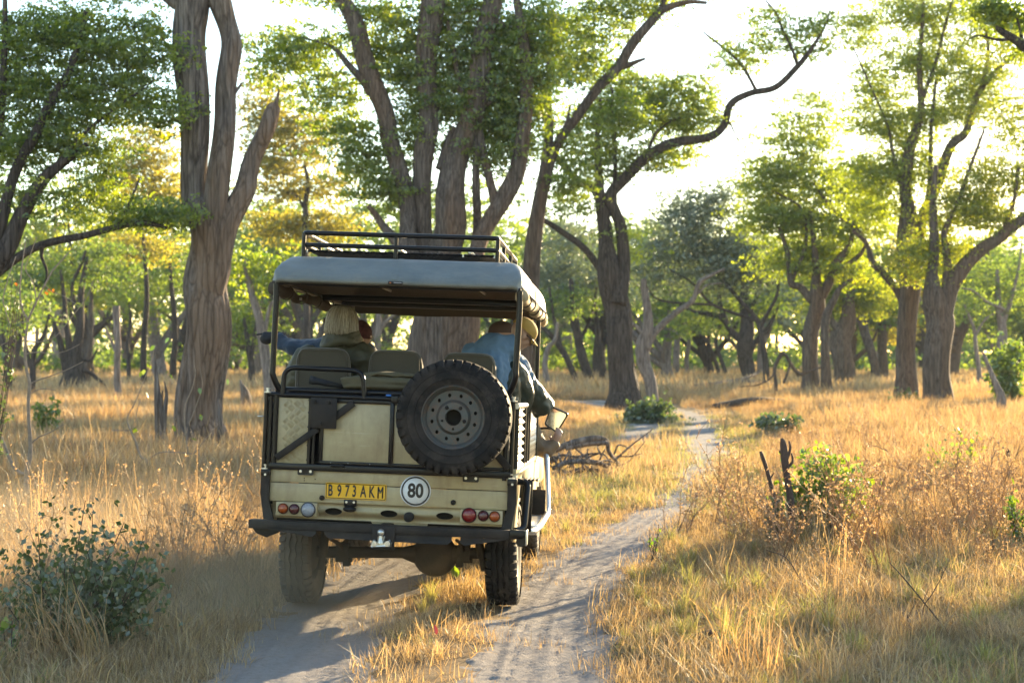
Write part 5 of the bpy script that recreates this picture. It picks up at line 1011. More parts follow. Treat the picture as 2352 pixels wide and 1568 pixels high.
for k in range(54): x = xl+(k+.5)*(xr_-xl)/54; m.bar((x, yr0+.1, zf+.006), (x, yr1, zf+.006), .012, .003)
for k in range(40): y = yr0+.12+k*(yr1-yr0-.12)/40; m.bar((xl, y, zf+.002), (xr_, y, zf+.002), .014, .003)
o = m.build('rack_floor_mesh', M_black, rk); o['kind'] = 'stuff'
for x in (xl+.02, xr_-.02, xr_-.25): bolts('rack_bolt', [(x, yr0+.02, zf-.02)], .006, .02, axis=(0, 0, 1), parent=rk)

# ---- seats
def seat(x0, x1, y, ztop, base=True):
    w = x1-x0; cx = (x0+x1)/2; m = MB(); H = .56; T = .085; rows = []
    # rounded back: superellipse outline swept through thickness
    n = 36; a = np.arange(n)*2*pi/n; 
    def sup(c, s2, p): return np.sign(c)*np.abs(c)**(2/p)
    ox = sup(np.cos(a), 0, 5.5); oz = sup(np.sin(a), 0, 5.5); tp_ = 1-.06*(oz+1)/2
    for yo, sc_ in ((-T/2, .0), (-T/2, .55), (-T/2+.002, .90), (-T/2+.012, .97), (-T/2+.03, 1), (T/2-.03, 1), (T/2-.01, .97), (T/2, .88), (T/2, 0)):
        e = max(0, 1-sc_); rows.append(np.stack([cx+ox*tp_*(w/2-e*.1*(sc_ > .6) )*(sc_ if sc_ <= .6 else 1), np.full(n, 0.)+yo, oz*(H/2-e*.1*(sc_ > .6))*(sc_ if sc_ <= .6 else 1)], -1))
    v = np.stack(rows); rec = radians(9); vv = v.reshape(-1, 3).copy(); z = vv[:, 2]+0; yy = vv[:, 1]+0
    vv[:, 1] = y + yy*cos(rec) - z*sin(rec)*-1*-1*-.0 + (-(H/2)+0)*0 - (z)*sin(rec)*(1); vv[:, 2] = ztop-H/2 + z*cos(rec)
    i = np.arange(len(rows)*n).reshape(len(rows), n); m.add(vv, [np.stack([i[:-1], np.roll(i[:-1], -1, 1), np.roll(i[1:], -1, 1), i[1:]], -1).reshape(-1, 4)])
    st = m.build('seat', M_seat, CAR, smooth=50, normals=True)
    MB().box((cx, y+.27, ztop-.58), (w, .44, .12)).build('cushion', M_seat, st, bevel=.03); MB().box((cx, y+.27, ztop-.86), (w*.8, .36, .42)).build('seat_base', M_steel, st)
    # piping seam
    b_ = .055; pth = [(cx+s1*tp_v*(w/2-.03), y-T/2-.006 - zz*sin(rec), ztop-H/2+zz*cos(rec)) for s1, tp_v, zz in ((-1, 1, -.24), (-1, .96, H/2-.06), (-.86, .95, H/2-.022), (.86, .95, H/2-.022), (1, .96, H/2-.06), (1, 1, -.24))]
    MB().tube(pth, .003, 5).build('piping', M_seat, st)
    return st
for a_, b_, c_ in ((678.5, 810, 796), (845, 977, 802), (1013, 1145, 808)):
    seat(B(a_, c_, .75)[0], B(b_, c_, .75)[0], .78, B((a_+b_)/2, c_+1, .75)[2])
for x in (-.55, -.02, .5): seat(x-.2, x+.2, 1.85, 1.80)
for x in (-.45, .45): seat(x-.22, x+.22, 2.75, 1.62)

# ---- steps, mirror and small gear on the right side
fs = MB(); 
for k in range(4): fs.box((.94+k*.026, .40, 1.025), (.018, .26, .012))
fs.box((.90, .40, 1.012), (.10, .26, .012)); fs.build('fold_step', M_steel, CAR, bevel=.002)
tub('step_hanger', [(.87, .30, 1.01), (.955, .28, 1.012), (.945, .16, .69), (.89, .10, .68)], .024, fil=.06)
bx('step_side_plate', .878, .952, .98, .995, .60, 1.0, M_black)
tub('side_step_frame', [(.87, 2.95, 1.16), (.955, 2.9, 1.13), (1.005, 2.5, .63), (.99, 1.5, .60), (.955, 1.15, .585), (.88, 1.1, .60)], .026, M_alu, fil=.09)
st = bx('side_step', .86, .985, 1.3, 2.45, .60, .62, M_alu); bx('step_riser', .87, .985, 2.46, 2.47, .62, .83, M_steel)
for sx in (-1,): tub('side_step_frame', [(sx*.87, 2.95, 1.16), (sx*.955, 2.9, 1.13), (sx*1.005, 2.5, .63), (sx*.99, 1.5, .60), (sx*.88, 1.1, .60)], .026, M_alu, fil=.09)
bx('mud_flap', .66, .90, 3.42, 3.44, .42, .80, M_rubberd)
# door mirror
c = [B(1263.5, 935, 3.0), B(1300, 951, 3.0), B(1275.5, 990.5, 3.0), B(1249.5, 973, 3.0)]; c = [np.array(v) for v in c]; _m = sum(c)/4; c = [_m+(v-_m)*1.12+np.array([.012, 0, .0]) for v in c]
cen_ = sum(c)/4; nn = np.cross(c[1]-c[0], c[3]-c[0]); nn /= np.linalg.norm(nn)
if nn[1] > 0: nn = -nn
def rq(s_, off):
    out = []
    for i in range(4):
        p_, a__, b__ = c[i], c[i-1], c[(i+1) % 4]
        for t in np.linspace(0, 1, 5): s1 = p_+(a__-p_)*.16; s2_ = p_+(b__-p_)*.16; out.append((1-t)**2*s1+2*t*(1-t)*p_+t*t*s2_)
    return [cen_+(o_-cen_)*s_+nn*off for o_ in out]
a1, a2, a3, a4 = rq(1.0, 0), rq(1.04, -.008), rq(1.0, -.03), rq(.85, -.002); k = len(a1); i = np.arange(k)
mm_ = MB().add(np.array(a4+a1+a2+a3), [np.stack([i+o, (i+1) % k+o, (i+1) % k+o+k, i+o+k], -1) for o in (0, k, 2*k)]+[(i+3*k)[None]]).build('door_mirror', M_black, CAR, smooth=40, normals=True)
tl = np.array([0, 0, 0.]); MB().add(np.array(rq(.86, -.001)), [i[::-1][None]]).build('mirror_glass', M_mirror, mm_)
tub('mirror_arm', [(.87, 3.05, 1.33), (.95, 3.03, 1.34), cen_+np.array([-.01, .03, -.09])], .010)

# ---- gear on the tail shelf
bag = thing('duffel_bag', 'crumpled olive canvas bag lying behind the middle and right seats', 'bag', tuple(BO)); bag.matrix_world = CAR.matrix_world.copy()
bx('tail_shelf', -.80, .82, .10, .62, 1.50, 1.52, M_steel)
M_bag = mat('olive_canvas_bag', (.10, .085, .048), rough=.9, var=.15, scale=14, bump=.3, bscale=60)
def blob(c, r, seed, n=40, amp=.12, p=3.2):
    g = np.random.default_rng(seed); m = MB().ball((0, 0, 0), 1, n); v = m.v[0]; d = np.abs(v)**p; s_ = 1/(d.sum(1)**(1/p)); v *= s_[:, None]
    ph = g.uniform(0, 6, 9); k = g.normal(0, 5, (9, 3)); dv = sum(np.sin(v@k[i]+ph[i])*(.5+.5/(i+1)) for i in range(9))/6; v = v*(1+amp*dv[:, None]); m.v[0] = v*np.array(r)+np.array(c); return m
q0, q1 = B(783, 872, .3), B(956, 880, .3)
b1 = blob(((q0[0]+q1[0])/2, .32, (B(860, 880, .3)[2])), ((q1[0]-q0[0])/2, .16, .055), 3, 56); b1.build('bag_body', M_bag, bag, smooth=True)
blob((B(895, 864, .32)[0], .30, B(895, 861, .32)[2]), (.17, .12, .022), 8, 48, .25, 2.4).build('bag_flap', M_bag, bag, smooth=True)
MB().tube(smooth_path([B(845, 866, .2), B(870, 857, .18), B(900, 862, .2), B(915, 870, .2)], 6), .008, 6).build('bag_strap', M_bag, bag, smooth=True)
um = MB().tube([B(712, 872, .25), B(722, 874, .25), B(724, 874, .25), B(790, 888, .28)], [.030, .030, .025, .016], 12, amp=.04, seed=3).build('rolled_sleeve', mat('dark_nylon', (.018, .02, .026), rough=.7, bump=.2)); um.matrix_world = CAR.matrix_world.copy()
tag(um, 'dark nylon sleeve lying against the back of the left rear seat', 'umbrella')
# ================================================================ PEOPLE (joints in the body frame of the vehicle)
M_skin = mat('skin', (.37, .225, .16), rough=.5, var=.08, scale=20, bump=.08, bscale=90)
M_hair = mat('pale_blond_hair', (.38, .32, .23), rough=.38, var=.5, scale=30, stretch=(5, 5, .35), spec=.5)
_b = M_hair.node_tree; _a = nd(_b, 'ShaderNodeAttribute', attribute_name='tint'); _m = nd(_b, 'ShaderNodeMix', data_type='RGBA'); _m.inputs[6].default_value = (.13, .105, .07, 1); _m.inputs[7].default_value = (.54, .49, .39, 1); _b.links.new(_a.outputs['Fac'], _m.inputs[0]); _b.links.new(_m.outputs[2], _b.nodes['Principled BSDF'].inputs['Base Color'])
M_olive = mat('olive_jacket', (.055, .052, .028), rough=.6, var=.12, scale=9, bump=.35, bscale=36)
M_navy = mat('navy_fleece', (.022, .045, .085), rough=.9, var=.15, scale=20, bump=.3, bscale=70, sheen=.4)
M_bshirt = mat('blue_cotton_shirt', (.095, .17, .26), rough=.8, var=.07, scale=9, bump=.3, bscale=32)
M_dgreen = mat('dark_green_rain_jacket', (.022, .032, .024), rough=.45, var=.15, scale=9, bump=.4, bscale=30)
M_brownj = mat('brown_field_jacket', (.17, .12, .075), rough=.7, var=.12, scale=9, bump=.35, bscale=36)
M_cap1 = mat('mustard_cap', (.38, .235, .05), rough=.85, var=.1, scale=16, bump=.2, bscale=120)
M_cap2 = mat('dark_brown_cap', (.075, .04, .028), rough=.85, var=.1, scale=16, bump=.2, bscale=120)
M_bean = mat('dark_red_knit', (.075, .016, .018), rough=.9, var=.6, scale=70, bump=.8, bscale=130)
M_glove = mat('black_glove', (.012, .012, .016), rough=.75, bump=.2)
M_lens = mat('amber_sunglass', (.10, .03, .008), rough=.1, coat=1)
M_trouser = mat('khaki_trousers', (.16, .13, .085), rough=.85, bump=.2)
_tex = bpy.data.textures.new('folds', 'CLOUDS'); _tex.noise_scale = .085; _tex.noise_depth = 3
def fuse(m, name, mt, parent, vox=.011, folds=0, smooth=6):
    o = m.build(name, mt, parent, smooth=True); r = o.modifiers.new('fuse', 'REMESH'); r.mode = 'VOXEL'; r.voxel_size = vox; r.use_smooth_shade = True
    s_ = o.modifiers.new('soft', 'SMOOTH'); s_.iterations = smooth; s_.factor = .5
    if folds: d = o.modifiers.new('folds', 'DISPLACE'); d.texture = _tex; d.strength = folds; d.mid_level = .5; d.texture_coords = 'LOCAL'
    return o
def limb(m, pts, rs, n=12):
    p = smooth_path(np.concatenate([np.array(pts, float), np.array(rs, float)[:, None]], 1), 4); m.tube(p[:, :3], p[:, 3], n)
    for q, r in ((p[0], p[0, 3]), (p[-1], p[-1, 3])): m.ball(q[:3], r, 10)
def hand(m, w, d, up, side=1, point=None, s=1.):
    """palm and five fingers; w wrist, d direction of the palm, up back of the hand"""
    w = np.array(w, float); d = np.array(d, float); d /= np.linalg.norm(d); up = np.array(up, float); up -= d*up.dot(d); up /= np.linalg.norm(up); sd2 = np.cross(d, up)*side
    limb(m, [w, w+d*.03*s, w+d*.085*s], [.026*s, .030*s, .027*s]); 
    for k in (-1, 1): limb(m, [w+d*.02*s+sd2*.012*k*s, w+d*.088*s+sd2*.026*k*s], [.017*s, .013*s])
    for k, L in enumerate((.072, .080, .074, .058)):
        b = w+d*.088*s+sd2*(.030-.02*k)*s; curl = .75 if (point is not None and k != 0) else (.12 if point is not None else .4)
        p = [b]; a = 0
        for j, f in enumerate((.45, .32, .23)): a += curl*(1.4 if point is not None and k else 1); p.append(p[-1]+(d*cos(a)-up*sin(a))*L*f*s)
        limb(m, p, [.0095*s, .009*s, .0082*s, .007*s], 8)
    b = w+d*.025*s+sd2*.025*s; limb(m, [b, b+(d*.5+sd2*.75-up*.2)*.04*s, b+(d*.85+sd2*.45-up*.35)*.07*s], [.014*s, .011*s, .008*s], 8)
def frame_of(face, up=(0, 0, 1)):
    f = np.array(face, float); f /= np.linalg.norm(f); u = np.array(up, float); u -= f*u.dot(f); u /= np.linalg.norm(u); r = np.cross(f, u); return np.array([r, f, u])   # rows: right, face, up
def head_mb(m, c, face, up=(0, 0, 1), s=1.):
    R3 = frame_of(face, up); T = lambda p: np.array(c)+(np.array(p)*s) @ R3
    def eb(p, r):
        k = MB().ball((0, 0, 0), r, 16); m.add((np.array(k.v[0])*s+np.array(p)*s) @ R3 + np.array(c), k.f)
    eb((0, -.012, .025), (.076, .096, .09)); eb((0, .025, -.045), (.056, .062, .062)); eb((0, .055, -.085), (.032, .028, .024))
    eb((0, .098, -.022), (.012, .022, .014)); eb((0, .09, .0), (.010, .014, .03)); eb((0, .075, .028), (.05, .018, .012)); eb((0, .086, -.055), (.024, .010, .009))
    for k in (-1, 1): eb((k*.078, -.002, -.012), (.010, .020, .030)); eb((k*.035, .062, -.02), (.026, .024, .024))
    return T, R3
def cap_on(c, R3, s, mt, parent, brim=1, name='cap'):
    T = lambda p: (np.array(p)*s) @ R3 + np.array(c)
    n = 32; rows = []
    for i in range(11):
        a = i/10*pi/2; r = cos(a); z = .028+.098*sin(a)**.85; th = np.arange(n)*2*pi/n; pan = 1+.012*np.cos(6*th)
        rows.append(np.stack([.090*r*np.cos(th)*pan, -.008+.106*r*np.sin(th)*pan, np.full(n, z)], -1))
    v = np.stack(rows).reshape(-1, 3); i = np.arange(len(v)).reshape(11, n)
    o = MB().add(v*s @ R3+np.array(c), [np.stack([i[:-1], np.roll(i[:-1], -1, 1), np.roll(i[1:], -1, 1), i[1:]], -1).reshape(-1, 4)]).build(name, mt, parent, smooth=True)
    MB().ball(T((0, -.008, .127)), .008*s, 8).build('button', mt, o, smooth=True)
    u = np.linspace(-1, 1, 15); w_ = np.linspace(0, 1, 6); U, W = np.meshgrid(u, w_)
    X = .072*U*(1-.10*W**2); Y = .078*np.sqrt(np.clip(1-(U*.82)**2, .0, 1))*1. + .075*W*np.sqrt(np.clip(1-(U*.93)**2, .02, 1)); Z = .034-.018*W-.020*U**2*(.4+W)
    i = np.arange(U.size).reshape(U.shape); b = MB().add(np.stack([X, Y, Z], -1).reshape(-1, 3)*s @ R3+np.array(c), [np.stack([i[:-1, :-1], i[:-1, 1:], i[1:, 1:], i[1:, :-1]], -1).reshape(-1, 4)]).build('brim', mt, o, smooth=True)
    k = b.modifiers.new('s', 'SOLIDIFY'); k.thickness = .004; return o
def glasses(c, R3, s, parent):
    T = lambda p: (np.array(p)*s) @ R3 + np.array(c); m = MB()
    for k in (-1, 1):
        m.add([T((k*.010, .106, .018)), T((k*.066, .086, .018)), T((k*.064, .086, -.018)), T((k*.016, .104, -.020))], [[[0, 1, 2, 3]]])
    o = m.build('sunglasses', M_lens, parent); so = o.modifiers.new('s', 'SOLIDIFY'); so.thickness = .004
    f = MB()
    for k in (-1, 1): f.tube([T((k*.062, .088, .016)), T((k*.078, .06, .014)), T((k*.082, .0, .010))], .004*s, 6); f.tube([T((k*.010, .108, .019)), T((k*.066, .088, .019)), T((k*.064, .088, -.019)), T((k*.016, .106, -.021))], .003, 5, closed=True)
    f.build('frame', M_ink, o)
def person(label, J, jacket, sleeve=None, legs=True, gl=False, vox=.010):
    t = thing('person', label, 'person', tuple(BO)); t.matrix_world = CAR.matrix_world.copy(); b = MB(); c, face, up = J['head'], J['face'], J.get('up', (0, 0, 1))
    T, R3 = head_mb(b, c, face, up); hip, chest, neck = [np.array(J[k], float) for k in ('hip', 'chest', 'neck')]
    limb(b, [neck, (neck+np.array(c))/2, np.array(c)+np.array([0, 0, -.03])], [.052, .05, .05])
    tor = lambda m, g: (limb(m, [hip, (hip+chest)/2, chest], [.15+g, .14+g, .145+g]), limb(m, [chest, (chest+neck)/2, neck], [.135+g, .10+g, .06+g*.6]))
    tor(b, 0)
    arms = []
    for s_ in 'LR':
        if 'sh'+s_ in J:
            sh, el, ha = [np.array(J[k+s_], float) for k in ('sh', 'el', 'ha')]; arms.append((sh, el, ha)); limb(b, [chest+(neck-chest)*.5, sh], [.08, .07]); limb(b, [sh, el, ha], [.058, .044, .030])
            hand(b, ha, J.get('hd'+s_, ha-el), J.get('hu'+s_, (0, 0, 1)), side=1 if s_ == 'L' else -1, point=J.get('pt'+s_), s=J.get('hs', 1.))
    fwd = np.array([0, 1., 0])
    kn = [hip+np.array([k*.1, .42, .04]) for k in (-1, 1)]; ft = [q+np.array([0, .06, -.42]) for q in kn]
    for k, q, f in zip((-1, 1), kn, ft): limb(b, [hip+np.array([k*.09, 0, -.02]), q, f], [.085, .062, .045]); limb(b, [f, f+np.array([0, .14, -.03])], [.045, .035])
    body = fuse(b, 'body', M_skin, t, vox=vox, smooth=3)
    j = MB(); tor(j, .025); jb = []
    for sh, el, ha in arms: limb(j, [chest+(neck-chest)*.5, sh], [.11, .085]); d = (ha-el); limb(j, [sh, el, ha-d*.06], [.085, .068, .050] if sleeve is None else sleeve)
    jo = fuse(j, 'jacket', jacket, t, vox=.013, folds=.05, smooth=5)
    tr = MB()
    for k, q, f in zip((-1, 1), kn, ft): limb(tr, [hip+np.array([k*.09, 0, -.02]), q, f], [.11, .08, .07])
    fuse(tr, 'trousers', M_trouser, t, vox=.018)
    if gl: glasses(c, R3, J.get('gs', 1), t)
    return t, T, R3, jo
# woman with blond hair, looking out to the left
hc = B(784, 737, .98)
p1, T1, R1, j1 = person('person with pale blond bob and sunglasses in olive jacket, seated rear left looking left', dict(head=hc, gs=1.22, face=(-.93, .37, -.02), hip=(-.60, .98, 1.36), chest=(-.615, .97, 1.74), neck=(-.58, .97, 1.95),
    shL=(-.80, .97, 1.83), elL=(-.93, 1.05, 1.52), haL=(-.74, 1.35, 1.42), shR=(-.39, .98, 1.87), elR=(-.33, 1.05, 1.60), haR=(-.50, 1.32, 1.44)), M_olive, sleeve=[.12, .10, .06], gl=True)
col = MB(); a = np.linspace(0, 2*pi, 25)[:-1]; nc = B(783, 776, .97)
for k, (r, z, th) in enumerate(((.112, -.04, .036), (.110, -.012, .028), (.112, .016, .018))): col.tube(np.stack([nc[0]+r*np.cos(a)*1.15, nc[1]+r*np.sin(a), nc[2]+z+.012*np.sin(3*a+k)+.02*np.cos(a)], -1), th*(1+.15*np.sin(5*a+k*2)), 10, closed=True)
fuse(col, 'collar', M_olive, p1, vox=.010, folds=.03, smooth=3)
# sunlit crease panel is cloth too: a drawstring hood lying on the shoulders
hair = MB(); prof = [(.118, .0), (.112, .045), (.095, .078), (.06, .104), (.02, .116), (-.03, .124), (-.085, .128), (-.108, .116), (-.114, .105), (-.10, .09)]
n = 72; th = np.arange(n)*2*pi/n; rows = []
gap = np.clip((np.cos(th-atan2(.37, -.93))-.72)/.28, 0, 1)   # open at the face
for z, r in prof:
    rr = r*.97*(1+.012*np.sin(th*5))*(1-.0*gap); zz = np.where((z < .03), z+gap*.0, z)
    keep = 1-.55*gap*(z < .04); rows.append(np.stack([hc[0]+.005+rr*np.cos(th)*keep*1.0, hc[1]-.01+rr*np.sin(th)*1.03*keep, hc[2]+.005+zz+(.012*np.sin(th*9)+.006*np.sin(th*31))*(z < -.1)], -1))
v = np.stack(rows).reshape(-1, 3); i = np.arange(len(v)).reshape(len(prof), n); hair.add(v, [np.stack([i[:-1], np.roll(i[:-1], -1, 1), np.roll(i[1:], -1, 1), i[1:]], -1).reshape(-1, 4)])
g = np.random.default_rng(4)
pz = np.array([p_[0] for p_ in prof[:8]]); pr_ = np.array([p_[1] for p_ in prof[:8]])
for k in range(520):
    a0 = g.uniform(0, 2*pi); gp = max(0, (cos(a0-atan2(.37, -.93))-.72)/.28)
    if gp > .25: continue
    zz = .118-(.118+.112+g.uniform(-.04, .02))*np.linspace(0, 1, 9)**1.2; tn_ = np.clip(g.normal(.55, .27), 0, 1); rr = np.interp(-zz, -pz, pr_)*(.97+g.uniform(.0, .07)); aa = a0+g.normal(0, .16)*np.linspace(0, 1, 9)**1.5+.08*np.sin(zz*20+k)*.3
    hair.tube(np.stack([hc[0]+.005+rr*np.cos(aa), hc[1]-.01+rr*1.03*np.sin(aa), hc[2]+.005+zz], -1), np.linspace(.0042, .0018, 9), 4, cap=False, tint=tn_)
hair.build('hair', M_hair, p1, smooth=True, tint=True)
# person in the seat in front, pointing out to the left
h2 = B(828, 778, 1.92)
p2, T2, R2, j2 = person('person in navy fleece and dark red beanie pointing left with a black glove', dict(head=h2, face=(-.8, .6, 0), hip=(-.52, 1.98, 1.32), chest=(-.53, 1.97, 1.68), neck=(-.52, 1.95, 1.90),
    shL=B(748, 797, 1.93), elL=B(668, 797, 1.95), haL=B(634, 773, 1.97), hdL=(-1, .05, .10), huL=(0, -.3, 1), ptL=1, hs=.8, shR=(-.30, 1.98, 1.80), elR=(-.26, 2.05, 1.50), haR=(-.4, 2.3, 1.40)), M_navy, sleeve=[.072, .070, .046])
bn = MB().ball((0, 0, 0), 1, 24); v = bn.v[0]; v[:, 2] = np.where(v[:, 2] < -.25, -.25, v[:, 2]); bn.v[0] = v*np.array([.098, .112, .125])+h2+np.array([0, -.012, .03]); hoodc = MB(); limb(hoodc, [(-.52, 1.95, 1.80), (-.52, 1.95, 1.93), h2+np.array([0, 0, -.09])], [.14, .10, .075]); fuse(hoodc, 'fleece_collar', M_navy, p2, vox=.013, folds=.03)
bn.build('beanie', M_bean, p2, smooth=True)
gm = MB(); w0 = B(636, 773, 1.97); hand(gm, w0, (-1, .05, .10), (0, -.3, 1), side=1, point=1, s=1.15); gm.ball(w0+np.array([-.085, 0, -.022]), (.058, .045, .046), 14); limb(gm, [w0+np.array([.04, 0, -.01]), w0, w0+np.array([-.05, 0, -.01])], [.048, .045, .042]); fuse(gm, 'glove', M_glove, p2, vox=.006, smooth=3)
# man leaning out on the right
h3 = B(1199, 768, 1.12)
p3, T3, R3_, j3 = person('person in blue shirt and mustard cap leaning out over the right side, looking down', dict(head=h3, face=(.72, .42, -.62), up=(.55, .1, .85), hip=(.50, 1.0, 1.36), chest=(.57, 1.02, 1.84), neck=(.74, 1.06, 2.0),
    shL=(.46, 1.03, 1.92), elL=(.50, 1.25, 1.62), haL=(.66, 1.42, 1.50), shR=B(1182, 838, 1.15), elR=B(1215, 890, 1.3), haR=B(1228, 915, 1.36)), M_bshirt, sleeve=[.10, .082, .06], gl=True)
sm_ = MB(); limb(sm_, [(.49, 1.03, 1.91), (.60, 1.03, 1.985), (.74, 1.06, 1.95)], [.095, .10, .09]); limb(sm_, [(.56, 1.0, 1.5), (.58, 1.0, 1.8), (.62, 1.02, 1.95)], [.17, .19, .13]); limb(sm_, [(.72, 1.05, 2.01), B(1181, 784, 1.1)], [.07, .06])
fuse(sm_, 'shirt_back', M_bshirt, p3, vox=.012, folds=.05)
capo = cap_on(h3, R3_, 1.04, M_cap1, p3)
# dark green jacket pulled off one shoulder: body and wide hanging sleeve
gj = MB(); yS = 1.25
limb(gj, [B(1180, 850, 1.05), B(1196, 885, 1.15), B(1200, 930, 1.2)], [.085, .10, .08]); _s = smooth_path(np.array([[*B(1190, 842, 1.15), .045], [*B(1215, 885, 1.28), .080], [*B(1250, 940, 1.42), .098]]), 5); gj.tube(_s[:, :3], _s[:, 3], 16); limb(gj, [B(1168, 870, 1.0), B(1172, 915, 1.05)], [.08, .09]); limb(gj, [B(1205, 900, 1.25), B(1216, 935, 1.35)], [.08, .045])
fuse(gj, 'rain_jacket', M_dgreen, p3, vox=.011, folds=.03, smooth=4)
# person ahead of him with the brown cap
h4 = B(1150, 774, 1.95)
p4, T4, R4, j4 = person('person in dark brown cap facing left, half hidden behind the blue shirt', dict(head=h4, face=(-.97, .2, -.05), up=(.08, 0, 1), hip=(.50, 1.98, 1.32), chest=(.51, 1.97, 1.68), neck=(.53, 1.95, 1.90),
    shL=(.32, 1.97, 1.78), elL=(.26, 2.05, 1.5), haL=(.38, 2.3, 1.42), shR=(.72, 1.97, 1.78), elR=(.76, 2.05, 1.52), haR=(.62, 2.3, 1.42)), M_dgreen)
cap_on(h4, R4, 1.06, M_cap2, p4)
# driver, arm out of the window
hd = B(1282, 988, 2.93)
p5, T5, R5, j5 = person('driver in brown jacket with one hand reaching out to the door mirror', dict(head=(.47, 2.95, 1.92), face=(0, 1, 0), hip=(.46, 2.92, 1.10), chest=(.47, 2.92, 1.45), neck=(.47, 2.94, 1.68),
    shR=(.72, 2.94, 1.52), elR=B(1241, 1030, 2.93), haR=B(1272, 1020, 2.93), hdR=B(1285, 990, 2.93)-B(1272, 1020, 2.93), huR=(.3, -1, .0), hs=1.0, shL=(.25, 2.94, 1.54), elL=(.20, 3.05, 1.28), haL=(.35, 3.3, 1.25)), M_brownj, sleeve=[.085, .080, .056])
# ================================================================ PLANTS AND DEAD WOOD NEAR THE TRACK
M_twig = mat('pale_twig', (.26, .20, .15), rough=.85, var=.25, scale=30, bump=.2)
M_twigd = mat('dark_twig', (.075, .05, .04), rough=.85, var=.25, scale=30, bump=.3)
M_leafb = leafmat('bush_leaf', (.045, .07, .03), (.10, .13, .06), (2.2, 2.4, .5), tw=.35, gloss=.10, rough=.38)
M_leafbr = leafmat('bush_leaf_fresh', (.06, .12, .02), (.15, .21, .035), (2.4, 2.2, .4), tw=.5, gloss=.1, rough=.4)
def twigs(name, label, cat, paths, Y, mt, dY=None, group=None, amp=.05, part='stem', kinds=None):
    """a plant or piece of wood given by its branches: (px, py, width px[, extra depth])"""
    f0 = paths[0][0]; base = P(f0[0], f0[1], Y); base[2] = hgt(base[0], base[1])
    t = thing(name, label, cat, tuple(base), group); tips = []
    for i, pth in enumerate(paths):
        w = np.array([[*P(p_[0], p_[1], Y+(p_[3] if len(p_) > 3 else 0)), p_[2]*Y/FPX/2] for p_ in pth])
        if i == 0: w = np.concatenate([[[w[0, 0], w[0, 1], min(w[0, 2], base[2])-.06, w[0, 3]*1.1]], w]) if abs(w[0, 2]-base[2]) < 1 else w
        sp = smooth_path(w, 6); m = MB().tube(sp[:, :3]-base, sp[:, 3], 8 if w[:, 3].max() < .05 else 14, amp=amp, seed=i+int(Y*7)); m.build(part if i == 0 else ('branch' if part in ('stem', 'trunk') else part), mt, t, smooth=True); tips.append(sp[-1, :3])
    return t, base, tips
Z7 = lambda l: [(a*.3661, 574.2+b*.3661, w, *r) for a, b, w, *r in l]
def leafmesh(key, L, W, mt, fold=.15, n=5, tint=.5):
    """one real leaf: obovate blade folded along its midrib"""
    t = np.linspace(0, 1, n+1); wd = W*np.sin(pi*np.clip(t, .03, .97)**.8)**.8*.5; z = -.12*L*t**2
    v = [(0, 0, 0)]; v = []
    for i in range(n+1): v += [(-wd[i], L*t[i], z[i]+wd[i]*fold), (0, L*t[i], z[i]), (wd[i], L*t[i], z[i]+wd[i]*fold)]
    f = []
    for i in range(n): a = 3*i; f += [[a, a+1, a+4, a+3], [a+1, a+2, a+5, a+4]]
    o = MB().add(v, [f], tint).build(key, mt, tint=True); me = o.data; bpy.data.objects.remove(o); return me
LEAF = [leafmesh('bush_leaf_%s' % 'abcdef'[i], .062*s_, .040*s_, M_leafb, tint=i/5) for i, s_ in enumerate((.75, .85, .95, 1.05, 1.15, 1.0))]
LEAFR = [leafmesh('fresh_leaf_%s' % 'abc'[i], .055, .036, M_leafbr, tint=i/2) for i in range(3)]
LEAFO = [leafmesh('dry_leaf', .055, .045, M_lorange)]
def put_leaf(parent, base, pos, d, meshes, s_, g, name='leaf'):
    d = np.array(d, float); d /= np.linalg.norm(d); up = np.array([0, 0, 1.])+g.normal(0, .45, 3); x = np.cross(d, up); x /= np.linalg.norm(x); u = np.cross(x, d)
    o = bpy.data.objects.new(name, meshes[g.integers(len(meshes))]); COL.objects.link(o); o.parent = parent
    M4 = Matrix([[x[i]*s_, d[i]*s_, u[i]*s_, (pos-base)[i]] for i in range(3)]+[[0, 0, 0, 1]]); o.matrix_local = M4; return o
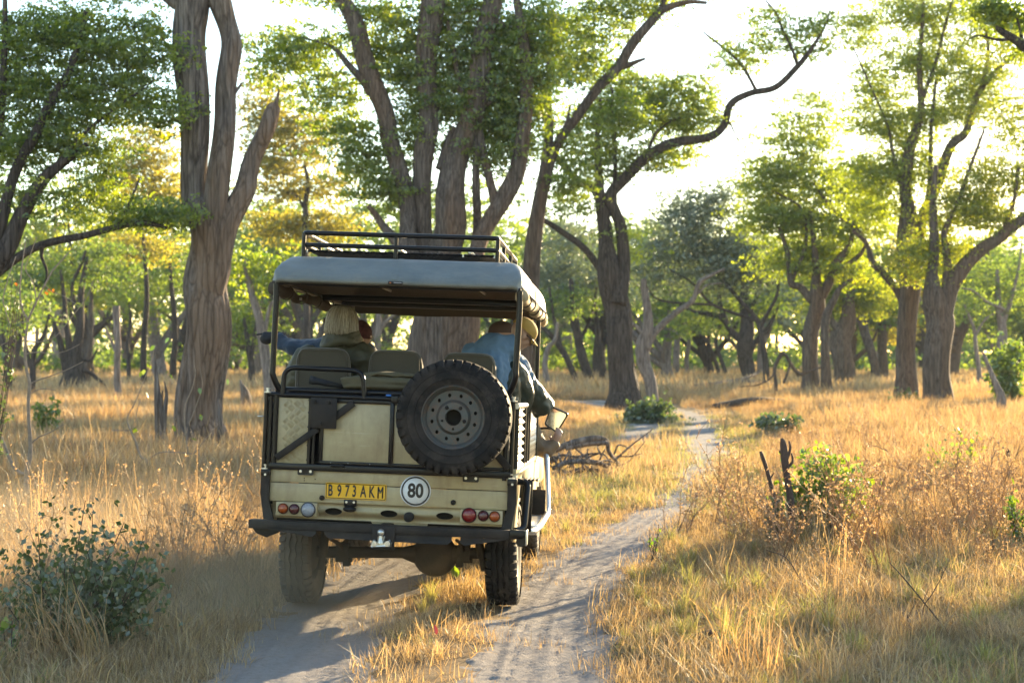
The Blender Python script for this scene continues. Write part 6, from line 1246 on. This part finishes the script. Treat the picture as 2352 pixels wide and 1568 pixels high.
def leafy_bush(name, label, cx, cy, rx, ry, Y, nst, nl, meshes, seed, s_=1., stem=M_twigd, extra=(), basepx=None, dstuff=0, stuffmat=None, ssize=.05, h0=None):
    g = np.random.default_rng(seed); bp = P(basepx or cx, 900, Y); base = np.array([bp[0], Y, hgt(bp[0], Y)]); t = thing(name, label, 'bush', tuple(base)); k = Y/FPX; nodes = []
    for i in range(nst+len(extra)):
        if i < nst: a = g.uniform(0, 2*pi); q = sqrt(g.uniform(.15, 1)); tip = P(cx+rx*q*cos(a), cy+ry*q*sin(a), Y)+np.array([0, g.normal(0, .5)*rx*k, 0])
        else: tip = P(*extra[i-nst], Y)
        tip[2] = max(tip[2], base[2]+.08); mid = base*.45+tip*.55+g.normal(0, .06, 3)*rx*k*2; mid[2] = base[2]+(tip[2]-base[2])*.45
        sp = smooth_path([base+np.array([g.normal(0, .04), g.normal(0, .04), -.04]), base*.75+mid*.25, mid, tip], 6)
        MB().tube(sp-base, np.linspace(.008, .0025, len(sp)), 6, cap=False).build('stem', stem, t, smooth=True); nodes.append(sp[5:])
    per = max(1, nl//len(nodes))
    for nb in nodes:
        for j in range(per):
            u = g.uniform(.15, 1)**.7*(len(nb)-1); i0 = int(min(u, len(nb)-2)); p_ = nb[i0]+(nb[i0+1]-nb[i0])*(u-i0); ax = nb[i0+1]-nb[i0]; ax /= np.linalg.norm(ax); d = ax*.6+g.normal(0, .7, 3)+np.array([0, 0, .35]); put_leaf(t, base, p_, d, meshes, s_*g.uniform(.7, 1.2), g)
    if dstuff:
        m = MB(); c = np.concatenate(nodes)[::2]; leaves(m, c, rx*k*.30, dstuff, ssize, seed+5, flat=.8, elong=1.5); m.v = [v-base for v in m.v]; o = m.build('small_leaves', stuffmat or M_leafb, t, tint=True); o['kind'] = 'stuff'
    return t
# bare sapling with arching twigs, left
t, base, tips = twigs('bare_sapling', 'leafless pale sapling with arching twigs at the left edge', 'sapling', [Z7(l) for l in (
  [(165, 1450, 13), (170, 1380, 12), (188, 1290, 11), (190, 1200, 10), (180, 1050, 8.5), (178, 950, 8), (185, 840, 8), (166, 750, 7), (156, 650, 6.5), (165, 520, 6), (175, 440, 5.5)],
  [(175, 440, 5), (140, 370, 4), (125, 260, 3.5), (135, 120, 3), (150, 20, 2.5), (160, -60, 2)], [(175, 440, 5), (230, 320, 4.5), (280, 220, 4), (330, 130, 3.5), (400, 50, 3), (450, -10, 2)], [(230, 320, 3), (205, 200, 2.5), (160, 120, 2), (190, 30, 2), (230, -80, 1.5)],
  [(165, 1400, 9), (130, 1400, 9), (80, 1350, 8), (40, 1250, 7), (5, 1170, 6), (-40, 1100, 5)], [(190, 1220, 4), (240, 1175, 3), (320, 1140, 2.5), (400, 1092, 2)], [(185, 840, 4), (240, 815, 3), (330, 785, 2.5), (430, 745, 2), (520, 700, 1.5)], [(165, 570, 3), (260, 575, 2.5), (350, 540, 2), (450, 420, 2), (540, 300, 1.8), (585, 190, 1.5)], [(166, 650, 3), (240, 640, 2.2), (330, 650, 2), (420, 630, 1.6), (500, 590, 1.4)], [(60, 1290, 3), (30, 1240, 2.5), (15, 1210, 2)], [(80, 520, 3), (40, 400, 2.6), (20, 300, 2.2), (60, 150, 2), (100, 40, 2)], [(280, 220, 2.4), (330, 260, 2), (420, 300, 1.6), (500, 360, 1.4)], [(170, 450, 2.4), (100, 470, 2), (60, 560, 1.8), (0, 600, 1.6)], [(188, 900, 2.4), (260, 870, 2), (350, 880, 1.6)])], 19, M_twig)
g = np.random.default_rng(31)
for zx, zy in ((270, 240), (285, 262), (300, 250), (320, 236), (340, 245), (345, 262), (310, 265), (98, 205), (108, 215)): put_leaf(t, base, P(zx*.3661, 574.2+zy*.3661, 19), (g.normal(), g.normal(), -.6), LEAFO, .95, g)
t, base, tips = twigs('bare_sapling', 'thin bent sapling with a few heart shaped green leaves before the dead tree', 'sapling', [Z7(l) for l in (
  [(930, 1345, 6), (880, 1290, 5), (850, 1200, 5), (810, 1110, 4), (800, 1050, 3), (850, 950, 2.5), (890, 850, 2), (940, 720, 1.8), (975, 600, 1.5)], [(915, 1330, 4), (1000, 1270, 3), (1150, 1270, 3), (1220, 1270, 2.5), (1290, 1180, 2), (1370, 1090, 1.5)], [(1180, 1270, 3), (1160, 1100, 3), (1160, 980, 2.6), (1200, 880, 2.2), (1225, 780, 2), (1215, 690, 1.5)], [(1190, 1080, 2.4), (1240, 950, 2), (1268, 850, 1.8), (1255, 740, 1.4)], [(810, 1130, 2.5), (700, 1130, 2)], [(850, 1080, 2), (860, 1010, 2), (880, 940, 1.5)])], 22, M_twig)
for zx, zy in ((885, 620), (895, 650), (905, 750), (890, 760), (925, 720), (1060, 760), (1065, 780), (915, 890), (1260, 1040), (1255, 1030), (860, 1110), (860, 1125), (1250, 865), (830, 575), (1085, 1100), (1200, 1180), (970, 600), (1425, 810), (1060, 550)): put_leaf(t, base, P(zx*.3661, 574.2+zy*.3661, 22), (g.normal(), g.normal(), -.9), LEAFR, 1.6, g)
twigs('broken_stump', 'jagged dead stump leaning beside the left foot of the dead tree', 'stump', [Z7(l) for l in ([(1020, 1330, 34), (1012, 1180, 28), (1000, 1050, 22), (988, 900, 16), (980, 780, 9), (972, 690, 5), (970, 610, 2)], [(1015, 1150, 20), (1035, 1000, 12), (1045, 900, 7), (1030, 820, 2)], [(1005, 1100, 14), (1012, 980, 8), (1020, 880, 3)])], 29, M_barkdead, part='trunk')
twigs('broken_stump', 'dark slab of dead wood standing at the right foot of the dead tree', 'stump', [[(508, 1035, 16), (507, 990, 14), (505, 950, 9), (502, 915, 3)]], 29.4, M_barkdead, part='trunk')
twigs('broken_stump', 'small dark stump in the grass between dead tree and vehicle', 'stump', [[(566, 925, 26), (562, 900, 20), (556, 885, 10), (552, 872, 3)]], 48, M_barkdead, part='trunk')
# bushes
leafy_bush('leafy_bush', 'grey green bush with rounded leaves in the lower left corner', 180, 1345, 165, 90, 10.2, 26, 290, LEAF, 41, .92, extra=((196, 1148), (88, 1225), (60, 1260), (150, 1260), (240, 1250), (200, 1300), (100, 1320), (300, 1320), (160, 1380), (250, 1400), (285, 1200), (330, 1230), (350, 1340), (212, 1180)), dstuff=22, ssize=.045)
leafy_bush('leafy_seedling', 'low bright green seedling at the left edge below the rounded leaf bush', 20, 1450, 40, 40, 9.6, 4, 26, LEAFR, 42, 1.2)
leafy_bush('leafy_bush', 'fresh green bush beside two charred sticks right of the track', 1885, 1095, 95, 72, 16.5, 28, 290, LEAFR, 43, 1.5, extra=((1850, 1030), (1905, 1035), (1925, 1060)), dstuff=20, stuffmat=M_leafbr, ssize=.06)
leafy_bush('leafy_bush', 'grey leaved low bush at the foot of the charred sticks', 1775, 1165, 36, 32, 15.6, 7, 60, LEAF, 44, 1.2, dstuff=6, ssize=.05)
leafy_bush('leafy_bush', 'dark green mound of bush beside the pale forked tree', 1500, 950, 62, 26, 44, 14, 0, LEAF, 45, dstuff=60, stuffmat=M_leafb, ssize=.11)
leafy_bush('leafy_bush', 'low dark bush right of the track bend', 1800, 965, 50, 22, 36, 10, 0, LEAF, 46, dstuff=40, stuffmat=M_leafb, ssize=.10)
leafy_bush('leafy_bush', 'hazy green bush at the right edge below the arching limb', 2320, 810, 50, 36, 56, 12, 0, LEAF, 47, dstuff=60, stuffmat=M_leafbr, ssize=.14)
leafy_bush('leafy_bush', 'dark low bush at the foot of the broad fluted trunk', 2090, 915, 50, 14, 54, 9, 0, LEAF, 48, dstuff=40, stuffmat=M_leafb, ssize=.11)
leafy_bush('leafy_bush', 'sparse green bush in the dry grass at middle right', 2200, 1010, 60, 32, 22, 10, 60, LEAFR, 49, 1.4, dstuff=5, stuffmat=M_leafbr, ssize=.06)
leafy_bush('leafy_seedling', 'small green bush in the grass left of the bare sapling', 112, 925, 30, 16, 34, 7, 0, LEAF, 50, dstuff=26, stuffmat=M_leafbr, ssize=.08)
leafy_bush('leafy_bush', 'shadowed green bush at the right edge of the picture', 2345, 1150, 40, 40, 15.5, 8, 70, LEAFR, 51, 1.3, dstuff=5, stuffmat=M_leafbr, ssize=.05)
leafy_bush('leafy_seedling', 'single bright green leafed seedling between the rear wheels', 1047, 1302, 12, 16, 13.0, 2, 6, LEAFR, 52, 1.5)
leafy_bush('leafy_bush', 'dark leafy shoot hanging at the left edge', 14, 690, 40, 70, 16, 10, 130, LEAF, 53, .8, basepx=-60, dstuff=6, ssize=.04)
leafy_bush('leafy_seedling', 'short seedling with reddish leaves at the right verge of the track', 1500, 1225, 26, 26, 14.8, 5, 34, LEAFR, 54, .7)
# charred sticks
twigs('charred_stick', 'thinner left one of two charred sticks in the green bush', 'stick', [[(1780, 1160, 11), (1772, 1120, 10), (1762, 1080, 9), (1752, 1050, 9), (1747, 1036, 6)], [(1768, 1100, 4), (1778, 1085, 3)]], 16, M_twigd, part='trunk')
twigs('charred_stick', 'thicker right one of two charred sticks with knobbly top', 'stick', [[(1818, 1170, 17), (1812, 1120, 15), (1806, 1080, 15), (1803, 1050, 17), (1800, 1020, 14), (1796, 1006, 6)], [(1806, 1075, 8), (1820, 1060, 6), (1818, 1040, 4)], [(1803, 1050, 8), (1790, 1035, 5)], [(1806, 1060, 8), (1815, 1030, 6), (1812, 1012, 3)]], 16, M_twigd, part='trunk', amp=.12)
# fallen wood
def ground_wood(name, label, cat, pts, mt, group=None, branches=(), amp=.07):
    """log lying on the ground: (px, py on the ground, radius m, height above ground m)"""
    W = []
    for px, py, r, h in pts: q = G(px, py); W.append([q[0], q[1], hgt(q[0], q[1])+h+r*.8, r])
    W = np.array(W); base = np.array([W[0, 0], W[0, 1], 0]); t = thing(name, label, cat, tuple(base), group); sp = smooth_path(W, 6); MB().tube(sp[:, :3]-base, sp[:, 3], 16, amp=amp, seed=len(label)).build('trunk', mt, t, smooth=True)
    for b in branches:
        W = []
        for px, py, r, h in b: q = G(px, py); W.append([q[0], q[1], hgt(q[0], q[1])+h+r*.8, r])
        sp = smooth_path(np.array(W), 5); MB().tube(sp[:, :3]-base, sp[:, 3], 9, amp=amp, seed=len(label)+1).build('branch', mt, t, smooth=True)
    return t
ground_wood('fallen_log', 'long grey fallen log lying in the sunlit grass behind the track bend', 'log', [(1590, 908, .10, .25), (1640, 907, .20, .2), (1690, 905, .26, .22), (1740, 905, .20, .25), (1775, 903, .10, .3)], M_barkdead, branches=[[(1680, 905, .12, .4), (1720, 903, .08, .7), (1745, 900, .04, 1.0)]])
ground_wood('fallen_log', 'shorter dark fallen log lying across the far end of the track', 'log', [(1640, 945, .08, .12), (1680, 943, .13, .12), (1735, 941, .14, .14), (1800, 938, .09, .16)], M_barkd)
ground_wood('fallen_log', 'half buried dark branch in the near right corner grass', 'log', [(1600, 1480, .025, .02), (1640, 1477, .03, .03), (1680, 1478, .015, .03)], M_twigd)
twigs('root_snag', 'upturned reddish dead branch arching over the grass left of the twisted tree', 'dead branch', [[(1782, 880, 7), (1779, 850, 8), (1786, 828, 9), (1797, 812, 10), (1808, 820, 6), (1818, 838, 5), (1834, 866, 3)], [(1806, 818, 6), (1826, 850, 9), (1842, 860, 8), (1846, 850, 5)], [(1800, 880, 6), (1812, 845, 5), (1815, 825, 4)], [(1782, 850, 5), (1768, 870, 4), (1740, 884, 3), (1700, 888, 2)], [(1842, 858, 7), (1868, 850, 5), (1896, 840, 3)]], 62, M_bark, part='trunk')
twigs('dead_snag', 'leaning broken snag in the grass near the right edge', 'stump', [[(2300, 915, 20), (2288, 885, 15), (2276, 855, 11), (2264, 825, 8), (2256, 805, 4)]], 46, M_barkpale, part='trunk')
twigs('broken_stump', 'dark broken stump in sunlit grass at the right edge', 'stump', [[(2330, 1095, 60), (2326, 1070, 50), (2318, 1055, 34), (2316, 1040, 12), (2314, 1030, 4)], [(2335, 1080, 34), (2352, 1060, 22), (2362, 1052, 8)], [(2320, 1085, 26), (2300, 1090, 14), (2288, 1094, 5)]], 24, M_barkd, part='trunk', amp=.12)
# brush pile of dead branches right of the vehicle
bp = G(1340, 1085); bt = thing('brush_pile', 'heap of dead grey branches in the grass just right of the vehicle', 'brush pile', (bp[0], bp[1], 0)); g = np.random.default_rng(77)
for i, l in enumerate(([(1262, 1040, 12), (1310, 1018, 14), (1365, 1006, 13), (1392, 1012, 11), (1400, 1040, 9), (1425, 1070, 7), (1440, 1095, 4)], [(1300, 1030, 9), (1350, 1020, 10), (1395, 1016, 10)], [(1395, 1030, 8), (1415, 1060, 8), (1405, 1050, 5), (1432, 1048, 3)], [(1270, 1075, 10), (1310, 1060, 12), (1370, 1062, 12), (1395, 1072, 8)], [(1265, 1062, 7), (1290, 1045, 7), (1330, 1050, 6), (1360, 1040, 4)], [(1282, 1085, 6), (1300, 1050, 5), (1310, 1028, 3)], [(1330, 1085, 6), (1345, 1055, 5), (1350, 1030, 3)], [(1365, 1085, 5), (1380, 1050, 5), (1390, 1030, 3)], [(1258, 1030, 6), (1275, 1060, 6), (1300, 1090, 5)], [(1290, 1088, 8), (1350, 1078, 9), (1420, 1088, 6)], [(1310, 1070, 4), (1340, 1045, 4), (1380, 1040, 3)], [(1345, 1088, 5), (1375, 1065, 5), (1412, 1050, 3)])):
    dy = g.normal(0, .5); sp = smooth_path(np.array([[*P(a, b, bp[1]+dy+k*.12), w*bp[1]/FPX/2] for k, (a, b, w) in enumerate(l)]), 5); MB().tube(sp[:, :3]-np.array([bp[0], bp[1], 0]), sp[:, 3], 9, amp=.08, seed=i).build('branch', M_barkdead, bt, smooth=True)
for i in range(26):
    a = np.array([*P(g.uniform(1258, 1420), g.uniform(1040, 1090), bp[1]+g.normal(0, .4))]); d = g.normal(0, 1, 3); d[2] = abs(d[2])*.7; d /= np.linalg.norm(d); L = g.uniform(.25, .8); sp = smooth_path([a, a+d*L*.5+g.normal(0, .06, 3), a+d*L+g.normal(0, .1, 3)-np.array([0, 0, .08])], 4)-np.array([bp[0], bp[1], 0]); MB().tube(sp, np.linspace(.018, .006, len(sp)), 6, amp=.08, seed=i).build('branch', M_barkdead, bt, smooth=True)
# thin twigs sticking out of the near grass
for i, (l, lab) in enumerate((([(2180, 1500, 4), (2165, 1440, 4), (2120, 1380, 3.4), (2070, 1320, 3), (2042, 1290, 2)], 'long dark leaning twig in the near right grass'), ([(2105, 1530, 3), (2095, 1470, 3), (2085, 1420, 2.4), (2080, 1370, 2)], 'short upright reddish twig left of the long leaning one'), ([(1860, 1375, 3.4), (1835, 1325, 3), (1805, 1280, 2.4), (1760, 1262, 1.8)], 'curved brown twig in the sunlit grass right of the track'), ([(2120, 1400, 2.6), (2140, 1365, 2.4), (2160, 1330, 1.8)], 'side twig crossing the long leaning one at the right'))):
    Yd = 11.0 if i != 2 else 12.6; twigs('dry_twig', lab, 'twig', [l, [(l[2][0], l[2][1], 2), (l[2][0]+14, l[2][1]-30, 1.4)]], Yd, M_twigd)
lf = bpy.data.objects.new('fallen_leaf', leafmesh('red_leaf', .07, .03, leafmat('red_leaf', (.45, .03, .02), (.5, .05, .02), (1.2, .8, .8)))); COL.objects.link(lf); q = G(1002, 1478); lf.location = (q[0], q[1], hgt(q[0], q[1])+.05); lf.rotation_euler = (1.1, .2, .6); tag(lf, 'single bright red leaf lying in the grass strip between the ruts', 'leaf')
# tall seed heads standing above the right hand grass
tw = []
g = np.random.default_rng(12)
for i in range(12):
    Yd = g.uniform(13.5, 19); px = g.uniform(1640, 2330); q = P(px, 900, Yd); tw.append([q[0], Yd, hgt(q[0], Yd)])
for px, Yd in ((1660, 17.5), (1700, 18), (1930, 15.5), (2010, 15.2), (2080, 16.5), (1560, 16.8), (2200, 14.8), (60, 12.5), (430, 13), (560, 12.6), (300, 12), (520, 14)): q = P(px, 900, Yd); tw.append([q[0], Yd, hgt(q[0], Yd)])
scatter('tall_weeds', np.array(tw), ['weed0', 'weed1', 'weed2'], 1.2, 1.7, seed=15)
# unseen tree added right of the frame to shade the near track and grass
for i, (x, y, h, lab) in enumerate(((17.6, 32.0, 6.0, 'unseen flat topped small tree added outside the frame to the right for shade'),)):
    far_tree(x, y, h, 700+i, M_lg, M_bark, lab, nl=70, crown=.86, low=.74, group=None)

# the same woodland behind the camera: unseen trees added to cut sky fill
for i, (x, y, h, lab) in enumerate(((-9, -14, 13, 'unseen tree behind the camera, near and to the left'), (7, -17, 12, 'unseen tree behind the camera, near and to the right'), (-1, -30, 15, 'unseen tree straight behind the camera'), (16, -9, 13, 'unseen tree to the right of the camera'), (-19, -4, 14, 'unseen tree to the left of the camera'), (-22, -34, 15, 'unseen tall tree far behind the camera to the left'), (20, -36, 15, 'unseen tall tree far behind the camera to the right'), (-10, -52, 16, 'unseen tree at the back left, behind the camera'), (9, -55, 16, 'unseen tree at the back right, behind the camera'), (34, -16, 14, 'unseen tree well to the right of the camera'), (-36, -14, 15, 'unseen tree well to the left of the camera'), (-16, 8, 11, 'unseen tree left of the camera beside the grass'))):
    far_tree(x, y, h, 800+i, M_lg, M_bark, lab, nl=62, crown=.55, low=.16, group='unseen woodland added behind the camera')
# ================================================================ AIR
hz = MB().box((0, 165, 14.0), (760, 520, 31.0)).build('haze', None); tag(hz, kind='stuff')
m = bpy.data.materials.new('thin_haze'); m.use_nodes = True; t = m.node_tree; t.nodes.remove(t.nodes['Principled BSDF']); pv = nd(t, 'ShaderNodeVolumePrincipled')
pv.inputs['Color'].default_value = (.80, .90, 1, 1); pv.inputs['Density'].default_value = .0002; pv.inputs['Anisotropy'].default_value = .1; t.links.new(pv.outputs[0], t.nodes['Material Output'].inputs['Volume'])
hz.data.materials.clear(); hz.data.materials.append(m)

# dust hanging behind the left rear wheel
du = MB().box((-2.9, 11.4, .77), (5.8, 6.4, 1.7)).build('dust_cloud', None); tag(du, kind='stuff')
m = bpy.data.materials.new('dust'); m.use_nodes = True; t = m.node_tree; t.nodes.remove(t.nodes['Principled BSDF']); pv = nd(t, 'ShaderNodeVolumePrincipled'); pv.inputs['Color'].default_value = (1, .82, .58, 1); pv.inputs['Anisotropy'].default_value = .55
tc = nd(t, 'ShaderNodeTexCoord'); n = nd(t, 'ShaderNodeTexNoise'); n.inputs['Scale'].default_value = .9; n.inputs['Detail'].default_value = 3; t.links.new(tc.outputs['Object'], n.inputs['Vector'])
sb = nd(t, 'ShaderNodeVectorMath', operation='SUBTRACT'); sb.inputs[1].default_value = (-2.6, 11.2, .30); t.links.new(tc.outputs['Object'], sb.inputs[0])
dv = nd(t, 'ShaderNodeVectorMath', operation='DIVIDE'); dv.inputs[1].default_value = (2.5, 3.0, .95); t.links.new(sb.outputs[0], dv.inputs[0]); ln = nd(t, 'ShaderNodeVectorMath', operation='LENGTH'); t.links.new(dv.outputs[0], ln.inputs[0])
mr = nd(t, 'ShaderNodeMapRange'); mr.interpolation_type = 'SMOOTHSTEP'; mr.inputs['From Min'].default_value = .05; mr.inputs['From Max'].default_value = 1.0; mr.inputs['To Min'].default_value = 1; mr.inputs['To Max'].default_value = 0; t.links.new(ln.outputs['Value'], mr.inputs['Value'])
nr = nd(t, 'ShaderNodeMapRange'); nr.inputs['From Min'].default_value = .40; nr.inputs['From Max'].default_value = .7; nr.inputs['To Max'].default_value = .5; t.links.new(n.outputs[0], nr.inputs['Value'])
mu = nd(t, 'ShaderNodeMath', operation='MULTIPLY'); t.links.new(mr.outputs[0], mu.inputs[0]); t.links.new(nr.outputs[0], mu.inputs[1]); t.links.new(mu.outputs[0], pv.inputs['Density']); t.links.new(pv.outputs[0], t.nodes['Material Output'].inputs['Volume'])
du.data.materials.clear(); du.data.materials.append(m)
